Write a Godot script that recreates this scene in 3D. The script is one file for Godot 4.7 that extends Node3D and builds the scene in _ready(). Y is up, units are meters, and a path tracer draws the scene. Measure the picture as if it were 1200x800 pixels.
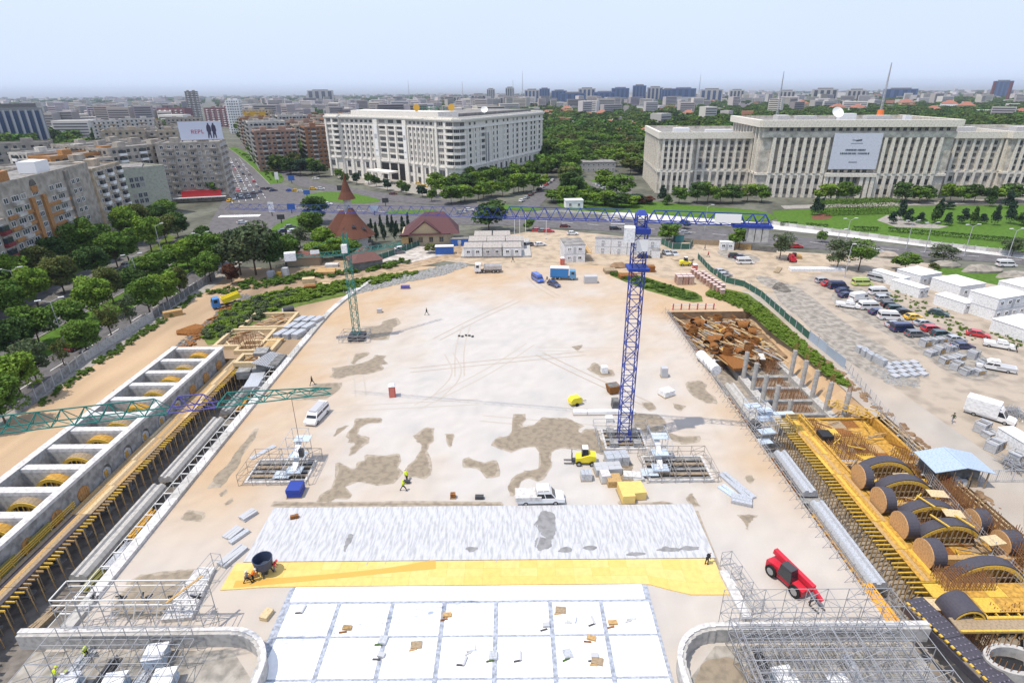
extends Node3D
# A cathedral building site seen from about 50 m up, with a boulevard city beyond. Metres; y up; the camera stands at x 0, z 0 and looks towards -z.

var rng := RandomNumberGenerator.new()
var mats := {}
var texs := {}
var names := {}
var meshes := {}

# ------------------------------------------------------------------ mesh builder
class MB:
	var v := PackedVector3Array()
	var c := PackedColorArray()
	var tinted := false
	var col := Color(1,1,1)
	func tri(a: Vector3, b: Vector3, d: Vector3) -> void:
		v.append(a); v.append(d); v.append(b)
		if tinted:
			c.append(col); c.append(col); c.append(col)
	func quad(a: Vector3, b: Vector3, d: Vector3, e: Vector3) -> void:
		v.append(a); v.append(d); v.append(b)
		v.append(a); v.append(e); v.append(d)
		if tinted:
			for i in 6: c.append(col)
	func hexa(p: Array) -> void: # p[0..3] bottom going round (seen from above counter-clockwise), p[4..7] top
		quad(p[3], p[2], p[1], p[0]); quad(p[4], p[5], p[6], p[7])
		quad(p[0], p[1], p[5], p[4]); quad(p[1], p[2], p[6], p[5]); quad(p[2], p[3], p[7], p[6]); quad(p[3], p[0], p[4], p[7])
	func box(o: Vector3, s: Vector3, b := Basis.IDENTITY) -> void:
		var h := s * 0.5
		var p := []
		for y in [-1,1]:
			for q in [[-1,1],[1,1],[1,-1],[-1,-1]]:
				p.append(o + b * Vector3(q[0] * h.x, y * h.y, q[1] * h.z))
		hexa(p)
	func bx(x0: float, y0: float, z0: float, x1: float, y1: float, z1: float) -> void:
		box(Vector3(x0 + x1, y0 + y1, z0 + z1) * 0.5, Vector3(absf(x1 - x0), absf(y1 - y0), absf(z1 - z0)))
	func frustum(o: Vector3, s0: Vector2, s1: Vector2, h: float, shift := Vector2.ZERO) -> void: # from o upwards
		var p := []
		for k in 2:
			var s := s0 if k == 0 else s1
			for q in [[-1,1],[1,1],[1,-1],[-1,-1]]:
				p.append(o + Vector3(q[0] * s.x * 0.5 + shift.x * k, h * k, q[1] * s.y * 0.5 + shift.y * k))
		hexa(p)
	func bar(a: Vector3, b: Vector3, w: float, h := 0.0) -> void: # square bar
		var d := b - a
		var l := d.length()
		if l < 0.001: return
		d /= l
		var up := Vector3.UP if absf(d.y) < 0.95 else Vector3.RIGHT
		var s := d.cross(up).normalized()
		var u := s.cross(d)
		if h == 0.0: h = w
		s *= w * 0.5; u *= h * 0.5
		var p := [a - s - u, a + s - u, a + s + u, a - s + u, b - s - u, b + s - u, b + s + u, b - s + u]
		quad(p[0], p[1], p[5], p[4]); quad(p[1], p[2], p[6], p[5]); quad(p[2], p[3], p[7], p[6]); quad(p[3], p[0], p[4], p[7])
		quad(p[3], p[2], p[1], p[0]); quad(p[4], p[5], p[6], p[7])
	func tube(a: Vector3, b: Vector3, r0: float, r1: float, n := 8, caps := true) -> void:
		var d := (b - a).normalized()
		var up := Vector3.UP if absf(d.y) < 0.95 else Vector3.RIGHT
		var s := d.cross(up).normalized()
		var u := s.cross(d)
		var pa := []
		var pb := []
		for i in n:
			var t := TAU * i / n
			var e := s * cos(t) + u * sin(t)
			pa.append(a + e * r0); pb.append(b + e * r1)
		for i in n:
			var j := (i + 1) % n
			quad(pa[i], pa[j], pb[j], pb[i])
			if caps:
				tri(pa[j], pa[i], a); tri(pb[i], pb[j], b)
	func prism(poly: PackedVector2Array, xf: Transform3D, depth: float) -> void: # polygon in xf's xy plane, pushed along its z
		var pts := poly
		if Geometry2D.is_polygon_clockwise(pts):
			pts = pts.duplicate(); pts.reverse()
		var n := pts.size()
		var ix := Geometry2D.triangulate_polygon(pts)
		for i in range(0, ix.size(), 3):
			var q := [pts[ix[i]], pts[ix[i + 1]], pts[ix[i + 2]]]
			if (q[1] - q[0]).cross(q[2] - q[0]) < 0: q = [q[0], q[2], q[1]]
			var t := []
			for k in 3: t.append(xf * Vector3(q[k].x, q[k].y, depth))
			tri(t[0], t[1], t[2])
			for k in 3: t[k] = xf * Vector3(q[k].x, q[k].y, 0)
			tri(t[0], t[2], t[1])
		for i in n:
			var j := (i + 1) % n
			quad(xf * Vector3(pts[i].x, pts[i].y, 0), xf * Vector3(pts[j].x, pts[j].y, 0), xf * Vector3(pts[j].x, pts[j].y, depth), xf * Vector3(pts[i].x, pts[i].y, depth))
	func sheet(poly: PackedVector2Array, y: float) -> void: # x, z polygon
		var ix := Geometry2D.triangulate_polygon(poly)
		for i in range(0, ix.size(), 3):
			var a := poly[ix[i]]
			var b := poly[ix[i + 1]]
			var d := poly[ix[i + 2]]
			if (b - a).cross(d - a) > 0: var s := b; b = d; d = s
			tri(Vector3(a.x, y, a.y), Vector3(b.x, y, b.y), Vector3(d.x, y, d.y))
	func block(poly: PackedVector2Array, y0: float, y1: float) -> void: # x, z polygon pushed up
		prism(PackedVector2Array(Array(poly).map(func(q): return Vector2(q.x, -q.y))), Transform3D(Basis(Vector3(1,0,0), Vector3(0,0,-1), Vector3(0,1,0)), Vector3(0, y0,0)), y1 - y0)
	func lathe(prof: Array, n: int, o := Vector3.ZERO) -> void: # prof: Vector2(radius, height)
		for k in prof.size() - 1:
			var p: Vector2 = prof[k]
			var q: Vector2 = prof[k + 1]
			for i in n:
				var t := TAU * i / n
				var w := TAU * (i + 1) / n
				var a := Vector3(cos(t), 0,-sin(t))
				var b := Vector3(cos(w), 0,-sin(w))
				quad(o + a * p.x + Vector3(0, p.y, 0), o + b * p.x + Vector3(0, p.y, 0), o + b * q.x + Vector3(0, q.y, 0), o + a * q.x + Vector3(0, q.y, 0))
	func ico(o: Vector3, s: Vector3, rough: float, g: RandomNumberGenerator) -> void: # a lump of stone or earth
		var rings := 5
		var n := 8
		var grid := []
		for i in rings + 1:
			var row := []
			for j in n:
				var a := PI * i / rings
				var t := TAU * j / n
				row.append(o + Vector3(sin(a) * cos(t) * s.x, cos(a) * s.y, sin(a) * sin(t) * s.z) * (1.0 + rough * g.randf_range(-1,1)))
			if i == 0 or i == rings:
				for j in n: row[j] = row[0]
			grid.append(row)
		for i in rings:
			for j in n:
				quad(grid[i][j], grid[i][(j + 1) % n], grid[i + 1][(j + 1) % n], grid[i + 1][j])
	func mesh() -> ArrayMesh:
		var m := ArrayMesh.new()
		add_to(m)
		return m
	func add_to(m: ArrayMesh) -> void:
		var a := []
		a.resize(Mesh.ARRAY_MAX)
		a[Mesh.ARRAY_VERTEX] = v
		if tinted: a[Mesh.ARRAY_COLOR] = c
		m.add_surface_from_arrays(Mesh.PRIMITIVE_TRIANGLES, a)

# ------------------------------------------------------------------ naming, things and parts
func numbered(called: String, under: Node = null) -> String:
	var key := called if under == null else str(under.get_instance_id()) + called
	var n: int = names.get(key, 0)
	names[key] = n + 1
	return called if n == 0 else "%s_%03d" % [called, n]

func thing(called: String, label: String, category: String, at := Vector3.ZERO, turn := 0.0, group := "") -> Node3D:
	var o := Node3D.new()
	o.name = numbered(called)
	add_child(o, true)
	o.position = at
	o.rotation.y = turn
	tag(o, label, category, group)
	return o

func tag(o: Node, label: String, category: String, group := "") -> Node:
	o.set_meta("label", label)
	o.set_meta("category", category)
	if group: o.set_meta("group", group)
	return o

func part(under: Node, called: String, m: Mesh, mat = null, xf := Transform3D.IDENTITY) -> MeshInstance3D:
	var o := MeshInstance3D.new()
	o.name = numbered(called, under)
	o.mesh = m
	if mat is Material: o.material_override = mat
	elif mat is Array:
		for i in mat.size(): o.set_surface_override_material(i, mat[i])
	o.transform = xf
	under.add_child(o, true)
	return o

func solid(called: String, label: String, category: String, m: Mesh, mat, at := Vector3.ZERO, turn := 0.0, group := "") -> MeshInstance3D: # a thing of one mesh
	var o := MeshInstance3D.new()
	o.name = numbered(called)
	o.mesh = m
	if mat is Material: o.material_override = mat
	add_child(o, true)
	o.position = at
	o.rotation.y = turn
	tag(o, label, category, group)
	return o

func struct(called: String, m: Mesh, mat, label := "", kind := "structure", category := "ground") -> MeshInstance3D:
	var o := MeshInstance3D.new()
	o.name = numbered(called)
	o.mesh = m
	o.material_override = mat
	add_child(o, true)
	o.set_meta("kind", kind)
	if label: tag(o, label, category)
	return o

func stuff(o: Node) -> Node:
	o.set_meta("kind", "stuff")
	return o

func dup(src: Node3D, label: String, at: Vector3, turn := 0.0, group := "") -> Node3D:
	var o: Node3D = src.duplicate()
	var base := String(src.name).rstrip("0123456789").rstrip("_")
	o.name = numbered(base)
	add_child(o, true)
	o.position = at
	o.rotation.y = turn
	o.set_meta("label", label)
	if group: o.set_meta("group", group)
	return o

func nth(i: int) -> String:
	var w := ["first", "second", "third", "fourth", "fifth", "sixth", "seventh", "eighth", "ninth", "tenth", "eleventh", "twelfth", "thirteenth", "fourteenth", "fifteenth", "sixteenth", "seventeenth", "eighteenth", "nineteenth"]
	if i < 19: return w[i]
	var tens := ["twenty", "thirty", "forty", "fifty", "sixty", "seventy", "eighty", "ninety"]
	var n := i + 1
	if n >= 100: return "%dth" % n
	if n % 10 == 0: return String(tens[n / 10 - 2]).trim_suffix("y") + "ieth"
	return tens[n / 10 - 2] + "-" + w[n % 10 - 1]

# ------------------------------------------------------------------ textures and materials
func noise_tex(key: String, freq: float, octaves: int, lo: float, hi: float, kind := FastNoiseLite.TYPE_SIMPLEX_SMOOTH, size := 512, warp := 0.0) -> NoiseTexture2D:
	if texs.has(key): return texs[key]
	var n := FastNoiseLite.new()
	n.seed = key.hash() & 0xffff
	n.noise_type = kind
	n.frequency = freq
	n.fractal_octaves = octaves
	if warp > 0:
		n.domain_warp_enabled = true
		n.domain_warp_amplitude = warp
		n.domain_warp_frequency = freq
	var g := Gradient.new()
	g.offsets = PackedFloat32Array([0.0,1.0])
	g.colors = PackedColorArray([Color(lo, lo, lo), Color(hi, hi, hi)])
	var t := NoiseTexture2D.new()
	t.width = size; t.height = size
	t.seamless = true
	t.noise = n
	t.color_ramp = g
	texs[key] = t
	return t

func mat(key: String, c: Color, rough := 0.85, t1 = null, s1 := 0.1, t2 = null, s2 := 1.0, metal := 0.0) -> StandardMaterial3D: # c is a linear base colour
	if mats.has(key): return mats[key]
	var m := StandardMaterial3D.new()
	m.resource_name = key
	m.albedo_color = c.linear_to_srgb()
	m.roughness = rough
	m.metallic = metal
	if rough > 0.79: m.metallic_specular = 0.25
	if t1:
		m.albedo_texture = t1
		m.uv1_triplanar = true
		m.uv1_world_triplanar = true
		m.uv1_scale = Vector3.ONE * s1
	if t2:
		m.detail_enabled = true
		m.detail_albedo = t2
		m.detail_blend_mode = BaseMaterial3D.BLEND_MODE_MUL
		m.detail_uv_layer = BaseMaterial3D.DETAIL_UV_2
		m.uv2_triplanar = true
		m.uv2_world_triplanar = true
		m.uv2_scale = Vector3.ONE * s2
	mats[key] = m
	return m

func tinted(key: String, rough := 0.9, t1 = null, s1 := 0.1) -> StandardMaterial3D: # takes its colour from the vertices
	var m := mat(key, Color(1,1,1), rough, t1, s1)
	m.vertex_color_use_as_albedo = true
	return m

func glass(key: String, c: Color, rough := 0.12) -> StandardMaterial3D:
	var m := mat(key, c, rough)
	m.metallic_specular = 0.6
	return m

# rounds the corners of a closed outline (Chaikin) and roughens it
func smooth(poly: PackedVector2Array, times := 2, rough := 0.0) -> PackedVector2Array:
	var p := poly
	for k in times:
		var q := PackedVector2Array()
		for i in p.size():
			var a := p[i]
			var b := p[(i + 1) % p.size()]
			q.append(a.lerp(b, 0.25) + W(rr(-1,1), rr(-1,1)) * rough)
			q.append(a.lerp(b, 0.75) + W(rr(-1,1), rr(-1,1)) * rough)
		p = q
	if Geometry2D.triangulate_polygon(p).is_empty(): return poly
	return p

func open_smooth(p: PackedVector2Array, times := 2) -> PackedVector2Array:
	for k in times:
		var q := PackedVector2Array([p[0]])
		for i in p.size() - 1:
			q.append(p[i].lerp(p[i + 1],0.25)); q.append(p[i].lerp(p[i + 1],0.75))
		q.append(p[p.size() - 1])
		p = q
	return p

func ribbon(mb: MB, p: PackedVector2Array, w: float, y: float, shift := 0.0) -> void: # a strip of width w along a line
	var l := PackedVector2Array()
	var r := PackedVector2Array()
	for i in p.size():
		var d := (p[mini(i + 1, p.size() - 1)] - p[maxi(i - 1,0)]).normalized()
		var n := W(-d.y, d.x)
		l.append(p[i] + n * (shift + w * 0.5)); r.append(p[i] + n * (shift - w * 0.5))
	for i in p.size() - 1:
		mb.quad(V(r[i].x, y, r[i].y), V(r[i + 1].x, y, r[i + 1].y), V(l[i + 1].x, y, l[i + 1].y), V(l[i].x, y, l[i].y))
		var q := mb.v.size()
		var nrm := (mb.v[q - 5] - mb.v[q - 6]).cross(mb.v[q - 4] - mb.v[q - 6])
		if nrm.y > 0: # wound the wrong way round: turn both triangles
			for k in [q - 6, q - 3]:
				var s := mb.v[k + 1]; mb.v[k + 1] = mb.v[k + 2]; mb.v[k + 2] = s

func dashes(mb: MB, a: Vector2, b: Vector2, on: float, off: float, w: float, y: float) -> void:
	var l := a.distance_to(b)
	var t := 0.0
	while t < l:
		ribbon(mb, PackedVector2Array([a.lerp(b, t / l), a.lerp(b, minf(t + on, l) / l)]), w, y)
		t += on + off

func P(a: Array) -> PackedVector2Array: # x, z, x, z ... to points
	var r := PackedVector2Array()
	for i in range(0, a.size(), 2): r.append(W(a[i], a[i + 1]))
	return r

func g(x: float, z: float) -> Vector3: return V(x, 0, z)

func v2(p: Vector3) -> Vector2: return W(p.x, p.z)
func v3(p: Vector2, y := 0.0) -> Vector3: return V(p.x, y, p.y)

# ------------------------------------------------------------------ the scene
func _ready() -> void:
	rng.seed = 20160607
	camera_sky_sun()
	palette()
	grounds()
	structures()
	city()
	plants()
	site()
	vehicles()
	people()

func camera_sky_sun() -> void:
	var cam := Camera3D.new()
	cam.name = "camera"
	cam.fov = 60.93
	cam.near = 0.5
	cam.far = 30000.0
	cam.position = V(0,50,0)
	cam.basis = Basis(Vector3.RIGHT, deg_to_rad(-23.381)) * Basis(V(0,0,1), deg_to_rad(-0.5))
	add_child(cam)
	var sun := DirectionalLight3D.new()
	sun.name = "sun"
	sun.light_energy = 1.45
	sun.light_color = Color(1.0,0.955,0.89)
	sun.light_angular_distance = 0.55
	sun.shadow_enabled = true
	add_child(sun)
	sun.look_at_from_position(Vector3.ZERO, V(13.6,-35.0,-6.0))
	var sky := ProceduralSkyMaterial.new()
	sky.sky_top_color = Color(0.80,0.86,0.985)
	sky.sky_horizon_color = Color(0.825,0.88,0.965)
	sky.sky_curve = 0.25
	sky.ground_bottom_color = Color(0.55,0.55,0.52)
	sky.ground_horizon_color = Color(0.78,0.84,0.93)
	sky.sun_angle_max = 12.0
	sky.sky_energy_multiplier = 1.06
	sky.sky_cover = clouds()
	sky.sky_cover_modulate = Color(1,1,1,0.35)
	var env := Environment.new()
	env.background_mode = Environment.BG_SKY
	env.sky = Sky.new()
	env.sky.sky_material = sky
	env.tonemap_mode = Environment.TONE_MAPPER_LINEAR
	env.tonemap_exposure = 1.0
	env.sdfgi_enabled = true
	env.ssao_enabled = true
	env.ssil_enabled = true
	env.fog_enabled = true
	env.fog_density = 0.00007
	env.fog_light_color = Color(0.86,0.91,1.0)
	var we := WorldEnvironment.new()
	we.name = "world"
	we.environment = env
	add_child(we)

func clouds() -> ImageTexture: # thin high veil
	var n := FastNoiseLite.new()
	n.seed = 5
	n.frequency = 1.0
	n.fractal_octaves = 4
	var w := 512
	var h := 256
	var im := Image.create(w, h, false, Image.FORMAT_RGBA8)
	for y in h:
		var up := PI * (0.5 - (y + 0.5) / h)
		for x in w:
			if up <= 0.0:
				continue
			var t := TAU * x / w
			var d := V(cos(t) * cos(up), sin(up) * 2.2, sin(t) * cos(up))
			var k := clampf(n.get_noise_3dv(d * V(0.9,1.6,1.1)) * 0.9 + 0.45,0.0,1.0)
			k *= smoothstep(0.02,0.3, up)
			im.set_pixel(x, y, Color(1,1,1, k * 0.5))
	return ImageTexture.create_from_image(im)

func palette() -> void:
	noise_tex("blotch", 0.012,4,0.72,1.12, FastNoiseLite.TYPE_SIMPLEX_SMOOTH, 512,30.0)
	noise_tex("grain", 0.12,3,0.72,1.22)
	noise_tex("soft", 0.02,3,0.82,1.12)
	noise_tex("cell", 0.05,2,0.6,1.2, FastNoiseLite.TYPE_CELLULAR)
	var bl = texs["blotch"]
	var gr = texs["grain"]
	var so = texs["soft"]
	mat("asphalt", Color(0.145,0.14,0.145), 0.9, so, 0.03, gr, 0.2)
	mat("old_asphalt", Color(0.19,0.185,0.18), 0.92, bl, 0.03, gr, 0.3)
	mat("lawn", Color(0.085,0.17,0.022), 0.95, so, 0.05, gr, 0.4)
	mat("weed_ground", Color(0.13,0.185,0.04), 0.95, bl, 0.06, gr, 0.5)
	mat("earth", Color(0.30,0.20,0.12), 0.95, bl, 0.06, gr, 0.5)
	mat("pavement", Color(0.34,0.32,0.29), 0.9, so, 0.06, gr, 0.4)
	mat("city_ground", Color(0.15,0.155,0.125), 0.95, bl, 0.004, so, 0.02)
	mat("concrete", Color(0.47,0.46,0.44), 0.88, so, 0.12, gr, 0.6)
	mat("pale_concrete", Color(0.62,0.61,0.60), 0.85, so, 0.12, gr, 0.7)
	mat("grey_concrete", Color(0.34,0.34,0.335), 0.88, bl, 0.12, gr, 0.6)
	mat("dark_concrete", Color(0.20,0.20,0.195), 0.9, bl, 0.12, gr, 0.6)
	mat("wet", Color(0.28,0.23,0.165), 0.6, so, 0.08, gr, 0.3)
	mat("wet_grey", Color(0.26,0.26,0.265), 0.6, so, 0.08, gr, 0.3)
	mat("white_paint", Color(0.75,0.75,0.74), 0.7)
	mat("plank", Color(0.50,0.33,0.15), 0.85, so, 0.3, gr, 1.5)
	mat("pale_plank", Color(0.62,0.49,0.30), 0.85, so, 0.3, gr, 1.5)
	mat("old_plank", Color(0.36,0.28,0.19), 0.9, so, 0.3, gr, 1.5)
	mat("yellow_ply", Color(0.58,0.325,0.05), 0.7, bl, 0.25, gr, 1.0)
	mat("yellow_beam", Color(0.62,0.40,0.055), 0.65, so, 0.3)
	mat("film_ply", Color(0.055,0.05,0.065), 0.5, so, 0.3)
	mat("rust", Color(0.30,0.13,0.04), 0.85, bl, 0.4, gr, 1.2)
	mat("rebar", Color(0.27,0.14,0.065), 0.85)
	mat("galvanised", Color(0.50,0.52,0.55), 0.45, so, 0.3, null, 1.0,0.35)
	mat("scaffold_steel", Color(0.36,0.37,0.39), 0.5, null, 1.0, null, 1.0,0.4)
	mat("pale_scaffold", Color(0.62,0.62,0.60), 0.6)
	mat("roof_grey", Color(0.30,0.29,0.28), 0.9, bl, 0.05, gr, 0.3)
	mat("roof_tile", Color(0.33,0.145,0.10), 0.85, so, 0.2)
	mat("brown_roof", Color(0.135,0.06,0.05), 0.75, so, 0.2)
	mat("bark", Color(0.10,0.075,0.055), 0.95)
	mat("white_metal", Color(0.74,0.75,0.76), 0.5, so, 0.2)
	mat("grey_metal", Color(0.40,0.41,0.43), 0.55)
	mat("dark_metal", Color(0.045,0.045,0.05), 0.5)
	mat("black", Color(0.012,0.012,0.014), 0.7)
	mat("tyre", Color(0.02,0.02,0.02), 0.85)
	mat("hub", Color(0.35,0.36,0.37), 0.4, null, 1.0, null, 1.0,0.6)
	mat("crane_blue", Color(0.014,0.04,0.27), 0.5)
	mat("crane_green", Color(0.012,0.17,0.145), 0.5)
	mat("crane_violet", Color(0.09,0.08,0.30), 0.5)
	glass("pane", Color(0.035,0.045,0.055))
	glass("car_glass", Color(0.018,0.022,0.028), 0.08)
	glass("blue_glass", Color(0.03,0.06,0.13), 0.1)
	mat("headlight", Color(0.6,0.62,0.65), 0.2)

# ------------------------------------------------------------------ ground, roads, lawns, stains
func grid(x0: float, z0: float, x1: float, z1: float, cell: float, y: float, tone: Callable) -> MB:
	var mb := MB.new()
	mb.tinted = true
	var nx := int(ceil((x1 - x0) / cell))
	var nz := int(ceil((z1 - z0) / cell))
	var cols := []
	for j in nz + 1:
		var row := []
		for i in nx + 1: row.append(tone.call(lerpf(x0, x1, float(i) / nx), lerpf(z0, z1, float(j) / nz)))
		cols.append(row)
	for j in nz:
		for i in nx:
			var xa := lerpf(x0, x1, float(i) / nx)
			var xb := lerpf(x0, x1, float(i + 1) / nx)
			var za := lerpf(z0, z1, float(j) / nz)
			var zb := lerpf(z0, z1, float(j + 1) / nz)
			var p := [V(xa, y, zb), V(xb, y, zb), V(xb, y, za), V(xa, y, za)]
			var k := [cols[j + 1][i], cols[j + 1][i + 1], cols[j][i + 1], cols[j][i]]
			for t in [[0,2,1],[0,3,2]]:
				for q in t:
					mb.v.append(p[q]); mb.c.append(k[q])
	return mb

var big := FastNoiseLite.new()
var fine := FastNoiseLite.new()

func site_tone(x: float, z: float) -> Color: # pale concrete in the middle under drifts of warm sand
	var n := big.get_noise_2d(x, z)
	var f := fine.get_noise_2d(x, z)
	var d := W((x + 2.0) / 34.0, (z + 98.0) / 58.0).length()
	var sand := clampf(0.55 * n + 0.30 * f + (d - 0.74) * 1.2 + 0.14 + smoothstep(5.0,-40.0, x) * 0.16,0.0,1.0)
	var near := smoothstep(-70.0,-50.0, z)
	sand = clampf(sand * (1.0 - 0.72 * near), 0.0,1.0)
	var c := Color(0.50,0.478,0.452).lerp(Color(0.47,0.345,0.225), sand)
	c = c.lerp(Color(0.38,0.38,0.385), clampf((f - 0.12) * 1.1,0.0,0.5) * (1.0 - sand))
	return c * (1.0 + 0.10 * fine.get_noise_2d(x * 3.1, z * 3.1))

func lot_tone(x: float, z: float) -> Color: # trampled beige gravel
	var n := big.get_noise_2d(x + 300.0, z)
	var f := fine.get_noise_2d(x + 300.0, z)
	var c := Color(0.43,0.355,0.28).lerp(Color(0.39,0.36,0.325), clampf(0.5 + n * 0.9,0.0,1.0))
	return c * (1.0 + 0.16 * f + 0.10 * fine.get_noise_2d(x * 3.7, z * 3.7))

func dirt_tone(x: float, z: float) -> Color:
	var n := big.get_noise_2d(x - 200.0, z * 0.4)
	var f := fine.get_noise_2d((x - 200.0) * 2.0, z * 0.25)
	var c := Color(0.46,0.335,0.215).lerp(Color(0.24,0.175,0.12), clampf(0.25 + n * 0.9 + smoothstep(-75.0,-69.5, x) * 0.5 - 0.15,0.0,1.0))
	return c * (1.0 + 0.22 * f)

func flat(called: String, poly: PackedVector2Array, y: float, m, label := "", cat := "ground", kind := "structure") -> MeshInstance3D:
	var mb := MB.new()
	mb.sheet(poly, y)
	return struct(called, mb.mesh(), mats[m] if m is String else m, label, kind, cat)

func rect(x0: float, z0: float, x1: float, z1: float) -> PackedVector2Array:
	return PackedVector2Array([W(x0, z0), W(x1, z0), W(x1, z1), W(x0, z1)])

func kerb(p: PackedVector2Array, label: String, w := 0.35, h := 0.14) -> void:
	var mb := MB.new()
	for i in p.size() - 1:
		mb.bar(v3(p[i], h * 0.5 + 0.02), v3(p[i + 1], h * 0.5 + 0.02), w, h)
	struct("kerb", mb.mesh(), mats.pavement, label, "structure", "kerb")

func grounds() -> void:
	big.seed = 11; big.frequency = 0.03; big.fractal_octaves = 4
	fine.seed = 12; fine.frequency = 0.11; fine.fractal_octaves = 4
	var tone_mat := tinted("sand", 0.93, texs["grain"],0.35)
	# far ground, with a hole where the building site and its trenches are
	var mb := MB.new()
	var f := 9000.0
	mb.sheet(rect(-f, -f, f, -175.0), -0.06)
	mb.sheet(rect(-f, -10.0, f, 3000.0), -0.06)
	mb.sheet(rect(-f, -175.0,-100.0,-10.0), -0.06)
	mb.sheet(rect(100.0,-175.0, f, -10.0), -0.06)
	struct("ground", mb.mesh(), mats.city_ground, "grey green ground of the city reaching to the hazy horizon")
	struct("ground", grid(-46,-175,38,-10,1.4,0.0, site_tone).mesh(), tone_mat, "pale sandy concrete floor of the building site between the two trenches")
	struct("ground", grid(-100,-175,-69,-10,1.6,0.0, dirt_tone).mesh(), tone_mat, "rutted dirt haul road beside the long left-hand concrete vaults")
	struct("ground", grid(-69,-175,-46,-108,1.8,0.0, dirt_tone).mesh(), tone_mat, "brown earth at the far end of the left trench")
	struct("ground", grid(38,-175,62,-133,1.8,0.0, site_tone).mesh(), tone_mat, "sandy ground by the brick pallets at the far right corner")
	struct("ground", grid(62,-175,100,-10,1.8,0.0, lot_tone).mesh(), tone_mat, "trampled beige gravel beside the right trench")
	flat("ground", P([64.2,-184.3,113.3,-182.6,134.7,-170.1,142.5,-154.4,117.4,-104.5,61.9,-36,46.5,-36.1,71,-66.3,68.6,-105.5,67.5,-156.6]), 0.012, mat("lot_gravel", Color(0.41,0.352,0.288), 0.93, texs["soft"],0.02, texs["grain"],0.3), "wide beige gravel car park right of the site")
	flat("ground", P([-36.5,-187.6,-28,-198.7,13.8,-226.9,50,-208.5,86.4,-191.2,113.3,-182.6,67.7,-145.4,48.4,-157.1,26.8,-175.4,0.2,-171.5]), 0.016, mat("yard_sand", Color(0.46,0.375,0.28), 0.93, texs["soft"],0.02, texs["grain"],0.3), "sandy yard around the site huts")
	flat("ground", P([-61.2,-160.3,-64.3,-186.4,-44.3,-184.7,-17.7,-200.8,-15.2,-186.9,-33.4,-169.8,-48.9,-160]), 0.02, mat("haul_dirt", Color(0.44,0.33,0.22), 0.93, texs["blotch"],0.05, texs["grain"],0.3), "dirt track curving past the timber stacks")
	flat("ground", P([-41.1,-175.6,-42.5,-192.2,-30.1,-203.7,-21.3,-207.2,-20.6,-190.4,-32.3,-179.2]), 0.024, mat("church_car_park", Color(0.50,0.46,0.42), 0.93, texs["blotch"],0.05), "pale car park below the red roofed villa")
	# pit floors and their walls
	var pit := MB.new()
	pit.sheet(rect(38,-133,62,-10), -4.0)
	struct("ground", pit.mesh(), mat("pit_floor", Color(0.36,0.32,0.27), 0.92, texs["blotch"],0.08, texs["grain"],0.5), "dusty floor of the right trench")
	pit = MB.new()
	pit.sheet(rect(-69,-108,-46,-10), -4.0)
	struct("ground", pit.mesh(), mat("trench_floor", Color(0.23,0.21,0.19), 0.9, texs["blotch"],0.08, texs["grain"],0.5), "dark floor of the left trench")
	pit = MB.new()
	pit.bx(-69.4,-4.2,-108.4,-69.0,-0.02,-10.0)
	pit.bx(-69.0,-4.2,-108.4,-46.4,-0.02,-108.0)
	pit.bx(62.0,-4.2,-133.0,62.4,-0.02,-10.0)
	pit.bx(38.2,-4.2,-133.4,62.4,-0.02,-133.0)
	struct("wall", pit.mesh(), mats.earth, "cut earth faces of the two trenches", "structure", "earth wall")
	roads()
	stains()

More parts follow.
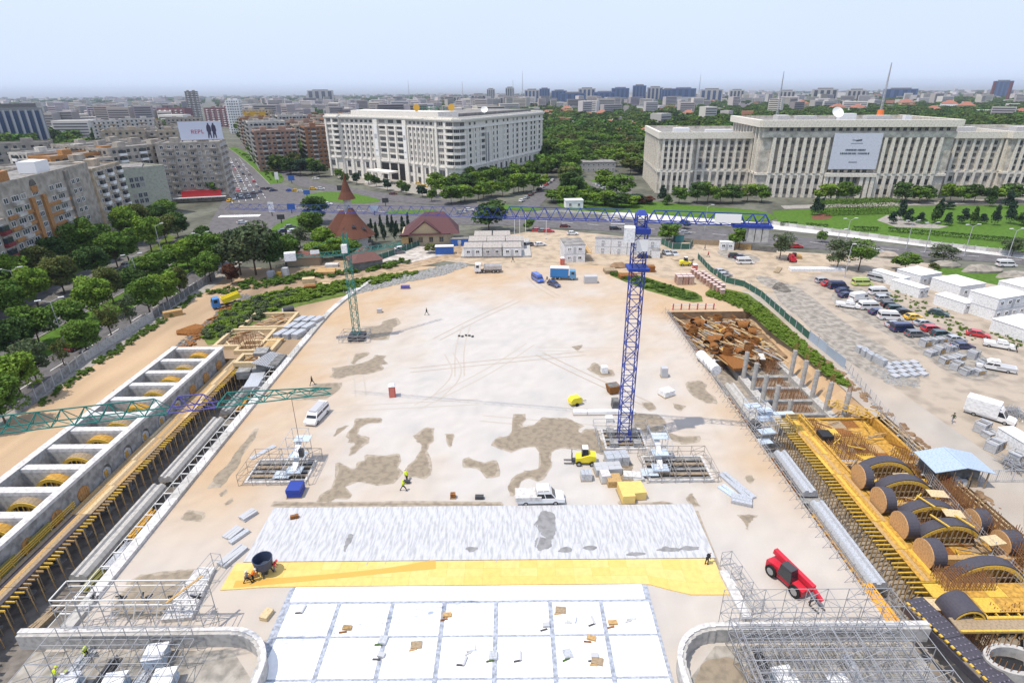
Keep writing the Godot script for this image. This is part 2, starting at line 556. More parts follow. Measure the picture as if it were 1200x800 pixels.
func roads() -> void:
	var A: Material = mats.asphalt
	# the avenue left of the site: two carriageways with a planted middle strip
	flat("road", P([-95.5,-30,-86.5,-30,-86.8,-120,-87.5,-160,-92,-195,-100,-222,-108,-218,-99,-190,-96.5,-160]), 0.03, A, "near carriageway of the tree lined avenue", "road")
	flat("road", P([-114.5,-30,-105.5,-30,-106.5,-150,-109,-190,-114,-220,-127,-218,-119,-190,-115.5,-150]), 0.034, A, "far carriageway of the tree lined avenue", "road")
	flat("lawn", P([-105.5,-30,-95.5,-30,-96.5,-160,-99,-190,-108,-213,-109,-190,-106.5,-150]), 0.04, "lawn", "grass strip between the carriageways of the avenue", "grass")
	flat("pavement", P([-86.5,-30,-84.2,-30,-84.2,-120,-84,-158,-88,-196,-92,-195,-87.5,-160,-86.8,-120]), 0.05, "pavement", "narrow pavement along the concrete site fence", "pavement")
	flat("lawn", P([-175,-30,-114.5,-30,-115.5,-150,-119,-190,-127,-218,-175,-260]), 0.02, "weed_ground", "shaded grass under the trees before the apartment blocks", "grass")
	flat("pavement", P([-124,-30,-118,-30,-119.5,-150,-124,-190,-140,-250,-160,-275,-164,-262,-134,-205]), 0.05, "old_asphalt", "service lane in front of the apartment blocks", "pavement")
	# the junction and the boulevard running away from it
	flat("road", P([-101.3,-189.8,-89.5,-189.4,-97.9,-220.9,-89.9,-240.8,-48.8,-239.1,0.4,-233.8,33.4,-223.1,62.7,-209.3,113.4,-188,156.4,-171.3,193.4,-153,204,-162.5,162.6,-178.9,120.4,-200.7,69,-232.6,37.1,-249.4,0.5,-264.6,-23.4,-274.1,-53.5,-286.7,-89.2,-311.2,-121.3,-333.1,-150.4,-375.8,-194.8,-462.3,-290.2,-618.3,-302.9,-619.6,-212.8,-447.3,-169.6,-358.7,-141.6,-286.4,-126,-242.3]), 0.036, A, "wide road sweeping past the site from the junction to the right", "road")
	flat("lawn", P([-143.1,-353.7,-185.7,-435.1,-241.5,-537.3,-281.3,-607.9,-278.5,-617.2,-224.3,-528.5,-170.5,-434,-145,-383.2,-138.4,-360.4]), 0.06, "lawn", "green median of the boulevard beyond the junction", "grass")
	flat("road", P([-149.7,-391.6,-171.8,-439.2,-225.9,-536,-286.7,-638,-282.9,-648.1,-202,-512.6,-147.3,-417.9,-122.3,-366.6,-84.9,-331,-52.5,-306.6,-16,-284.9,4.6,-279.3,26.9,-364.8,32.1,-383.9,34.9,-371.8,11.4,-266.1,-15.4,-273.7,-49.3,-286.5,-89.9,-313.9,-123.2,-345.8]), 0.048, A, "slip road in front of the white hotel", "road")
	for L in [[P([-107.4,-320.5,-95.8,-325.6,-76.4,-310.5,-62,-291.9,-74,-285.4,-93,-293.4,-108.4,-304.2]), "grass island in the road before the hotel"],[P([-58,-267.3,-42.6,-268.6,-30.8,-268.1,-41.4,-260.5,-54.5,-259.1]), "thin grass island behind the spired chapel"],[P([-97.4,-228.3,-96.1,-259.1,-87.8,-253,-85.2,-220.4]), "small bright lawn beside the zebra crossing"],[P([-16,-284.9,0.6,-279.5,16.2,-268,10.1,-262.1,-9.3,-271.3]), "grass verge under the street trees of the hotel"],[P([32.9,-278,55,-276.9,48.5,-256.5,34.6,-259]), "lawn by the white gatehouse"],[P([16,-265.9,34.9,-350,39.7,-307.1,60.5,-290.6,80.8,-275.7,116.1,-259.3,107.5,-232.6,73.2,-247.9,53.4,-258.2]), "shrub planted grass between the main road and the palace's left corner"],[P([50.2,-363.3,65.6,-377.7,62.3,-351.8,45.9,-349.3]), "lawn beside the small office"]]:
		flat("lawn", smooth(L[0],2), 0.09, "lawn", L[1], "grass")
	flat("road", P([45.9,-349.3,57,-374.3,63.5,-358.8,65.7,-334.9,64.5,-311.2,58.4,-295.7,58.9,-323,54.8,-335.6,45,-323.8]), 0.06, mats.old_asphalt, "access road winding past the small office", "road")
	flat("pavement", P([35.7,-324.3,56.3,-345.3,58.4,-323,52,-306.4,38.4,-307.1]), 0.05, "old_asphalt", "small car park behind the blue jib", "pavement")
	flat("pavement", P([-60.3,-355.7,-32.3,-328.1,-19.8,-315.8,-33.9,-297.9,-55.2,-317.7,-76.6,-336.7,-110.5,-381.1,-112.2,-397.6]), 0.07, "pavement", "forecourt of the white hotel", "pavement")
	flat("pavement", P([-89.9,-240.8,-91.7,-231.2,-92.3,-207.2,-88,-189.3,-74.2,-182.6,-65,-188.6,-78.3,-206.7,-82.4,-240.5]), 0.042, "old_asphalt", "lane and parking beside the chapel garden", "pavement")
	# markings
	var mk := MB.new()
	dashes(mk, W(-91,-40), W(-91.3,-160), 4.0,5.0,0.18,0.045)
	dashes(mk, W(-110,-40), W(-110.6,-160), 4.0,5.0,0.18,0.048)
	dashes(mk, v2(g(-102.5,-277.8)), v2(g(0.46,-247.41)), 5.0,6.0,0.2,0.05)
	dashes(mk, v2(g(0.46,-247.41)), v2(g(65.7,-220.39)), 5.0,6.0,0.2,0.05)
	dashes(mk, v2(g(65.7,-220.39)), v2(g(159.98,-175.98)), 5.0,6.0,0.2,0.05)
	for k in 6: dashes(mk, v2(g(-137.75,-290.87)).lerp(v2(g(-126.84,-305.19)), k / 5.0), v2(g(-246.68,-509.46)).lerp(v2(g(-227.36,-507.87)), k / 5.0), 5.0,6.0,0.22,0.05)
	for k in 16: # zebra crossing
		var p := v2(g(-128.42,-257.62)).lerp(v2(g(-111.93,-258.8)), k / 15.0)
		ribbon(mk, PackedVector2Array([p + W(0.3,2.2), p - W(0.3,2.2)]), 0.95,0.05)
	for k in 5:
		var p := v2(g(39.24,-249.35)).lerp(v2(g(40.66,-235.4)), k / 4.0)
		ribbon(mk, PackedVector2Array([p, p + W(5.5,0.8)]), 0.6,0.05)
	struct("road_markings", mk.mesh(), mats.white_paint, "white lane dashes and zebra crossing of the roads", "structure", "road marking")
	# kerbs
	kerb(P([-86.5,-30,-86.8,-120,-87.5,-160,-92,-195]), "kerb along the pavement by the site fence")
	kerb(P([-95.5,-30,-96.5,-160,-99,-190,-108,-213]), "kerb on the near side of the avenue's grass strip")
	kerb(P([-105.5,-30,-106.5,-150,-109,-190,-108,-213]), "kerb on the far side of the avenue's grass strip")
	kerb(P([-143.1,-353.7,-185.7,-435.1,-241.5,-537.3,-281.3,-607.9]), "kerb of the boulevard's green median")
	# right: verge, promenade, parkland before the long palace
	flat("lawn", P([116.1,-259.3,155.6,-265.6,234.9,-268.2,277.9,-259.8,196.7,-177.8,166.5,-184,138.7,-201.3,124.2,-216.7,106.5,-227.9]), 0.05, "lawn", "mown park lawn before the long colonnaded palace", "grass")
	flat("lawn", P([121.1,-165,127.4,-159.7,136.5,-147.1,150.4,-139.8,160.7,-150.8,147.7,-160.8,132.2,-170.1]), 0.03, "lawn", "rough grass bank behind the white site cabins", "grass")
	flat("pavement", P([150.1,-237.5,160.4,-247.7,165,-245.7,160,-235.4,171,-225.2,164.1,-221,149.9,-224.6]), 0.066, "pavement", "pale path crossing the palace lawn", "pavement")
	flat("lawn", smooth(P([125.1,-243.8,135.4,-254.5,137.3,-248.7,134.1,-241.7,126.1,-238.5]), 2), 0.07, mat("flower_bed", Color(0.17,0.075,0.05), 0.95, texs["grain"],0.5), "reddish flower bed in the palace lawn", "flower bed")
	flat("pavement", P([35.3,-265,57.3,-241.5,99.6,-223.5,120.6,-209.8,161.6,-177.9,182.3,-163.2,190.1,-171.1,167.4,-185.1,125.7,-219.5,103.4,-232.8,71.5,-255.4]), 0.056, "pale_concrete", "pale promenade along the palace park", "pavement")
	flat("pavement", P([125.1,-271.3,249.2,-285.9,285.3,-284,272.9,-270.8,240.1,-274.6,123.4,-263]), 0.06, "pavement", "terrace path before the palace", "pavement")
	# gravel heap strip and grey trampled patches
	for L in [[P([71.3,-154.1,78.2,-156.3,78.4,-140.4,77.2,-121.2,78.2,-108.6,77.3,-97.7,74.6,-93.6,69.2,-95.1,66.5,-101.6,67.6,-121.5,68.2,-138.7]), "worn grey patch across the car park"],[P([69.2,-192.9,77.1,-189.3,81.3,-178.5,71.5,-173.9,68.3,-184.1]), "oily grey patch by the two dark cars"],[P([70,-163.1,76.3,-160.4,75.5,-145.2,69.8,-150.4]), "worn grey track by the green mesh fence"],[P([79.4,-141.7,98.3,-155.7,96.7,-113.5,93.1,-97.4,82.7,-94.1,84.1,-113.8]), "asphalt remains under the parked cars"]]:
		flat("ground", smooth(L[0],2,0.3), 0.03, mat("worn_grey", Color(0.36,0.33,0.29), 0.93, texs["blotch"],0.08, texs["grain"],0.3), L[1])
	flat("lawn", smooth(P([61.2,-91.9,62.5,-98.7,63,-112.4,63,-124.2,63.6,-139.5,62.3,-147.7,55.5,-153,50.1,-145.2,55,-141,58.2,-132.2,58,-119.2,59.3,-107.7,59.4,-95.9]), 1,0.4), 0.035, "weed_ground", "weedy bank along the green mesh fence", "grass")
	flat("lawn", smooth(P([27,-167.9,35.6,-165.9,45,-153.3,51,-145.9,48.1,-138.6,42.2,-142.7,35.3,-152.1]), 1,0.4), 0.03, "weed_ground", "weedy strip below the brick pallets", "grass")
	flat("lawn", smooth(P([-69.4,-118.1,-71.4,-131.8,-69,-149.1,-60.3,-154,-48.9,-160,-37.9,-166.4,-20.9,-174,-20.3,-168.5,-35.6,-154.8,-47.1,-145,-56.2,-138.7,-60.6,-128.2,-62.8,-119.4,-64.4,-114.7]), 1,0.5), 0.03, "weed_ground", "overgrown bank at the far end of the left trench", "grass")

func wet(poly: PackedVector2Array, label: String, m := "wet") -> void:
	var y: float = 0.012 + 0.0006 * names.get("stain", 0)
	var l := 0.0
	for i in poly.size(): l += poly[i].distance_to(poly[(i + 1) % poly.size()])
	var q := smooth(poly, 1, l / poly.size() * 0.10)
	q = smooth(q, 1, l / poly.size() * 0.06)
	flat("stain", smooth(q, 1,0.10), y, m, label, "stain")
	for h in Geometry2D.offset_polygon(poly, 0.3 if l > 12 else 0.12, Geometry2D.JOIN_ROUND).slice(0,1):
		flat("damp_edge", smooth(h, 1,0.16), y - 0.005, mat("damp", Color(0.385,0.335,0.27), 0.8, texs["soft"],0.08, texs["grain"],0.3), "drying rim round the " + label.trim_prefix("large ").trim_prefix("small "), "stain")

func stains() -> void:
	wet(P([-25.8,-71.2,-23.6,-69.6,-22.5,-69.6,-22.7,-71.2,-21.6,-71.7,-22,-73.1,-19.3,-72.7,-17.3,-73.3,-16.8,-71.6,-17,-70,-16,-68.7,-16.8,-66.5,-18.8,-66.1,-21.7,-67.1,-23.6,-65.7,-22.1,-63.8,-22.2,-63.2,-24,-63.4,-24.8,-62.3,-26,-62.3,-25.9,-63.9,-24.8,-65.2,-24.9,-67.6]), "large wet patch behind the walking man in yellow")
	wet(P([-15.5,-78.2,-13.9,-80.7,-13,-80.4,-12.6,-77.3,-13.2,-75.5,-13.2,-74,-12.3,-71.5,-11.9,-68.4,-12.5,-67.5,-13.9,-68,-15.2,-67.7,-15.3,-69.8,-14.1,-72.4,-13.7,-74.1,-13.8,-76.1,-14.8,-77]), "hourglass shaped wet patch in mid floor")
	wet(P([-26,-83.6,-22.2,-83.8,-21.7,-82.5,-24,-82.5,-24.8,-81.5,-25.2,-80.3,-24.8,-78.4,-23,-78,-22.7,-76.8,-23.4,-75.6,-24.4,-73.1,-24.6,-75.1,-24.1,-76.5,-25.4,-76.8,-25.4,-78.1,-26,-78.1,-26.3,-79.6,-25.7,-81.6]), "hooked wet patch right of the white van")
	wet(P([-28.4,-78.7,-28.2,-80.9,-26.9,-81.6,-27.5,-80,-28.2,-78.5]), "small streak of damp beside the hooked patch")
	wet(P([-10.6,-78.8,-9.4,-78.7,-9.4,-76.6,-9.5,-75.1,-10.2,-76.6]), "small wedge shaped damp spot in mid floor")
	wet(P([-7.2,-71.7,-6.5,-72.1,-4.8,-70.6,-2.5,-71.4,-2.1,-67.8,-3.5,-67.4,-4.5,-69.6,-6.4,-70.1,-7.1,-70.2]), "bow shaped damp patch above the concrete slab")
	wet(P([-3.1,-75.6,-2.1,-77.7,-0.1,-77.7,0.3,-84.5,1.9,-84.7,2,-83.1,0.9,-81.1,2.3,-80.3,4.1,-81.7,5.2,-83.4,8.7,-83.3,11.3,-80.9,10.1,-79.4,11,-78.1,11.7,-79.7,13.4,-79.6,13.4,-76.2,14.9,-75,14.6,-72.5,12.1,-73.7,10.2,-74.3,7.7,-74.9,5.8,-74.3,5.1,-71.8,5.5,-70.8,4.4,-67.7,3.4,-66.7,2.5,-67.7,1.6,-67.2,0.7,-66.3,0.4,-64,-0.2,-63.5,-0.5,-65.4,0.1,-67.3,1.7,-68.7,2.9,-68.8,4.2,-69.6,4.2,-75.2,1.8,-75.2,-0.1,-73.8,-1.8,-74.6]), "broad wet patch spreading from the blue crane")
	wet(P([20,-84.5,24.2,-84.1,24.9,-82,24.4,-80.1,21.5,-78.5,19.9,-80.5,19.6,-82.5]), "wet patch behind the blue crane mast")
	wet(P([21.5,-78.4,24.3,-79,25.9,-77.2,29,-77.5,28.8,-76.3,26.1,-75.6,25,-76.4,24.6,-77.3]), "ragged damp patch right of the blue crane")
	wet(P([32.3,-95.5,35,-96.3,35.6,-95,34.6,-92.6,35.6,-89.8,35.2,-87.9,33.7,-88.3,32.4,-90.2,31.9,-92.6]), "wet tongue left of the white container")
	wet(P([22.6,-88.5,24.3,-88.1,24.6,-86.2,23.4,-85.5,22.5,-86.6]), "small damp blot by the blue crane")
	wet(P([28,-88,29.7,-86.9,28.4,-85.4,27.8,-86.5]), "small damp blot nearer the right trench")
	wet(P([15.2,-67.5,16.7,-71.1,17.3,-70.1,16.6,-68,14.9,-65.9]), "damp spot between the pallets")
	wet(P([14.1,-62,15.9,-62,16,-61.3,19.5,-61.7,21.3,-61.3,19,-60.9,15.4,-61,14.2,-61.4]), "long damp line along the slab edge")
	wet(P([23,-62.5,24,-63.6,24.1,-62.1,24.3,-61,23.5,-61]), "forked damp spot right of the slab corner")
	wet(P([32.5,-66.8,33.4,-67.5,33.7,-66.5,32.8,-65.6]), "round damp spot near the steel channels")
	wet(P([28.7,-59.1,31.1,-59.1,30.1,-58.5,28.9,-56.5,29.1,-57.7]), "arrow shaped damp mark")
	wet(P([-32.2,-105.5,-32.4,-109.7,-30.3,-110.5,-29.9,-109.4,-31.4,-107.5,-31.7,-105]), "thin damp curl below the green crane")
	wet(P([-35.6,-103.2,-30.7,-104.5,-28.2,-107,-28.2,-109,-26.1,-108.5,-26.5,-106.9,-25,-104.9,-26.9,-104.9,-25.4,-102.5,-27.7,-100.7,-31.3,-100.3,-32.9,-98.5,-34.8,-99.4,-34.3,-100.8]), "winged damp patch below the green crane")
	wet(P([-34.6,-125.1,-30.2,-125,-30.3,-128.4,-27.7,-130.5,-26.3,-127,-27.9,-123.7,-27.2,-117.4,-31,-117.5,-33.7,-121.2]), "damp patch at the foot of the green crane")
	wet(P([-37.1,-96.4,-32.2,-96.7,-31.8,-95,-33.1,-91,-34.9,-90.6,-38.8,-90.7,-39.9,-91.9,-36.5,-93]), "damp patch under the tip of the long green jib")
	wet(P([12.7,-112.5,15.1,-113.6,13.8,-110.3]), "tiny damp flake in the far floor")
	wet(P([14.9,-101.7,16.6,-104.6,17.4,-101.6,19.4,-101.1,19.3,-98.8,17,-98.4]), "shadowy damp spot round the white cube")
	wet(P([-43,-48.9,-42.2,-49.8,-39.4,-50.1,-37.4,-50.4,-35.1,-50.5,-34.2,-48.8,-34.2,-45.6,-35.1,-44.2,-41.2,-44.3,-42.9,-45.7,-42.9,-47.1,-42.2,-48.2]), "large wet area behind the near left scaffold")
	wet(P([-42.2,-65.7,-41.5,-74.2,-41.6,-80.8,-41,-77.7,-40.6,-65.9]), "long damp band along the left parapet")
	wet(P([-42.6,-59.4,-42.6,-61,-40.1,-60.2,-39.9,-59,-41.5,-59]), "damp blot against the left parapet")
	wet(P([-39.9,-64.3,-39.6,-65.4,-39.2,-64.7,-39.5,-63.8]), "small damp fleck right of the parapet")
	wet(P([-38.4,-62.3,-37.8,-63.2,-37.5,-62.7,-38,-61.9]), "second damp fleck right of the parapet")
	wet(P([-31.8,-62.3,-17.1,-62.1,-1.6,-61.8,-1.6,-61.3,-17,-61.6,-31.8,-61.7]), "damp joint along the far edge of the slab")
	wet(P([22.8,-59.8,23.5,-59.8,23.3,-51,23.1,-49.4,22.8,-50.6,22.9,-54.4]), "brown strip along the right edge of the slab")
	for k in 16: # wheel tracks, in pairs
		var a := W(rr(-34,30), rr(-66,-160))
		var d := Vector2.from_angle(rr(-2.2,-0.9) if k % 3 else rr(-0.4,0.4)) * rr(8,20)
		var p := open_smooth(PackedVector2Array([a, a + d + W(rr(-4,4), 0), a + d * 2.0 + W(rr(-8,8), 0)]), 3)
		if p[-1].y < -165 or absf(p[-1].x + 4) > 40: continue
		var mb := MB.new()
		for s in [-0.9,0.9]: ribbon(mb, p, 0.3,0.006 + k * 0.0002, s)
		struct("tyre_track", mb.mesh(), mat("track%d" % (k % 2), [Color(0.40,0.345,0.28), Color(0.45,0.41,0.36)][k % 2],0.95, texs["grain"],0.5), "faint pair of wheel tracks across the sandy floor", "structure", "stain")
	wet(P([25.4,-70.1,26.6,-70.5,26.7,-68.9,25.6,-67.7,24.9,-68.1]), "dark damp spot in the right sand")

# ------------------------------------------------------------------ the cathedral's concrete: vaults, trenches, slab, ring walls
func arch_poly(x0: float, x1: float, y0: float, y1: float, cx: float, r: float, spring: float) -> PackedVector2Array:
	var p := PackedVector2Array([W(x0, y0), W(x0, y1), W(x1, y1), W(x1, y0), W(cx + r, y0)])
	for i in 15: p.append(W(cx + r * cos(PI * i / 14.0), spring + r * sin(PI * i / 14.0)))
	p.append(W(cx - r, y0))
	return p

func arch_band(cx: float, y: float, r0: float, r1: float, a0: float, a1: float, n: int) -> PackedVector2Array:
	var p := PackedVector2Array()
	for i in n + 1:
		var t := lerpf(a0, a1, float(i) / n)
		p.append(W(cx + cos(t) * r1, y + sin(t) * r1))
	for i in n + 1:
		var t := lerpf(a1, a0, float(i) / n)
		p.append(W(cx + cos(t) * r0, y + sin(t) * r0))
	return p

func at_z(z: float) -> Transform3D: return T(0,0, z)
func along_x(x: float) -> Transform3D: return Transform3D(Basis(V(0,0,-1), V(0,1,0), V(1,0,0)), V(x, 0,0)) # a polygon's x runs towards -z

var bays := [-107.0,-101.4,-96.3,-91.4,-86.2,-81.2,-76.6,-71.8,-66.8,-61.8,-56.9,-52.0,-47.0,-42.0,-37.0,-32.0]

func structures() -> void:
	left_vaults()
	left_trench()
	right_vaults()
	right_trench()
	slab_and_panels()
	ring_walls()
	frames_and_pits()

func left_vaults() -> void:
	var t := thing("vault_gallery", "long grey concrete gallery of open box vaults beside the dirt haul road", "building", V(-63,-4,-70))
	var inv := T(63,4,70)
	var m := MB.new()
	m.bx(-68.6,-4,-107.0,-67.7,3.0,-28)
	part(t, "outer_wall", m.mesh(), mats.concrete, inv)
	# inner wall with round openings between the beams
	m = MB.new()
	for k in bays.size() - 1:
		var z0: float = bays[k]
		var z1: float = bays[k + 1]
		var q := arch_poly(-z1,-z0,-0.6,2.55,-(z0 + z1) * 0.5,1.05,0.3)
		m.prism(q, along_x(-59.3), 0.9)
		m.bx(-59.3,-4, z0,-58.4,-0.6, z1)
	part(t, "inner_wall", m.mesh(), mats.grey_concrete, inv)
	m = MB.new()
	m.bx(-59.35,2.55,-107.5,-58.3,3.0,-28)
	part(t, "rim_beam", m.mesh(), mats.pale_concrete, inv)
	m = MB.new()
	m.bx(-68.7,3.0,-107.5,-67.6,3.12,-28)
	part(t, "rim_beam", m.mesh(), mats.pale_concrete, inv)
	for k in bays.size():
		var z: float = bays[k]
		var b := MB.new()
		b.bx(-67.7,2.35, z - 0.6,-59.35,2.9, z + 0.6)
		part(t, "cross_beam", b.mesh(), mats.pale_concrete, inv)
		b = MB.new()
		b.prism(arch_poly(-67.7,-59.3,-4.0,2.35,-62.9,2.9,-0.75), at_z(z - 0.25), 0.84)
		part(t, "cross_wall", b.mesh(), mats.concrete, inv)
		b = MB.new()
		b.bx(-67.7,-4.0, z + 0.3,-59.3,-3.9, z + 4.4)
		part(t, "bay_floor", b.mesh(), mats.dark_concrete, inv)
	# yellow arch formwork standing in the bays, plywood discs in the wall openings
	var says := ["at the far end of the gallery", "in the second bay from the far end", "in the third bay from the far end", "in the fourth bay from the far end", "in the fifth bay, just beyond the green jib", "in the bay below the green jib", "in the first bay before the green jib", "in the second bay before the green jib", "in the third bay before the green jib", "in the fourth bay before the green jib", "in the fifth bay before the green jib", "in the sixth bay before the green jib", "in the seventh bay before the green jib", "in the nearest bay of the gallery"]
	for k in range(0,13):
		var z: float = bays[k]
		var f := thing("arch_formwork", "%s timber arch formwork %s" % ["yellow" if k % 3 != 2 else "yellow and brown", says[k]], "formwork", V(-62.9,-3.0, z + 1.25))
		m = MB.new()
		m.prism(arch_band(0,2.4,2.45,2.8,0, PI, 16), at_z(-0.6), 0.25)
		m.prism(arch_band(0,2.4,2.3,2.8,0, PI, 16), at_z(0.35), 0.25)
		part(f, "arch_rib", m.mesh(), mats.yellow_beam)
		m = MB.new()
		for i in 17:
			var a0 := PI * i / 17.0
			if k % 3 == 2 and i > 9: continue
			var d := V(cos(a0 + 0.09), sin(a0 + 0.09), 0)
			m.box(V(0,2.4,-0.1) + d * 2.82, V(0.06,0.5,1.1), Basis(V(0,0,1), a0 + 0.09))
		stuff(part(f, "lagging", m.mesh(), mats.old_plank if k % 2 == 1 else mats.yellow_ply))
		m = MB.new()
		for i in 7:
			var x := -2.1 + 0.7 * i
			m.bar(V(x, 0,0.55), V(x, 2.4 + sqrt(maxf(0.0,6.0 - x * x)), 0.55), 0.09)
		m.bar(V(-2.4,2.4,0.6), V(2.4,2.4,0.6), 0.12)
		m.bar(V(-2.4,1.2,0.6), V(2.4,1.2,0.6), 0.1)
		part(f, "prop_frame", m.mesh(), mats.yellow_beam)
		m = MB.new()
		m.box(V(0.9,3.0,0.1), V(1.9,2.8,0.08))
		part(f, "plywood_panel", m.mesh(), mats.yellow_ply)
		part(f, "dark_lining", box_mesh(4.2,4.4,0.06), mats.film_ply, at_z(-0.5))
		var zc: float = (bays[k] + bays[k + 1]) * 0.5
		if k < 3 or k > 7:
			var d := thing("plywood_disc", "round plywood shutter in the gallery's inner wall, %s of its row" % nth(k if k < 3 else k - 5), "shutter", V(-58.42,0.3, zc))
			m = MB.new()
			m.tube(V(-0.25,0,0), V(0.14,0,0), 1.06,1.06,24)
			part(d, "disc", m.mesh(), mat("disc_ply", Color(0.46,0.24,0.085), 0.8, texs["blotch"],0.3))
			m = MB.new()
			for i in 5: m.box(V(0.16,0,-0.8 + 0.4 * i), V(0.05,1.2 + 0.7 * (1 - absf(i - 2) / 2.0), 0.07))
			part(d, "batten", m.mesh(), mats.plank)
		else:
			var d := thing("barrel_formwork", "pale barrel vault formwork showing through the %s open arch of the gallery wall" % nth(k - 3), "formwork", V(-60.2,-0.6, zc))
			m = MB.new()
			m.tube(V(-2.5,0.6,0), V(1.75,0.6,0), 0.9,0.9,18)
			part(d, "barrel", m.mesh(), mats.galvanised)
			m = MB.new()
			m.box(V(1.78,0.7,0.2), V(0.06,0.9,0.7))
			part(d, "plywood_panel", m.mesh(), mats.yellow_ply)
	# the walkway along the wall: boards, yellow beams sticking out, props down to the trench floor
	var w := thing("timber_walkway", "long yellow timber walkway on props along the left gallery wall", "walkway", V(-56,-4,-70))
	inv = T(56,4,70)
	var board := {}
	for k in 3:
		m = MB.new(); m.bx(-0.27,-0.03,-3.0,0.27,0.03,3.0)
		board[k] = m.mesh()
	var beam := MB.new(); beam.bx(-1.5,-0.1,-0.06,1.35,0.1,0.06)
	var beam_mesh := beam.mesh()
	var post := MB.new(); post.bar(V(0,-3.45,0), V(0,0,0), 0.09)
	var post_mesh := post.mesh()
	var z := -112.0
	while z < -30.0:
		for i in 5:
			var mt: Material = mats[["plank", "pale_plank", "old_plank", "plank", "old_plank"][(i + int(-z)) % 5]] if z < -62 else mats[["old_plank", "film_ply", "plank"][(i + int(-z)) % 3]]
			part(w, "board", board[i % 3], mt, inv * Transform3D(Basis(Vector3.UP, rr(-0.004,0.004)), V(-57.6 + i * 0.56,-0.18 + rr(-0.01,0.01), z)))
		z += 6.05
	z = -113.0
	while z < -34.0:
		part(w, "joist", beam_mesh, mats["plank" if int(z * 10) % 2 else "yellow_beam"], inv * Transform3D(Basis(Vector3.UP, rr(-0.06,0.06)), V(-55.5 + rr(-0.12,0.12), -0.35, z)))
		z += 0.62
	z = -112.0
	while z < -34.0:
		for x in [-54.2,-55.6]:
			part(w, "prop", post_mesh, mats.plank if x > -55 else mats.old_plank, inv * Transform3D(Basis(V(0,0,1), rr(-0.03,0.03)), V(x, -0.45, z)))
		z += 1.55
	m = MB.new()
	for i in 3: m.bar(V(-57.9,0.25 + 0.3 * i, -62), V(-57.9,0.25 + 0.3 * i, -30), 0.1)
	for i in 16: m.bar(V(-57.9,-0.1,-61.5 + 2.0 * i), V(-57.9,1.0,-61.5 + 2.0 * i), 0.1)
	part(w, "guard_rail", m.mesh(), mats.yellow_beam, inv)
	# mossy shutter boards leaning below the nearest openings
	for k in 3:
		m = MB.new()
		for i in 6: m.bx(-0.05,0.02 + i * 0.22,-1.7,0.05,0.2 + i * 0.22,1.7)
		solid("shutter_stack", "greenish stack of shutter boards below the %s plywood disc from the near end" % nth(k), "boards", m.mesh(), mat("mossy", Color(0.21,0.2,0.07), 0.9, texs["grain"],0.8), V(-58.0,-0.14,[-50.5,-56.0,-45.0][k]), 0.0)

func trough(called: String, label: String, z0: float, z1: float, x: float, y: float, m: Material) -> void:
	var t := thing(called, label, "concrete channel", V(x, y, (z0 + z1) * 0.5))
	var p := P([-1.05,0,1.05,0,1.05,0.55,0.7,1.0,0.35,1.0,0.2,0.72,-0.2,0.72,-0.35,1.0,-0.7,1.0,-1.05,0.55])
	var b := MB.new()
	b.prism(p, at_z(-(z1 - z0) * 0.5), z1 - z0)
	part(t, "channel", b.mesh(), m)
	b = MB.new()
	b.bx(-1.3,-0.25,-0.25,1.3,0.0,0.25)
	var sleeper := b.mesh()
	for i in 4: part(t, "sleeper", sleeper, mats.old_plank, T(0,0, lerpf(-0.45,0.45, i / 3.0) * (z1 - z0)))

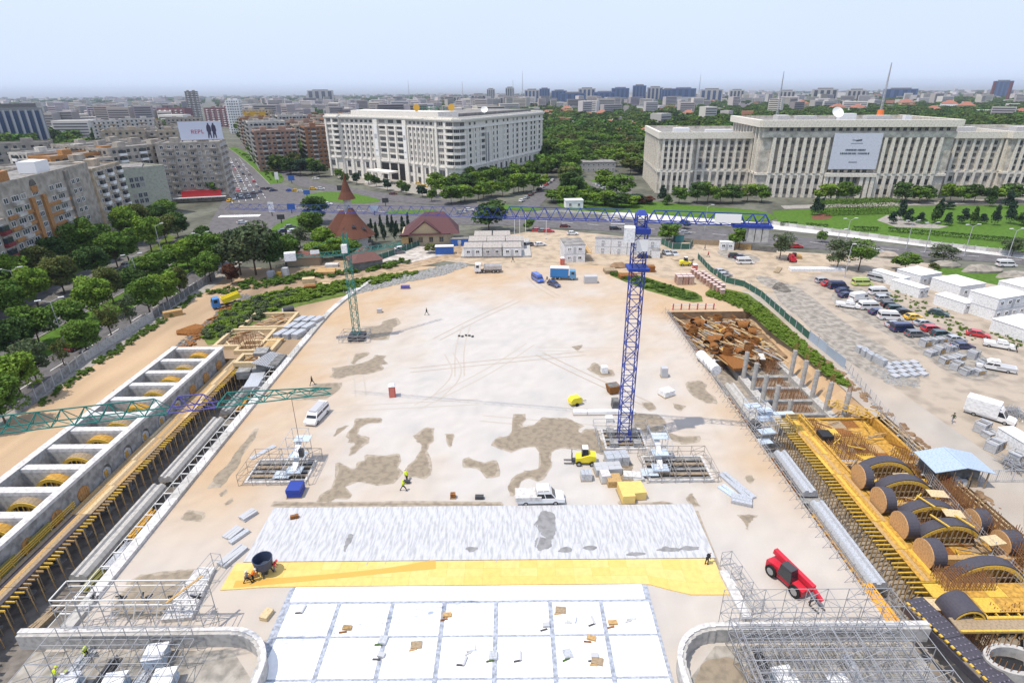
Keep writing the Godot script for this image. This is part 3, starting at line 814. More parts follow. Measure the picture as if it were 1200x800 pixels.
func left_trench() -> void:
	# the long parapet that bounds the floor, then curves away
	var par := thing("parapet", "long pale concrete parapet between the site floor and the left trench", "wall", V(-45.4,0,-90))
	var line := open_smooth(P([-45.5,-41,-45.5,-129,-44.3,-142,-42.2,-153,-40.0,-160]), 2)
	for i in line.size() - 1:
		var a := line[i]
		var b := line[i + 1]
		var n := int(maxf(1.0, roundf(a.distance_to(b) / 6.0)))
		for k in n:
			var p := a.lerp(b, float(k) / n)
			var q := a.lerp(b, float(k + 1) / n)
			var d := (q - p).normalized()
			var s := W(-d.y, d.x)
			q -= d * 0.03
			var m := MB.new()
			m.block(PackedVector2Array([p + s * 0.65, q + s * 0.65, q - s * 0.65, p - s * 0.65]), -4.0 if p.y > -107.9 else 0.0,0.45)
			part(par, "wall_segment", m.mesh(), mats.pale_concrete if (i + k) % 3 else mats.concrete, T(45.4,0,90))
	var rail := MB.new()
	var z := -131.0
	while z < -42.0:
		rail.bar(V(-45.0,0.45, z), V(-45.0,1.5, z), 0.04)
		z += 2.4
	stuff(part(par, "rail_post", rail.mesh(), mats.scaffold_steel, T(45.4,0,90)))
	trough("precast_channel", "nearest grey precast concrete channel lying in the left trench", -69.3,-52.0,-51.6,-2.9, mats.concrete)
	trough("precast_channel", "middle grey precast concrete channel in the left trench, below the jib tip", -88.0,-71.0,-51.6,-2.9, mats.concrete)
	trough("precast_channel", "farthest grey precast concrete channel in the left trench", -99.5,-90.5,-51.4,-2.9, mats.grey_concrete)
	# columns under the walkway
	var zc := -106.0
	var k := 0
	while zc < -38.0:
		var m := MB.new()
		m.tube(Vector3.ZERO, V(0,3.6,0), 0.32,0.32,12)
		m.bx(-0.6,0,-0.6,0.6,0.25,0.6)
		solid("concrete_column", "grey concrete column behind the props of the left walkway, %s from its far end" % nth(k), "column", m.mesh(), mats.grey_concrete, V(-57.2,-4, zc))
		zc += 5.0
		k += 1
	# ladder-like white frames against the parapet
	var lad := thing("ladder_scaffold", "row of white ladder frames against the trench side of the parapet", "scaffold", V(-47.0,-4,-70))
	z = -104.0
	while z < -44.0:
		var m := MB.new()
		m.bar(V(-0.6,4.1,0), V(0.5,4.1,0), 0.12)
		m.bar(V(-0.6,0,0), V(-0.6,4.2,0), 0.07)
		m.bar(V(0.5,0,0), V(0.5,4.2,0), 0.07)
		m.bar(V(-0.6,4.1,0), V(-0.6,4.1,2.2), 0.07)
		part(lad, "frame", m.mesh(), mats.pale_scaffold, T(0,0, z + 70))
		z += 2.2
	# things lying in the trench
	plank_heap("plank_heap", "orange formwork planks heaped beside the nearest concrete channel", V(-48.9,-2.2,-61), 10, V(0.28,0.1,5.0), mats.yellow_ply, 1.1,0.0)
	plank_heap("plank_heap", "orange planks on the trench floor by the far concrete channel", V(-48.9,-2.2,-93), 10, V(0.3,0.1,5.0), mats.yellow_ply, 0.9,0.0)
	plank_heap("timber_stack", "mossy timber stack in the left trench near the ring wall", V(-49.0,-2.4,-51), 14, V(0.2,0.2,3.0), mats.mossy, 0.9,0.1)
	plank_heap("tube_bundle", "bundle of blue grey tubes in the left trench beside the parapet", V(-49.0,-2.4,-55.5), 12, V(0.12,0.12,4.5), mats.galvanised, 0.8,0.02)
	plank_heap("timber_stack", "dark timber stack between the trench wall and the walkway's near end", V(-52.3,-4,-47), 12, V(0.25,0.2,4.0), mats.old_plank, 1.2,0.4)
	for i in 7:
		var m := MB.new()
		m.bx(-1.5,0.0,-0.2,1.5,0.12,0.2)
		solid("loose_plank", "pale loose plank at the near end of the left walkway, %s of seven" % nth(i), "plank", m.mesh(), mats["pale_plank" if i % 2 else "old_plank"], V(-56.0 + rr(-2.2,1.5), -0.11 + i * 0.07,-42.5 + i * 0.8), rr(-0.7,0.7), "loose planks at the near end of the left walkway")
	var shed := thing("bench_stack", "stacked trestles and pale boards beside the left trench's near end", "boards", V(-55.5,-4,-41))
	for i in 9:
		var m := MB.new()
		m.bx(-2.4,0,-0.3,2.4,0.1,0.3)
		part(shed, "plank", m.mesh(), mats[["pale_plank", "pale_concrete", "old_plank"][i % 3]], Transform3D(Basis(Vector3.UP, rr(-0.35,0.35)), V(rr(-1,1.4), 1.2 + 0.33 * i, -2.2 + i * 0.75)))
	var mm := MB.new()
	for i in 6: mm.bar(V(-2 + 0.9 * i, 0,-2 + i), V(-2 + 0.9 * i, 3.8,-2 + i), 0.12)
	part(shed, "trestle", mm.mesh(), mats.old_plank)

func plank_heap(called: String, label: String, at: Vector3, n: int, s: Vector3, m: Material, w: float, mess: float) -> void:
	var t := thing(called, label, "heap" if "heap" in called else "stack", at)
	var b := MB.new()
	b.box(Vector3.ZERO, s)
	var bm := b.mesh()
	var per := maxi(1, int(w / s.x))
	for i in n:
		var layer := i / per
		part(t, "plank", bm, m, Transform3D(Basis(Vector3.UP, rr(-0.06,0.06) - rr(0.0, mess)), V(-w * 0.5 + (i % per + 0.5) * s.x * 1.05, s.y * (0.5 + layer * 1.02), rr(-0.3,0.3))))

func right_vaults() -> void:
	var t := thing("vault_formwork", "yellow timber formwork deck of the right gallery with open pits", "formwork", V(53,-4,-65))
	var inv := T(-53,4,65)
	var m := MB.new()
	m.bx(48.0,-4,-84.5,48.4,-0.3,-46.0)
	m.bx(59.3,-4,-84.5,59.8,0.2,-46.0)
	m.bx(48.4,-4,-84.5,59.3,-1.0,-84.0)
	part(t, "side_wall", m.mesh(), mats.yellow_ply, inv)
	var panel := MB.new(); panel.bx(-1.05,-0.05,-1.15,1.05,0.05,1.15)
	var pm := panel.mesh()
	for i in 5:
		for k in 16:
			var mt: Material = mats[["yellow_ply", "rust", "yellow_beam", "old_plank", "rust", "plank", "yellow_ply"][(i * 5 + k * 3 + i * k) % 7]]
			part(t, "deck_panel", pm, mt, inv * T(49.5 + i * 2.13,-1.2 + rr(-0.04,0.04), -82.5 + k * 2.34))
	# plywood strips of each crossing yoke
	for k in 6:
		m = MB.new()
		m.bx(48.4,-1.0,[-70.6,-66.2,-61.3,-56.8,-51.8,-47.2][k] - 0.35,59.2,-0.2,[-70.6,-66.2,-61.3,-56.8,-51.8,-47.2][k] + 0.35)
		part(t, "yoke_box", m.mesh(), mats["yellow_beam" if k % 2 else "plank"], inv)
	for i in 60: part(t, "loose_beam", box_mesh(0.14,0.14,2.4), mats[["yellow_beam", "plank", "rust", "old_plank"][i % 4]], inv * T(rr(49,59), rr(-1.0,0.1), rr(-83,-47), rr(0,3)))
	var zs := [-68.2,-64.0,-58.8,-55.2,-49.0]
	for k in 5:
		var a := thing("arch_formwork", "dark faced arch formwork with yellow rim in the right gallery, %s from the far end" % nth(k), "formwork", V(52.6,-0.6, zs[k]))
		m = MB.new()
		var r := 4.6
		m.prism(arch_band(0,-2.2,4.75,4.9,0.5, PI - 0.5,24), at_z(-0.7), 1.4)
		part(a, "curved_skin", m.mesh(), mats.film_ply)
		m = MB.new()
		m.prism(arch_band(0,-2.2,4.25,4.74,0.48, PI - 0.48,24), at_z(0.5), 0.24)
		m.prism(arch_band(0,-2.2,4.4,4.74,0.48, PI - 0.48,24), at_z(-0.82), 0.2)
		part(a, "arch_rib", m.mesh(), mats.yellow_beam)
		m = MB.new()
		for i in 13:
			var x := -3.7 + i * 0.617
			m.bar(V(x, -0.4,0.7), V(x * 1.02,-2.2 + sqrt(4.5 * 4.5 - x * x), 0.7), 0.09)
		m.bar(V(-4.0,-0.2,0.7), V(4.0,-0.2,0.7), 0.16)
		m.bar(V(-3.4,0.7,0.62), V(3.4,0.7,0.62), 0.1)
		part(a, "prop_frame", m.mesh(), mats.old_plank)
		m = MB.new()
		m.box(V(0,0.3,-0.3), V(6.0,1.2,0.06))
		part(a, "plywood_panel", m.mesh(), mats.yellow_ply)
	var face := mat("drum_ply", Color(0.52,0.30,0.13), 0.75, texs["soft"],0.3)
	var spots := [[47.2,1.0,-65.6,1.7,1.2, "far"],[47.0,1.0,-60.6,1.7,1.4, "second"],[46.8,1.0,-55.9,1.7,1.5, "third"],[46.7,1.0,-51.2,1.7,1.6, "nearest"],[56.6,0.6,-57.0,1.5,1.6, "far"],[57.2,0.6,-53.2,1.5,1.8, "nearer"]]
	for k in 6:
		var s: Array = spots[k]
		var d := thing("drum_formwork", "dark drum with pale disc end, %s one %s" % [s[5], "beside the yellow walkway" if k < 4 else "on the gallery's outer side"], "formwork", V(s[0] + 0.2, s[1], s[2]))
		m = MB.new()
		m.tube(V(0.1,0,0), V(s[4],0,0), s[3], s[3],28)
		part(d, "drum_skin", m.mesh(), mats.film_ply)
		for i in 9: # boards of the round end
			var y0: float = -s[3] + i * s[3] * 2 / 9.0
			var y1: float = y0 + s[3] * 2 / 9.0 - 0.015
			var q := PackedVector2Array()
			for e in 5:
				var yy := lerpf(y0, y1, e / 4.0)
				q.append(W(yy, sqrt(maxf(0.0, s[3] * s[3] - yy * yy)) * 0.99 + 0.002))
			for e in 5:
				var yy := lerpf(y1, y0, e / 4.0)
				q.append(W(yy, -sqrt(maxf(0.0, s[3] * s[3] - yy * yy)) * 0.99 - 0.002))
			m = MB.new()
			m.prism(q, along_x(-0.02), 0.1)
			part(d, "plank", m.mesh(), face)
	# the yellow walkway
	var w := thing("timber_walkway", "bright yellow timber walkway on props along the right gallery", "walkway", V(46,-4,-64))
	inv = T(-46,4,64)
	var b := MB.new(); b.bx(-0.24,-0.03,-2.4,0.24,0.03,2.4)
	var bm := b.mesh()
	var z := -79.5
	while z < -46.5:
		for i in 4:
			part(w, "board", bm, mats[["yellow_ply", "yellow_beam", "yellow_ply", "plank"][(i + int(-z)) % 4]], inv * Transform3D(Basis(Vector3.UP, rr(-0.006,0.006)), V(45.1 + i * 0.5,0.1 + rr(-0.012,0.012), z)))
		z += 4.85
	b = MB.new(); b.bx(-1.8,-0.1,-0.06,1.8,0.1,0.06)
	var jm := b.mesh()
	b = MB.new(); b.bar(V(0,-3.7,0), Vector3.ZERO, 0.1)
	var pst := b.mesh()
	z = -82.5
	while z < -44.5:
		part(w, "joist", jm, mats.yellow_beam, inv * Transform3D(Basis(Vector3.UP, rr(-0.05,0.05)), V(45.0 + rr(-0.1,0.1), -0.06, z)))
		part(w, "prop", pst, mats.plank, inv * Transform3D(Basis(V(0,0,1), rr(-0.02,0.02)), V(43.6,-0.17, z)))
		if int(z * 2) % 2 == 0: part(w, "prop", pst, mats.old_plank, inv * T(45.2,-0.17, z + 0.2))
		z += 0.72
	b = MB.new()
	for x in [44.7,47.2]:
		for h in [0.7,1.2]: b.bar(V(x, h, -82), V(x, h, -78), 0.09)
		for i in 4: b.bar(V(x, 0,-82 + 1.33 * i), V(x, 1.3,-82 + 1.33 * i), 0.09)
	for h in [0.7,1.2]: b.bar(V(44.7, h, -82), V(47.2, h, -82), 0.09)
	part(w, "guard_rail", b.mesh(), mats.yellow_beam, inv)
	b = MB.new()
	b.bx(47.2,-3.8,-82,47.9,-0.4,-46)
	part(w, "shutter_wall", b.mesh(), mats.yellow_ply, inv)
	# near deck turning right, with brown reinforcement hanging below
	var dk := thing("timber_deck", "yellow timber deck crossing the right gallery's near end", "deck", V(52,-4,-46))
	inv = T(-52,4,46)
	for i in 7:
		for k in 2:
			m = MB.new(); m.bx(-0.98,-0.04,-0.95,0.98,0.04,0.95)
			part(dk, "deck_panel", m.mesh(), mats["yellow_ply" if (i + k) % 3 else "yellow_beam"], inv * T(45.6 + i * 2.0,0.16,-46.6 + k * 1.94))
	for i in 12:
		m = MB.new(); m.bx(-0.07,-0.1,-1.3,0.07,0.1,1.3)
		part(dk, "joist", m.mesh(), mats.yellow_beam, inv * Transform3D(Basis(Vector3.UP, 0.5 if i > 6 else 0.0), V(45.2 + i * 1.15,-0.04,-44.3)))
	m = MB.new()
	for i in 7:
		m.bar(V(45.3 + 2 * i, -4,-44), V(45.3 + 2 * i, 0,-44), 0.12)
		m.bar(V(45.3 + 2 * i, -4,-44), V(46.3 + 2 * i, 0,-44.5), 0.1)
	part(dk, "prop_frame", m.mesh(), mats.plank, inv)
	for i in 5: rebar_cage("brown reinforcement cage standing %s" % ["at the near end of the right gallery", "beside the near yellow deck", "under the yellow deck's right half", "at the foot of the dark ramp", "behind the drum nearest the hut"][i],[V(45.6,-2.6,-43.6), V(49.0,0.2,-47.6), V(52.6,-2.0,-44.2), V(46.6,-2,-41.6), V(58.4,-1.0,-57)][i],[V(3.4,3.2,1.2), V(5.4,1.5,2.2), V(5.4,2.4,0.8), V(2.2,2.6,1.4), V(1.6,3.2,16)][i],0.3)
	for i in 9: rebar_cage("brown reinforcement bars %s" % ["rising from the first pit of the yellow formwork", "by the outer foot of the first arch", "along the walkway before the first arch", "in the farthest corner of the yellow formwork", "behind the second arch", "behind the third arch", "behind the fourth arch", "by the outer foot of the third arch", "beside the wire fence's near end"][i], V([53.0,57.5,50.0,49.0,53.5,53.5,53.5,58.2,59.4][i],-1.1,[-76,-70,-74,-80.5,-66.2,-61.6,-57.2,-63,-50][i]), V([4.0,2.2,2.4,1.4,7.5,7.5,7.5,2.0,1.4][i],[1.0,2.2,1.2,1.6,1.3,1.3,1.3,2.8,3.4][i],[5.0,5.0,8.0,4.0,1.2,1.2,1.2,6.0,8.0][i]), 0.32)
	# pale boards lying on the formwork
	for i in 6:
		m = MB.new(); m.bx(-1.1,0,-0.75,1.1,0.06,0.75)
		solid("plywood_sheet", "pale plywood sheet lying on the right gallery formwork, %s" % ["by the first arch", "by the second arch's right foot", "by the third arch's right foot", "by the fourth arch's right foot", "on the near deck", "under the ring wall's end"][i], "plywood", m.mesh(), mats.pale_plank, [V(54.2,0.4,-66.3), V(55.0,1.6,-61.0), V(54.4,1.6,-57.2), V(55.6,1.7,-52.4), V(57.0,0.3,-46.2), V(43.4,0.6,-44.4)][i], rr(-0.2,0.2))
	for i in 5:
		m = MB.new(); m.bx(-0.1,0,-1.2,0.1,0.12,1.2)
		solid("yellow_beam", "single yellow timber beam lying across the %s" % ["third arch", "fourth arch near its left foot", "fourth arch near its right foot", "far pit of the yellow formwork", "pit behind the first arch"][i], "beam", m.mesh(), mats.yellow_beam, [V(51.9,2.15,-58.8), V(51.2,2.15,-55.2), V(54.2,2.05,-55.2), V(50.2,-0.6,-77), V(52.0,-0.6,-72)][i],0.35)
	var shaft := MB.new()
	shaft.bx(-0.9,0,-1.0,0.9,1.3,1.0)
	solid("black_box", "black open box beside the far end of the yellow walkway", "box", shaft.mesh(), mats.black, V(49.0,-0.9,-77.5))
	m = MB.new()
	for i in 8: m.bx(-1.0, i * 0.09,-0.7,1.0, i * 0.09 + 0.07,0.7)
	solid("sheet_stack", "blue grey stack of steel sheets behind the first yellow-rimmed arch", "stack", m.mesh(), mats.galvanised, V(49.4,-1.1,-70.8))
	# timber gangway with yellow rails at the far outer corner, and the long outer edge boards
	var g := thing("timber_gangway", "yellow timber gangway climbing out of the right gallery's far corner", "gangway", V(57.2,-1,-85))
	m = MB.new()
	for s in [-0.7,0.7]:
		m.bar(V(s - 1.4,0.2,-3.4), V(s + 1.8,1.4,3.0), 0.14)
		m.bar(V(s - 1.4,1.2,-3.4), V(s + 1.8,2.4,3.0), 0.1)
		for i in 5: m.bar(V(s - 1.4 + 0.8 * i, 0.2 + 0.3 * i, -3.4 + 1.6 * i), V(s - 1.4 + 0.8 * i, 1.25 + 0.3 * i, -3.4 + 1.6 * i), 0.1)
	part(g, "rail", m.mesh(), mats.yellow_beam)
	m = MB.new()
	for i in 11: m.box(V(-1.3 + 0.3 * i, 0.25 + 0.115 * i, -3.2 + 0.61 * i), V(1.3,0.06,0.3), Basis(Vector3.UP, 0.45))
	part(g, "tread", m.mesh(), mats.plank)
	var edge := thing("edge_rail", "pale timber edge rail along the outer side of the right gallery", "rail", V(60.3,0,-64))
	m = MB.new()
	for h in [0.3,0.9]: m.bar(V(0, h, -18), V(0, h, 18), 0.1,0.18)
	for i in 16: m.bar(V(0,0,-18 + 2.4 * i), V(0,1.1,-18 + 2.4 * i), 0.1)
	part(edge, "rail", m.mesh(), mats.pale_plank)

func rebar_cage(label: String, at: Vector3, s: Vector3, step: float) -> void:
	var m := MB.new()
	var nx := maxi(2, int(s.x / step))
	var nz := maxi(2, int(s.z / step / 1.4))
	for i in nx + 1:
		for k in nz + 1:
			if i > 0 and i < nx and k > 0 and k < nz and (i + k) % 2: continue
			var p := V(-s.x * 0.5 + s.x * i / nx, 0,-s.z * 0.5 + s.z * k / nz)
			m.bar(p, p + V(rr(-0.07,0.07), s.y * rr(0.85,1.1), rr(-0.07,0.07)), 0.05)
	for h in [0.3,0.65]:
		for i in nx + 1: m.bar(V(-s.x * 0.5 + s.x * i / nx, s.y * h, -s.z * 0.5), V(-s.x * 0.5 + s.x * i / nx, s.y * h, s.z * 0.5), 0.035)
		m.bar(V(-s.x * 0.5, s.y * h, -s.z * 0.5), V(s.x * 0.5, s.y * h, -s.z * 0.5), 0.035)
		m.bar(V(-s.x * 0.5, s.y * h, s.z * 0.5), V(s.x * 0.5, s.y * h, s.z * 0.5), 0.035)
	var t := thing("reinforcement_cage", label, "reinforcement", at)
	stuff(part(t, "rebar", m.mesh(), mats.rebar))

func right_trench() -> void:
	trough("precast_channel", "nearest shiny grey channel beside the yellow walkway's props", -62.8,-48.6,40.8,-1.7, mats.galvanised)
	trough("precast_channel", "middle shiny grey channel in the right trench", -74.6,-64.8,40.9,-1.7, mats.galvanised)
	trough("precast_channel", "far pale grey channel in the right trench, behind the stair tower", -97.5,-84.5,41.2,-2.0, mats.concrete)
	for i in 3: # piers under the channels
		var m := MB.new()
		m.bx(-1.4,0,-6,1.4,2.0,6)
		solid("channel_bed", "concrete bed under the %s grey channel of the right trench" % ["nearest", "middle", "far"][i], "plinth", m.mesh(), mats.grey_concrete, V(41.0,-4,[-55.6,-69.8,-91.0][i]))
	# rusty formwork trays left of the channels
	for k in 3:
		var t := thing("rusty_tray", ["long orange formwork tray beside the nearest channel", "rust brown ladder tray at the trench edge beside the middle channel", "rust brown tray left of the far pale channel"][k], "formwork", [V(38.9,-2.0,-54.5), V(38.7,-2.0,-69.6), V(38.9,-2.0,-88.5)][k])
		var l: float = [14.0,9.0,11.0][k]
		var m := MB.new(); m.bx(-0.85,-0.1,-l * 0.5,0.85,0.0, l * 0.5)
		part(t, "tray", m.mesh(), mats.rust)
		m = MB.new()
		for s in [-0.8,0.8]: m.bx(s - 0.06,0,-l * 0.5, s + 0.06,0.35, l * 0.5)
		part(t, "side_rail", m.mesh(), mats["yellow_ply" if k == 0 else "rust"])
		m = MB.new(); m.bx(-0.74,0.0,-0.2,0.74,0.3,0.2)
		var mm := m.mesh()
		var n := int(l / 1.5)
		for i in n: part(t, "rung", mm, mats[["yellow_ply", "rust", "pale_plank"][k]], T(0,0,-l * 0.5 + (i + 0.5) * l / n))
	plank_heap("plank_heap", "bright orange plank heap at the near end of the grey channels", V(39.2,-1.2,-46.0), 12, V(0.3,0.14,5.4), mat("orange_ply", Color(0.72,0.34,0.04), 0.7, texs["soft"],0.3), 1.9,0.02)
	# edge scaffolding along the whole right side of the floor
	var e := thing("edge_scaffold", "low steel tube guard scaffold along the right edge of the site floor", "scaffold", V(37.4,0,-70))
	var segs := [[-132.0,-118.0],[-118.0,-104.0],[-104.0,-90.0],[-90.0,-76.0],[-76.0,-62.0],[-62.0,-46.0]]
	for s in segs:
		var m := MB.new()
		var z: float = s[0]
		while z < s[1] - 0.1:
			var x := rr(-0.1,0.1)
			m.bar(V(x, -1.5, z + 70), V(x, 1.7, z + 70), 0.055)
			m.bar(V(x - 0.9,0, z + 70), V(x, 1.4, z + 70), 0.045)
			m.bar(V(x + 0.9,-2, z + 70), V(x + 0.9,1.0, z + 70), 0.05)
			m.bar(V(x, 0.9, z + 70), V(x + 0.9,0.9, z + 70), 0.045)
			z += 1.75
		for h in [0.6,1.2]: m.bar(V(0, h, s[0] + 70), V(0, h, s[1] + 70), 0.045)
		m.bar(V(0.9,0.5, s[0] + 70), V(0.9,0.5, s[1] + 70), 0.045)
		stuff(part(e, "scaffold_tubes", m.mesh(), mats.scaffold_steel))
	var pt := thing("prop_thicket", "thicket of thin steel props between the grey channels and the yellow walkway", "props", V(43,-4,-64))
	var m2 := MB.new()
	for i in 90:
		var p := V(rr(-0.9,0.3), 0, rr(-18,18))
		m2.bar(p, p + V(rr(-0.5,0.5), rr(1.5,3.4), rr(-0.5,0.5)), 0.05)
		m2.bar(p + V(0,1.4,0), p + V(rr(-0.3,0.3), 1.5,1.6), 0.045)
	stuff(part(pt, "prop", m2.mesh(), mats.scaffold_steel))
	# round columns in two rows with the beams that join them
	var ci := 0
	for r in 2:
		for k in 5 if r == 0 else 5:
			var p: Vector3 = [[V(46.1,-4,-103.2), V(46.0,-4,-98.2), V(45.9,-4,-93.3), V(46.3,-4,-89.3), V(48.6,-4,-88.6)],[V(55.8,-4,-103.8), V(55.8,-4,-99.1), V(55.9,-4,-95.0), V(56.0,-4,-90.2), V(57.0,-4,-86.4)]][r][k]
			var t := thing("round_column", "grey round concrete column with rusty starter bars, %s of the %s row from the far end" % [nth(k), "inner" if r == 0 else "outer"], "column", p)
			var h := 6.7 if not (r == 0 and k == 4) else 4.2
			var m := MB.new()
			m.tube(Vector3.ZERO, V(0, h, 0), 0.42,0.42,16)
			part(t, "shaft", m.mesh(), mats.concrete)
			m = MB.new()
			for i in 8: m.bar(V(cos(i * PI / 4) * 0.32, h, sin(i * PI / 4) * 0.32), V(cos(i * PI / 4) * 0.34 + rr(-0.05,0.05), h + 1.5, sin(i * PI / 4) * 0.34), 0.045)
			stuff(part(t, "starter_bar", m.mesh(), mats.rebar))
			ci += 1
	for k in 2:
		var m := MB.new()
		m.bx(-0.8,0,-15.0,0.8,1.1,15.0)
		solid("footing_beam", "long pale footing beam under the %s row of round columns" % ["inner", "outer"][k], "beam", m.mesh(), mats.concrete, V([46.2,56.4][k],-4,[-98,-99.5][k]))
	for k in 4:
		var m := MB.new()
		m.bx(-4.3,0,-0.45,4.3,0.8,0.45)
		solid("cross_footing", "grey cross beam between the column rows, %s from the far end" % nth(k), "beam", m.mesh(), mats.grey_concrete, V(51.3,-4,-104.2 + 4.9 * k))
	for k in 4: rebar_cage("rusty reinforcement mat %s" % ["between the first two column pairs", "between the middle column pairs", "by the last column pair", "beside the outer footing's far end"][k],[V(51,-4,-101.8), V(52,-4,-96.8), V(51,-4,-91.5), V(53.4,-4,-108)][k],[V(6,1.0,3.2), V(6.5,1.3,3.4), V(6,1.2,3), V(2.5,3.0,3)][k],0.35)
	# earth bank that slopes down into the trench on the outer side
	var bank := MB.new()
	bank.tinted = true
	for i in 24:
		for k in 5:
			var pp := []
			for q in [[0,0],[0,1],[1,1],[1,0]]:
				var z: float = -133.0 + (i + q[0]) * 2.0
				var u: float = (k + q[1]) / 5.0
				pp.append(V(60.2 - u * 4.3 + 0.35 * fine.get_noise_2d(z * 3.0, u * 20.0), -4.0 * u + 0.03 + 0.3 * fine.get_noise_2d(z * 4.0 + 9.0, u * 30.0) * (1.0 if k + q[1] > 0 else 0.0), z))
			bank.col = Color(0.45,0.315,0.19) * (1.0 + 0.4 * fine.get_noise_2d(i * 4.0, k * 9.0))
			bank.quad(pp[0], pp[1], pp[2], pp[3])
	struct("terrain", bank.mesh(), tinted("bank", 0.95, texs["grain"],0.4), "raw brown earth bank sloping into the right trench", "structure", "earth bank")
	struct("ground", grid(59.9,-133,62.2,-83,1.2,0.02, lot_tone).mesh(), mats.sand, "strip of ground above the raw earth bank")
	# far rusty formwork yard
	var yard := thing("formwork_heap", "sprawling heap of rusty formwork drums, beams and boards at the right trench's far end", "heap", V(46,-4,-118))
	var drum := MB.new()
	drum.lathe([W(0.95,-0.9), W(1.0,-0.9), W(1.0,0.9), W(0.9,0.9), W(0.9,-0.9)],16)
	var dm := drum.mesh()
	var bmr := MB.new(); bmr.box(Vector3.ZERO, V(0.2,0.2,4.6))
	var bmm := bmr.mesh()
	var bp := MB.new(); bp.box(Vector3.ZERO, V(1.1,0.1,2.4))
	var bpm := bp.mesh()
	for i in 24:
		var z := rr(-12,8)
		part(yard, "rusty_drum", dm, mats.rust, Transform3D(Basis(Vector3.UP, rng.randf() * PI) * Basis(V(1,0,0), PI / 2 * float(i % 3 > 0)), V(rr(-6,9), 3.0 + rr(0,0.8), z)))
	for i in 190:
		var z := rr(-13,10)
		part(yard, "beam", bmm, mats[["rust", "pale_plank", "old_plank", "pale_plank", "rust", "galvanised", "plank"][i % 7]], Transform3D(Basis(Vector3.UP, rr(-0.35,0.35) + (1.2 if i % 5 == 0 else 0.45)) * Basis(V(1,0,0), rr(-0.08,0.08)), V(rr(-6.5,10), rr(2.2,3.6), z)))
	for i in 60:
		part(yard, "panel", bpm, mats[["rust", "yellow_ply", "old_plank", "pale_concrete", "rust"][i % 5]], Transform3D(Basis(Vector3.UP, rng.randf() * 3.0) * Basis(V(1,0,0), rr(-0.15,0.15)), V(rr(-6,9.5), rr(2.2,3.1), rr(-13,10))))
	var m3 := MB.new()
	m3.bx(-8,0,-14,12,2.2,8)
	part(yard, "timber_bed", m3.mesh(), mats.earth, T(0,0,-0.5))
	m3 = MB.new()
	m3.bx(-1.9,0,-3.4,1.9,0.5,3.4)
	solid("rusty_plate", "large flat rusty formwork plate behind the far grey channel", "formwork", m3.mesh(), mats.rust, V(45.6,-1.6,-107.2), 0.1)
	m3 = MB.new()
	m3.tube(V(0,0.9,-3.6), V(0,0.9,3.6), 1.0,1.0,18)
	var tank := thing("white_tank", "white capped cylinder lying at the trench edge beside the rusty heap", "tank", V(38.4,0,-102.5), 0.12)
	part(tank, "barrel", m3.mesh(), mats.white_metal)
	m3 = MB.new()
	for s in [-2.4,2.4]: m3.bx(-0.9,0, s - 0.2,0.9,0.35, s + 0.2)
	part(tank, "cradle", m3.mesh(), mats.dark_metal)
	var fence := thing("red_barrier", "red and white barrier at the far end of the rusty heap", "barrier", V(44.8,0,-134.4))
	m3 = MB.new()
	for h in [0.5,1.2]: m3.bx(-5.5, h, -0.06,5.5, h + 0.18,0.06)
	part(fence, "rail", m3.mesh(), mats.white_paint)
	for i in 6:
		m3 = MB.new(); m3.bx(-0.12,0,-0.12,0.12,1.6,0.12)
		part(fence, "post", m3.mesh(), mat("signal_red", Color(0.55,0.03,0.025), 0.6), T(-5 + 2 * i, 0,0))

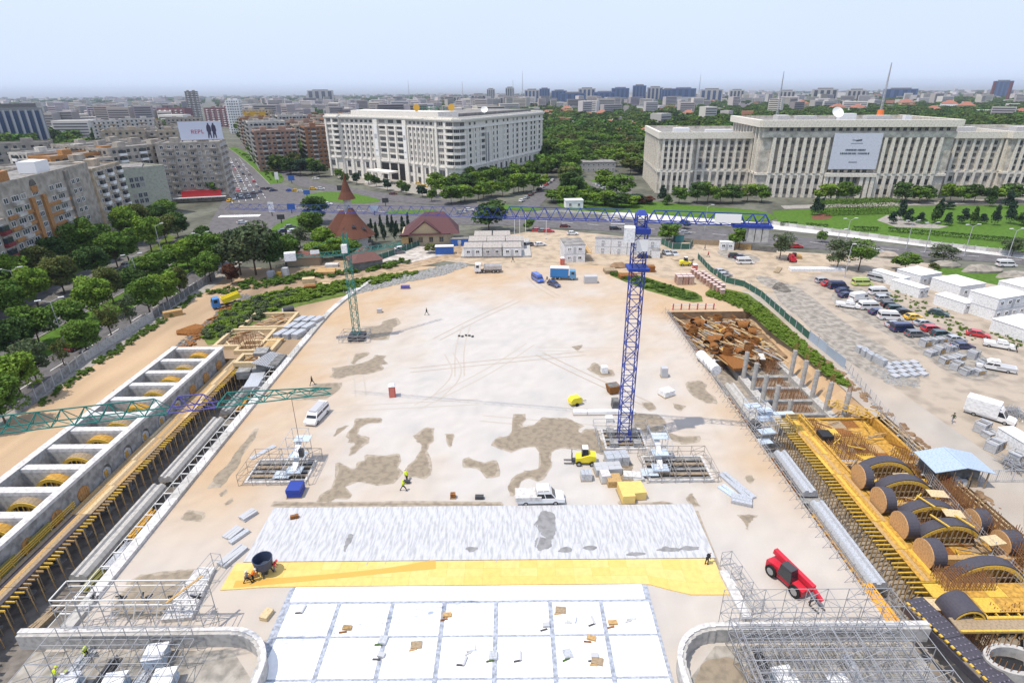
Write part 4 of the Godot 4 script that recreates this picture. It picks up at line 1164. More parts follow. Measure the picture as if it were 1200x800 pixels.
func slab_and_panels() -> void:
	# rough grey topping
	var m := MB.new()
	m.bx(-31.4,0,-61.2,23.4,0.14,-51.7)
	var t := thing("concrete_slab", "wide rough blue grey concrete slab across the site floor", "slab", V(-4,0,-56.4))
	var sl := mat("slab", Color(0.475,0.485,0.51), 0.85, texs["soft"],0.06, noise_tex("brushed", 0.035,3,0.95,1.04), 0.4)
	sl.uv1_scale = V(0.22,0.22,0.035)
	sl.uv2_scale = V(0.7,0.7,0.09)
	part(t, "topping", m.mesh(), sl, T(4,0,56.4))
	for k in 9:
		var c: Vector2 = [W(4.0,-57.6), W(3.4,-54.2), W(6.0,-53.2), W(-5,-53.4), W(18.5,-53.1), W(9.2,-53.4), W(-20,-55), W(14.4,-52.4), W(21,-53.2)][k]
		var s: Vector2 = [W(1.6,3.0), W(1.3,1.4), W(0.9,0.5), W(0.8,0.45), W(1.9,0.45), W(0.9,0.4), W(0.35,1.8), W(1.4,0.3), W(1.4,0.4)][k]
		var q := PackedVector2Array()
		for i in 10: q.append(c + W(cos(TAU * i / 10) * s.x, sin(TAU * i / 10) * s.y) * rr(0.6,1.2))
		flat("stain", smooth(q, 2,0.08), 0.145 + 0.002 * k, "wet_grey", "damp grey blot on the rough slab, %s" % ["the large one below the white pickup", "below the large one near mid slab", "oval, right of the middle", "oval, left of the middle", "long, near the yellow strip's right part", "small, right of centre", "narrow streak near the left edge", "thin, by the yellow strip", "faint, at the right edge"][k], "stain")
	# trodden streaks of lighter and darker topping
	var band := MB.new()
	for i in 70:
		var x := rr(-30,22)
		var z := rr(-60,-54)
		var dx := -0.28 * (x + 4) / 27.0 + rr(-0.05,0.05) - 0.2
		ribbon(band, PackedVector2Array([W(x, z), W(x + dx * 1.5, z + 1.6), W(x + dx * 2.8, z + rr(2.0,3.4))]), rr(0.05,0.16), 0.142 + i * 0.0001)
	struct("stain", band.mesh(), mat("streak", Color(0.42,0.43,0.46), 0.85, texs["grain"],0.5), "long grey trowel streaks on the rough slab", "structure", "stain")
	# yellow insulation boards
	var y := thing("yellow_strip", "long strip of yellow insulation boards laid below the rough slab", "insulation", V(-4,0,-49.5))
	var ym := [mat("yellow_board", Color(0.66,0.475,0.165), 0.8, noise_tex("faint", 0.02,3,0.95,1.03), 0.1), mat("yellow_board_b", Color(0.65,0.455,0.145), 0.8, noise_tex("faint", 0.02,3,0.95,1.03), 0.1), mat("yellow_board_c", Color(0.67,0.49,0.185), 0.8, noise_tex("faint", 0.02,3,0.95,1.03), 0.1)]
	for k in 27:
		var x0 := -32.2 + k * 2.05
		var x1 := x0 + 2.042
		var za := -51.62
		var low := func(x: float) -> float:
				return -48.0 + 0.4 * clampf((-27.0 - x) / 5.0,0.0,1.0) + 1.6 * smoothstep(14.0,19.5, x)
		for r in 3:
			var e := [lerpf(za, low.call(x0), r / 3.0), lerpf(za, low.call(x1), r / 3.0), lerpf(za, low.call(x1), (r + 1) / 3.0) - 0.008, lerpf(za, low.call(x0), (r + 1) / 3.0) - 0.008]
			m = MB.new()
			m.block(PackedVector2Array([W(x0, e[0]), W(x1, e[1]), W(x1, e[2]), W(x0, e[3])]), 0,0.10 + rr(0,0.006))
			part(y, "board", m.mesh(), ym[rng.randi() % 3], T(4,0,49.5))
	var sw := MB.new()
	for i in 7: ribbon(sw, open_smooth(PackedVector2Array([W(-31,-48.3 - i * 0.05), W(-22,-49.0 - i * 0.1), W(-14,-50.0 - i * 0.1), W(-9,-51.3 + i * 0.03)]), 2), rr(0.15,0.5), 0.112 + 0.0008 * i, i * 0.18 - 0.5)
	struct("stain", sw.mesh(), mat("ochre", Color(0.60,0.37,0.09), 0.8, texs["grain"],0.4), "ochre smears across the left half of the yellow strip", "structure", "stain")
	# white membrane panels with grey strips between
	var w := thing("membrane_field", "field of blinding white membrane panels with grey strips at the bottom of the site", "membrane", V(-4,0,-41))
	m = MB.new()
	m.bx(-24.6,0,-47.95,14.6,0.06,-28)
	var inv := T(4,0,41)
	part(w, "underlay", m.mesh(), mat("underlay", Color(0.42,0.46,0.54), 0.8, texs["blotch"],0.3, texs["grain"],0.6), inv)
	var white := mat("membrane", Color(0.80,0.80,0.81), 0.7, noise_tex("faint", 0.02,3,0.95,1.03), 0.1)
	var xs := [-24.0,-18.6,-12.9,-7.4,-1.9,3.8,9.2,14.5]
	var zs := [-47.9,-45.7,-41.5,-36.9,-32.4,-28.0]
	for r in 5:
		if r == 0:
			m = MB.new()
			m.bx(-24.0,0.06,-47.9,14.0,0.10,-45.9)
			part(w, "panel", m.mesh(), white, inv)
			continue
		for k in 7:
			m = MB.new()
			m.bx(xs[k] + 0.24,0.06, zs[r] + 0.16, xs[k + 1] - 0.24,0.095 + rr(0,0.02), zs[r + 1] - 0.12)
			part(w, "panel", m.mesh(), white, inv)

func ring_walls() -> void:
	for s in 2:
		var sx := -1.0 if s == 0 else 1.0
		var t := thing("ring_wall", "low pale concrete ring wall with rounded corner at the bottom %s of the picture" % ["left", "right"][s], "wall", V(-4 + sx * 30,0,-38))
		var c := W(-4 + sx * 23.6,-36.6) # centre of the rounded corner
		var out := PackedVector2Array()
		for i in 9:
			var a := lerpf(0.0, PI * 0.5, i / 8.0)
			out.append(c + W(-sx * cos(a) * 4.6,-sin(a) * 4.6))
		var line := PackedVector2Array([W(c.x - sx * 4.6,-26)])
		line.append_array(out)
		line.append(W(-4 + sx * 44.5, c.y - 4.6))
		for i in line.size() - 1:
			var a := line[i]
			var b := line[i + 1]
			var da := (line[i + 1] - line[maxi(i - 1,0)]).normalized()
			var db := (line[mini(i + 2, line.size() - 1)] - line[i]).normalized()
			var na := W(-da.y, da.x) * -sx
			var nb := W(-db.y, db.x) * -sx
			var m := MB.new()
			m.block(PackedVector2Array([a, b, b - nb * 0.75, a - na * 0.65]), 0.0,1.75)
			part(t, "wall_segment", m.mesh(), mats.concrete, Transform3D(Basis.IDENTITY, -t.position))
			m = MB.new()
			m.block(PackedVector2Array([a + na * 0.08, b + nb * 0.08, b - nb * 0.45, a - na * 0.35]), 1.75,1.95)
			part(t, "upstand", m.mesh(), mats.pale_concrete, Transform3D(Basis.IDENTITY, -t.position))
		flat("ground", PackedVector2Array([W(c.x - sx * 3.6,-26), W(c.x - sx * 3.6, c.y), W(c.x, c.y - 3.6), W(-4 + sx * 43, c.y - 3.6), W(-4 + sx * 43,-26)]), 0.01, mat("ring_floor", Color(0.40,0.375,0.335), 0.92, texs["blotch"],0.08, texs["grain"],0.4), "dusty floor inside the %s ring wall" % ["left", "right"][s])
		if s == 1: flat("stain", smooth(P([16.2,-34.5,17,-38,20,-39.2,22,-38,22.5,-35,20,-33.5,18.5,-31.5,17.2,-33.5]), 2,0.15), 0.03, "wet", "brown wet floor inside the right ring wall's corner", "stain")
	# short kerb walls leading to the ring walls
	for s in 2:
		var m := MB.new()
		if s == 0: m.block(P([-35.7,-50.6,-34.1,-50.6,-33.3,-43.7,-36.3,-43.4,-36.2,-50.1]), 0.0,0.5)
		else: m.block(P([23,-49.4,24.1,-49.4,24.3,-43,23.3,-43]), 0.0,0.5)
		solid("kerb_wall", "short rough concrete kerb wall running to the %s ring wall" % ["left", "right"][s], "wall", m.mesh(), mats.pale_concrete)
	# dark ramp with tie holes, and the broken ring beyond it
	var r := thing("dark_ramp", "dark film faced shutter ramp with rows of tie dots at the bottom right", "shutter", V(43,0,-39))
	var m := MB.new()
	var d := Basis(Vector3.UP, 0.2)
	for i in 5:
		m = MB.new(); m.box(V(0,0.9,0), V(2.1,0.14,2.35), d)
		part(r, "shutter_panel", m.mesh(), mats.film_ply, Transform3D(Basis.IDENTITY, d * V(0,0,-4.8 + 2.4 * i)))
	m = MB.new()
	for i in 18:
		for k in 4: m.box(d * V(-0.75 + 0.5 * k, 0.985,-5.5 + 0.65 * i), V(0.13,0.05,0.13), d)
	stuff(part(r, "tie_cap", m.mesh(), mat("tie_cap", Color(0.17,0.15,0.2), 0.6)))
	m = MB.new()
	for i in 18: m.box(d * V(-1.15,0.95,-5.5 + 0.65 * i), V(0.22,0.14,0.35), d)
	stuff(part(r, "yellow_edge", m.mesh(), mats.yellow_beam))
	m = MB.new()
	m.box(d * V(-1.5,0.4,0), V(0.1,0.9,11.6), d)
	part(r, "side_board", m.mesh(), mats.film_ply)
	var o := thing("oval_shaft", "oval concrete shaft with brown reinforcement in the bottom right corner", "shaft", V(46.4,0,-37.6))
	m = MB.new()
	for i in 20:
		var a := TAU * i / 20
		var b := TAU * (i + 1) / 20
		m.block(PackedVector2Array([W(cos(a) * 2.6, sin(a) * 1.7), W(cos(b) * 2.6, sin(b) * 1.7), W(cos(b) * 2.1, sin(b) * 1.25), W(cos(a) * 2.1, sin(a) * 1.25)]), 0,1.2)
	part(o, "rim", m.mesh(), mats.concrete)
	m = MB.new()
	m.bx(-1.5,0.02,-0.8,1.5,0.05,0.8)
	part(o, "hole", m.mesh(), mats.black)
	m = MB.new()
	for i in 26: m.bar(V(cos(i * 0.24) * 2.35,1.2, sin(i * 0.24) * 1.5), V(cos(i * 0.24) * 2.35,2.2, sin(i * 0.24) * 1.5), 0.045)
	stuff(part(o, "starter_bar", m.mesh(), mats.rebar))
	var pl := thing("yellow_platform", "narrow dark platform with yellow edges beside the oval shaft", "platform", V(47.2,0,-41.4))
	m = MB.new(); m.bx(-3.6,1.0,-0.9,4.6,1.14,0.9)
	part(pl, "deck", m.mesh(), mats.old_plank)
	m = MB.new(); m.bx(-3.6,1.14,0.7,4.6,1.3,0.9); m.bx(-1.2,1.14,-0.9,4.6,1.3,-0.6)
	part(pl, "edge_beam", m.mesh(), mats.yellow_beam)
	m = MB.new()
	for i in 6: m.bar(V(-3.2 + 1.5 * i, 0,0.7), V(-3.2 + 1.5 * i, 1.0,0.7), 0.12)
	part(pl, "leg", m.mesh(), mats.plank)
	var ar := thing("arch_formwork", "small dark arch formwork with yellow rim above the oval shaft", "formwork", V(45.6,0.6,-43.2))
	m = MB.new(); m.prism(arch_band(0,0,1.62,1.75,0, PI, 18), at_z(-1.4), 2.6)
	part(ar, "curved_skin", m.mesh(), mats.film_ply)
	m = MB.new(); m.prism(arch_band(0,0,1.42,1.6,0, PI, 18), at_z(1.05), 0.18)
	part(ar, "arch_rib", m.mesh(), mats.yellow_beam)

func frames_and_pits() -> void:
	# square pits with plank covers round the crane and stair towers
	for k in 3:
		var c: Vector2 = [W(17.2,-76.7), W(23.4,-69.0), W(-33.2,-69.2)][k]
		var s: Vector2 = [W(2.9,2.6), W(4.2,2.7), W(4.0,2.5)][k]
		var t := thing("opening_frame", ["square timbered opening at the foot of the blue crane", "timbered opening under the right stair tower", "timbered opening under the left stair tower"][k], "opening", v3(c))
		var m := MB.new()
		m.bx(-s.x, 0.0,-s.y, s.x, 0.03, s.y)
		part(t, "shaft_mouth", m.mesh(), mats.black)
		m = MB.new()
		m.bx(-s.x - 0.3,0,-s.y - 0.3, s.x + 0.3,0.3,-s.y); m.bx(-s.x - 0.3,0, s.y, s.x + 0.3,0.3, s.y + 0.3)
		m.bx(-s.x - 0.3,0,-s.y, -s.x, 0.3, s.y); m.bx(s.x, 0,-s.y, s.x + 0.3,0.3, s.y)
		part(t, "rim", m.mesh(), mats.pale_concrete)
		for i in 5:
			m = MB.new(); m.bx(-s.x, 0.04,-0.3, s.x, 0.12,0.3)
			part(t, "plank", m.mesh(), mats["old_plank" if i % 2 else "grey_concrete"], T(0,0,-s.y + 0.4 + i * (s.y * 2 - 0.8) / 4.0))
	# pale timber frames and shuttering at the far end of the left trench
	var spots := [[-58.5,-117.5,5.2,4.6],[-54.0,-113.0,4.0,2.6],[-57.2,-128.0,5.4,4.5],[-52.5,-106.5,3.0,2.0]]
	for k in 4:
		var s: Array = spots[k]
		var t := thing("timber_surround", "pale square timber frame %s" % ["beyond the left gallery's far end", "beside the far end of the left walkway", "holding brown planks by the overgrown bank", "behind the grey shuttering plates"][k], "frame", V(s[0],0, s[1]), 0.02)
		for i in 4:
			var m := MB.new()
			if i < 2: m.bx(-s[2],0,-0.35, s[2],0.9,0.35)
			else: m.bx(-0.35,0,-s[3] + 0.36,0.35,0.9, s[3] - 0.36)
			part(t, "side_beam", m.mesh(), mats.pale_plank, Transform3D(Basis.IDENTITY, V(0,0, (-1 if i == 0 else 1) * s[3]) if i < 2 else V((-1 if i == 2 else 1) * (s[2] - 0.35), 0,0)))
		for i in 16:
			var m := MB.new(); m.bx(-1.4,0,-0.15,1.4,0.14,0.15)
			part(t, "plank", m.mesh(), mats[["old_plank", "plank", "rust", "pale_plank"][i % 4]], Transform3D(Basis(Vector3.UP, rr(-1.2,1.2)), V(rr(-s[2] * 0.6, s[2] * 0.6), 0.1 + 0.04 * i, rr(-s[3] * 0.7, s[3] * 0.7))))
	for k in 2: rebar_cage("rusty starter bars inside the pale timber frame %s" % ["beyond the gallery's end", "by the walkway"][k],[V(-58,0,-115.5), V(-55,0,-112)][k], V(4,2.2,2.4), 0.5)
	var st := thing("plate_stack", "tilted rack of grey corrugated shuttering plates against the left parapet", "stack", V(-47.8,0,-105.5), 0.0)
	for i in 12:
		var m := MB.new(); m.box(V(0,0,0), V(0.2,0.12,6.4))
		part(st, "plate", m.mesh(), mats["grey_metal" if i % 2 else "galvanised"], Transform3D(Basis(V(0,0,1), -0.2) * Basis(Vector3.UP, -0.25), V(-2.4 + 0.36 * i, 1.4 - 0.09 * i, 0)))
	var m2 := MB.new(); m2.bx(-2.6,0,-2.6,1.6,0.9,2.6)
	part(st, "plinth", m2.mesh(), mats.dark_concrete)
	for k in 5:
		var m := MB.new()
		for i in 4: m.bx(-1.3, i * 0.4,-1.6,1.3, i * 0.4 + 0.34,1.6)
		solid("shutter_stack", "grey stack of steel shutters %s" % ["nearest the left walkway's far end", "behind the jib tip", "beside the tilted plates", "on the trench edge by the parapet", "between the timber frames and the trench"][k], "stack", m.mesh(), mats["galvanised" if k % 2 else "grey_concrete"],[V(-53,-1.6,-103.5), V(-49.5,-1.8,-100.5), V(-51.5,0,-108.8), V(-48.5,-1.2,-96.5), V(-50.2,-1.4,-104.5)][k], rr(-0.2,0.2))
	for k in 9: # bundles of steel forms by the parapet's far end
		var m := MB.new()
		for i in 3: m.bx(-0.75, i * 0.42,-1.7,0.75, i * 0.42 + 0.36,1.7)
		solid("steel_bundle", "grey bundle of steel forms near the parapet's curve, %s row, %s bundle" % [nth(k / 3), nth(k % 3)], "bundle", m.mesh(), mats.galvanised, V(-51.5 + (k % 3) * 2.0 + (k / 3) * 0.8,0,-119.5 - (k / 3) * 4.2), -0.35)
	plank_heap("timber_stack", "long brown timber stack below the steel bundles", V(-51.5,0,-114.6), 30, V(0.26,0.26,5.0), mats.plank, 2.6,0.05)
	var ty := thing("tarpaulin_roll", "shiny dark roll lying by the overgrown bank", "roll", g(-55.31,-134.97), 0.6)
	m2 = MB.new(); m2.tube(V(-1.3,0.8,0), V(1.3,0.8,0), 0.8,0.8,16)
	part(ty, "roll", m2.mesh(), mats.dark_metal)
	m2 = MB.new(); m2.tube(V(-1.36,0.8,0), V(-1.3,0.8,0), 0.62,0.62,16)
	part(ty, "end_cap", m2.mesh(), mats.white_metal)

# ------------------------------------------------------------------ buildings
func side(a: Vector2, b: Vector2, mid: Vector2, y := 0.0) -> Transform3D: # along a wall: x runs with the wall, y up, z outwards
	var d := (b - a).normalized()
	var n := W(-d.y, d.x)
	if n.dot((a + b) * 0.5 - mid) < 0:
		d = -d; n = -n
		return Transform3D(Basis(V(d.x, 0, d.y), Vector3.UP, V(n.x, 0, n.y)), V(b.x, y, b.y))
	return Transform3D(Basis(V(d.x, 0, d.y), Vector3.UP, V(n.x, 0, n.y)), V(a.x, y, a.y))

func window_mesh(w: float, h: float, mull := 1) -> ArrayMesh: # frame round a set back pane, bottom centre at the origin, z outwards
	var key := "w%.2f_%.2f_%d" % [w, h, mull]
	if meshes.has(key): return meshes[key]
	var f := MB.new()
	var t := 0.09
	f.bx(-w / 2,0,0,-w / 2 + t, h, 0.12); f.bx(w / 2 - t, 0,0, w / 2, h, 0.12)
	f.bx(-w / 2 + t, 0,0, w / 2 - t, t, 0.12); f.bx(-w / 2 + t, h - t, 0, w / 2 - t, h, 0.12)
	for i in mull: f.bx(lerpf(-w / 2, w / 2, (i + 1.0) / (mull + 1)) - 0.04, t, 0, lerpf(-w / 2, w / 2, (i + 1.0) / (mull + 1)) + 0.04, h - t, 0.1)
	var p := MB.new()
	p.bx(-w / 2 + t, t, 0, w / 2 - t, h - t, 0.04)
	var m := ArrayMesh.new()
	f.add_to(m); p.add_to(m)
	meshes[key] = m
	return m

# rows of windows on one wall; past `most` they are joined into one part
func windows(root: Node3D, xf: Transform3D, xs: Array, ys: Array, w: float, h: float, frame: Material, pane: Material, joined := false, mull := 1) -> void:
	if not joined:
		var m := window_mesh(w, h, mull)
		var panes := [pane, pane, mat("pane_mid", Color(0.085,0.095,0.105), 0.15), pane, mat("pane_curtain", Color(0.26,0.25,0.23), 0.35)]
		for y in ys:
			for x in xs: part(root, "window", m, [frame, panes[rng.randi() % 5]], xf * T(x, y, 0))
		return
	var b := MB.new()
	var s := MB.new()
	for y in ys:
		for x in xs:
			b.box(xf * V(x, y + h / 2,0.02), V(w, h, 0.1), xf.basis)
			s.box(xf * V(x, y - 0.06,0.08), V(w + 0.2,0.12,0.2), xf.basis)
	var mm := ArrayMesh.new()
	b.add_to(mm); s.add_to(mm)
	stuff(part(root, "window", mm, [pane, frame]))

func spread_x(l: float, n: int, margin: float) -> Array:
	var r := []
	for i in n: r.append(margin + (l - 2 * margin) * (i + 0.5) / n)
	return r

func rows_y(y0: float, step: float, n: int) -> Array:
	var r := []
	for i in n: r.append(y0 + step * i)
	return r

func strip(root: Node3D, called: String, xf: Transform3D, x0: float, x1: float, y0: float, y1: float, out: float, m, back := 0.0) -> void:
	var b := MB.new()
	b.box(xf * V((x0 + x1) / 2, (y0 + y1) / 2, (out - back) / 2), V(absf(x1 - x0), absf(y1 - y0), out + back), xf.basis)
	part(root, called, b.mesh(), m)

func local(p: PackedVector2Array, c: Vector2) -> PackedVector2Array:
	var r := PackedVector2Array()
	for q in p: r.append(q - c)
	return r

func centre(p: PackedVector2Array) -> Vector2:
	var c := Vector2.ZERO
	for q in p: c += q
	return c / p.size()

func hull(root: Node3D, p: PackedVector2Array, h: float, wall: Material, roof: Material, parapet := 0.9) -> void:
	var b := MB.new()
	b.block(p, 0, h)
	part(root, "wall", b.mesh(), wall)
	b = MB.new()
	var mid := centre(p)
	for i in p.size():
		var xf := side(p[i], p[(i + 1) % p.size()], mid, h)
		var l := p[i].distance_to(p[(i + 1) % p.size()])
		b.box(xf * V(l / 2, parapet / 2,-0.15), V(l + 0.3, parapet, 0.4), xf.basis)
	part(root, "parapet", b.mesh(), wall)
	b = MB.new()
	var q := PackedVector2Array()
	for v in p: q.append(mid + (v - mid) * 0.985)
	b.block(q, h, h + 0.12)
	part(root, "roof", b.mesh(), roof)

func city() -> void:
	hotel()
	palace()
	left_blocks()
	small_houses()
	far_city()

func hotel() -> void:
	var A := W(-117,-393)
	var B := W(-30,-325)
	var C := W(22.5,-428)
	var d := (B - A).normalized()
	var n := W(-d.y, d.x)
	var p := PackedVector2Array([A, A + d * 13])
	for i in 12:
		var s := 13.0 + 84.4 * i / 11.0
		p.append(A + d * s - n * (1.4 + 4.2 * sin(PI * i / 11.0)))
	p.append_array([A + d * 97.4, B, B + W(3.2,-0.5), B + W(5.6,-3.6), C, C + W(-48,-22), A + W(24,-38)])
	var c := centre(p)
	var t := thing("hotel_building", "big white hotel with curved pillared front, two hanging banners and roof sign", "hotel", v3(c))
	p = local(p, c)
	var cream := mat("hotel_wall", Color(0.69,0.66,0.60), 0.85, texs["soft"],0.1)
	var cream2 := mat("hotel_trim", Color(0.78,0.75,0.69), 0.85, texs["soft"],0.1)
	var pane: Material = mats.pane
	hull(t, p, 36.4, cream, mats.roof_grey, 1.1)
	var mid := centre(p)
	var ys := rows_y(13.2,3.3,6)
	var gray := mat("hotel_frame", Color(0.42,0.40,0.37), 0.8)
	for i in p.size() - 3: # front edges, corner and long right face
		var a := p[i]
		var b := p[i + 1]
		var xf := side(a, b, mid)
		if i == 1 or i == 13: continue
		var l := a.distance_to(b)
		var right := i == 17
		for y in [[11.2,12.1,0.55],[31.3,32.2,0.6],[35.0,35.7,0.9],[35.7,36.5,1.4]]: strip(t, "cornice", xf, -0.2, l + 0.2, y[0], y[1], y[2], cream2)
		if right:
			var xs := []
			for k in 8:
				xs.append(6.0 + k * 14.0); xs.append(11.5 + k * 14.0)
			xs = xs.filter(func(x): return absf(x - 20.0) > 3.0 and x < l - 3)
			windows(t, xf, xs, ys, 2.0,1.9, gray, pane, true)
			windows(t, xf, xs, [33.0],2.0,1.5, gray, pane)
			windows(t, xf, [20.0], ys, 6.0,1.9, gray, pane, false, 3)
			windows(t, xf, spread_x(l, 14,4), [1.0],2.6,4.0, gray, pane)
			windows(t, xf, spread_x(l, 14,4), [6.6],2.6,3.2, gray, pane)
			for k in 15: strip(t, "pilaster", xf, 2.6 + k * 7.4,3.5 + k * 7.4,0,31.3,0.45, cream2)
			strip(t, "stair_panel", xf, 24.0,28.0,12.1,28,0.3, mats.grey_concrete)
		elif i in [15,16]: # banded glass corner
			for y in ys + [33.0,6.6,2.0]:
				windows(t, xf, [l / 2],[y - 0.1], l - 0.2,1.9, gray, pane, false, 2)
				strip(t, "balcony_band", xf, -0.3, l + 0.3, y - 1.4, y - 0.3,0.8, cream2)
		elif i == 0 or i == 14: # pavilions
			var x0 := 0.0 if i == 0 else l - 13.0
			windows(t, xf, spread_x(l * 0.5,3,1.0).map(func(x): return x + x0 * 0 + (0.0 if i == 0 else 0.0)), ys + [33.0],1.2,1.9, gray, pane)
			windows(t, xf, [l * 0.28],[1.2,6.6],4.0,3.4, gray, pane, false, 1)
			for y in ys + [33.0]:
				windows(t, xf, [l * 0.77],[y - 0.1], l * 0.4,1.9, gray, pane, false, 3)
				strip(t, "balcony_band", xf, l * 0.55, l * 0.99, y - 1.4, y - 0.3,1.1, cream2)
			for x in [0.0, l * 0.5]: strip(t, "pilaster", xf, x, x + 1.5,0,35.0,0.9, cream2)
		else:
			var k := i - 2
			var wide := k in [4,5,6]
			if wide:
				windows(t, xf, [l * 0.5], ys + [33.0], l * 0.62,2.0, gray, pane, false, 3)
				for y in ys: strip(t, "sill_band", xf, l * 0.12, l * 0.88, y - 0.9, y - 0.2,0.35, cream2)
				strip(t, "pilaster", xf, -0.7,0.7,11.6,31.4,0.7, cream2)
				windows(t, xf, [l * 0.5],[1.0], l * 0.8,9.4, mats.dark_metal, mats.black, false, 2)
			else:
				windows(t, xf, [l * 0.27, l * 0.75], ys, 1.7,1.9, gray, pane)
				windows(t, xf, [l * 0.27, l * 0.75],[33.0],2.2,1.5, gray, pane)
				windows(t, xf, [l * 0.5],[0.8,6.4],2.6,3.6, gray, pane)
				for x in [0.0, l * 0.5]: strip(t, "pilaster", xf, x - 0.45, x + 0.45,11.6,31.4,0.8, cream2)
				for x in [0.0, l * 0.97]: strip(t, "column", xf, x - 0.7, x + 0.7,0,11.2,1.0, cream2)
			if k in [3,7]: # hanging banners on the tall piers either side of the entrance
				var bx := l - 1.2 if k == 3 else 1.2
				strip(t, "pier", xf, bx - 1.7, bx + 1.7,0,35.0,1.1, cream2)
				var bn := MB.new()
				bn.box(xf * V(bx, 23.0,1.22), V(2.8,18.0,0.08), xf.basis)
				var ban := part(t, "banner", bn.mesh(), mats.white_paint)
				for q in [[25.5,2.6],[17.4,0.8]]:
					bn = MB.new()
					bn.box(xf * V(bx, q[0],1.28), V(2.0, q[1],0.06), xf.basis)
					part(ban, "print", bn.mesh(), mats.grey_metal)
	# entrance canopy, set back roof storey, sign and dish
	var e := side(A - c + d * 46, A - c + d * 64, mid)
	strip(t, "canopy", e, -1,19,6.2,7.2,7.5, cream2)
	for x in [0.5,6.0,12.0,17.5]: strip(t, "canopy_post", e * T(0,0,6.2), x, x + 0.9,0,6.2,0.9, cream2)
	var up := PackedVector2Array([A + d * 16 - n * 8, A + d * 92 - n * 8, A + d * 96 - n * 20, A + d * 12 - n * 24])
	var b2 := MB.new()
	b2.block(local(up, c), 36.4,39.6)
	part(t, "roof_storey", b2.mesh(), cream2)
	b2 = MB.new()
	b2.block(local(PackedVector2Array([B + W(-4,-22), C + W(-8,-4), C + W(-40,-18), B + W(-36,-44)]), c), 36.6,38.2)
	part(t, "roof_storey", b2.mesh(), mats.roof_grey)
	var sg := thing("roof_sign", "green lettered roof sign between two yellow emblems on the hotel", "sign", v3(A + d * 92 - n * 5,39.7))
	for k in 2:
		b2 = MB.new()
		b2.tube(V(0,1.9,-0.2), V(0,1.9,0.2), 1.8,1.8,18)
		b2.frustum(V(0,0,0), W(1.0,0.3), W(1.6,0.3), 1.0)
		part(sg, "emblem", b2.mesh(), mat("sign_yellow", Color(0.75,0.42,0.06), 0.5), T(-9.5 + 19 * k, 0.3,0))
	for i in 6:
		b2 = MB.new()
		b2.bx(-0.5,0,-0.15,-0.2,2.2,0.15)
		if i % 2 == 0: b2.bx(-0.2,1.9,-0.15,0.6,2.2,0.15)
		if i % 3 != 1: b2.bx(-0.2,0.9,-0.15,0.5,1.2,0.15)
		if i % 3 != 2: b2.bx(0.4,0,-0.15,0.7,2.2,0.15)
		part(sg, "letter", b2.mesh(), mat("sign_green", Color(0.03,0.22,0.10), 0.5), T(-6.2 + i * 2.4,0.6,0))
	dish(v3(B + W(16,-16), 38.3), 1.9, "small white dome antenna on the hotel roof")

func dish(at: Vector3, r: float, label: String) -> void:
	var t := thing("satellite_dish", label, "antenna", at)
	var m := MB.new()
	var prof := []
	for i in 7: prof.append(W(r * i / 6.0, r * 0.35 * pow(i / 6.0,2)))
	m.lathe(prof, 20)
	part(t, "reflector", m.mesh(), mats.white_paint, Transform3D(Basis(Vector3.RIGHT, 1.0), V(0, r * 1.1,0)))
	m = MB.new()
	m.tube(Vector3.ZERO, V(0, r * 1.1,-0.1), 0.18,0.14,8)
	m.bar(V(0, r * 1.1,0), V(0, r * 1.1 + 0.5 * r, 0.9 * r), 0.1)
	part(t, "mount", m.mesh(), mats.grey_metal)

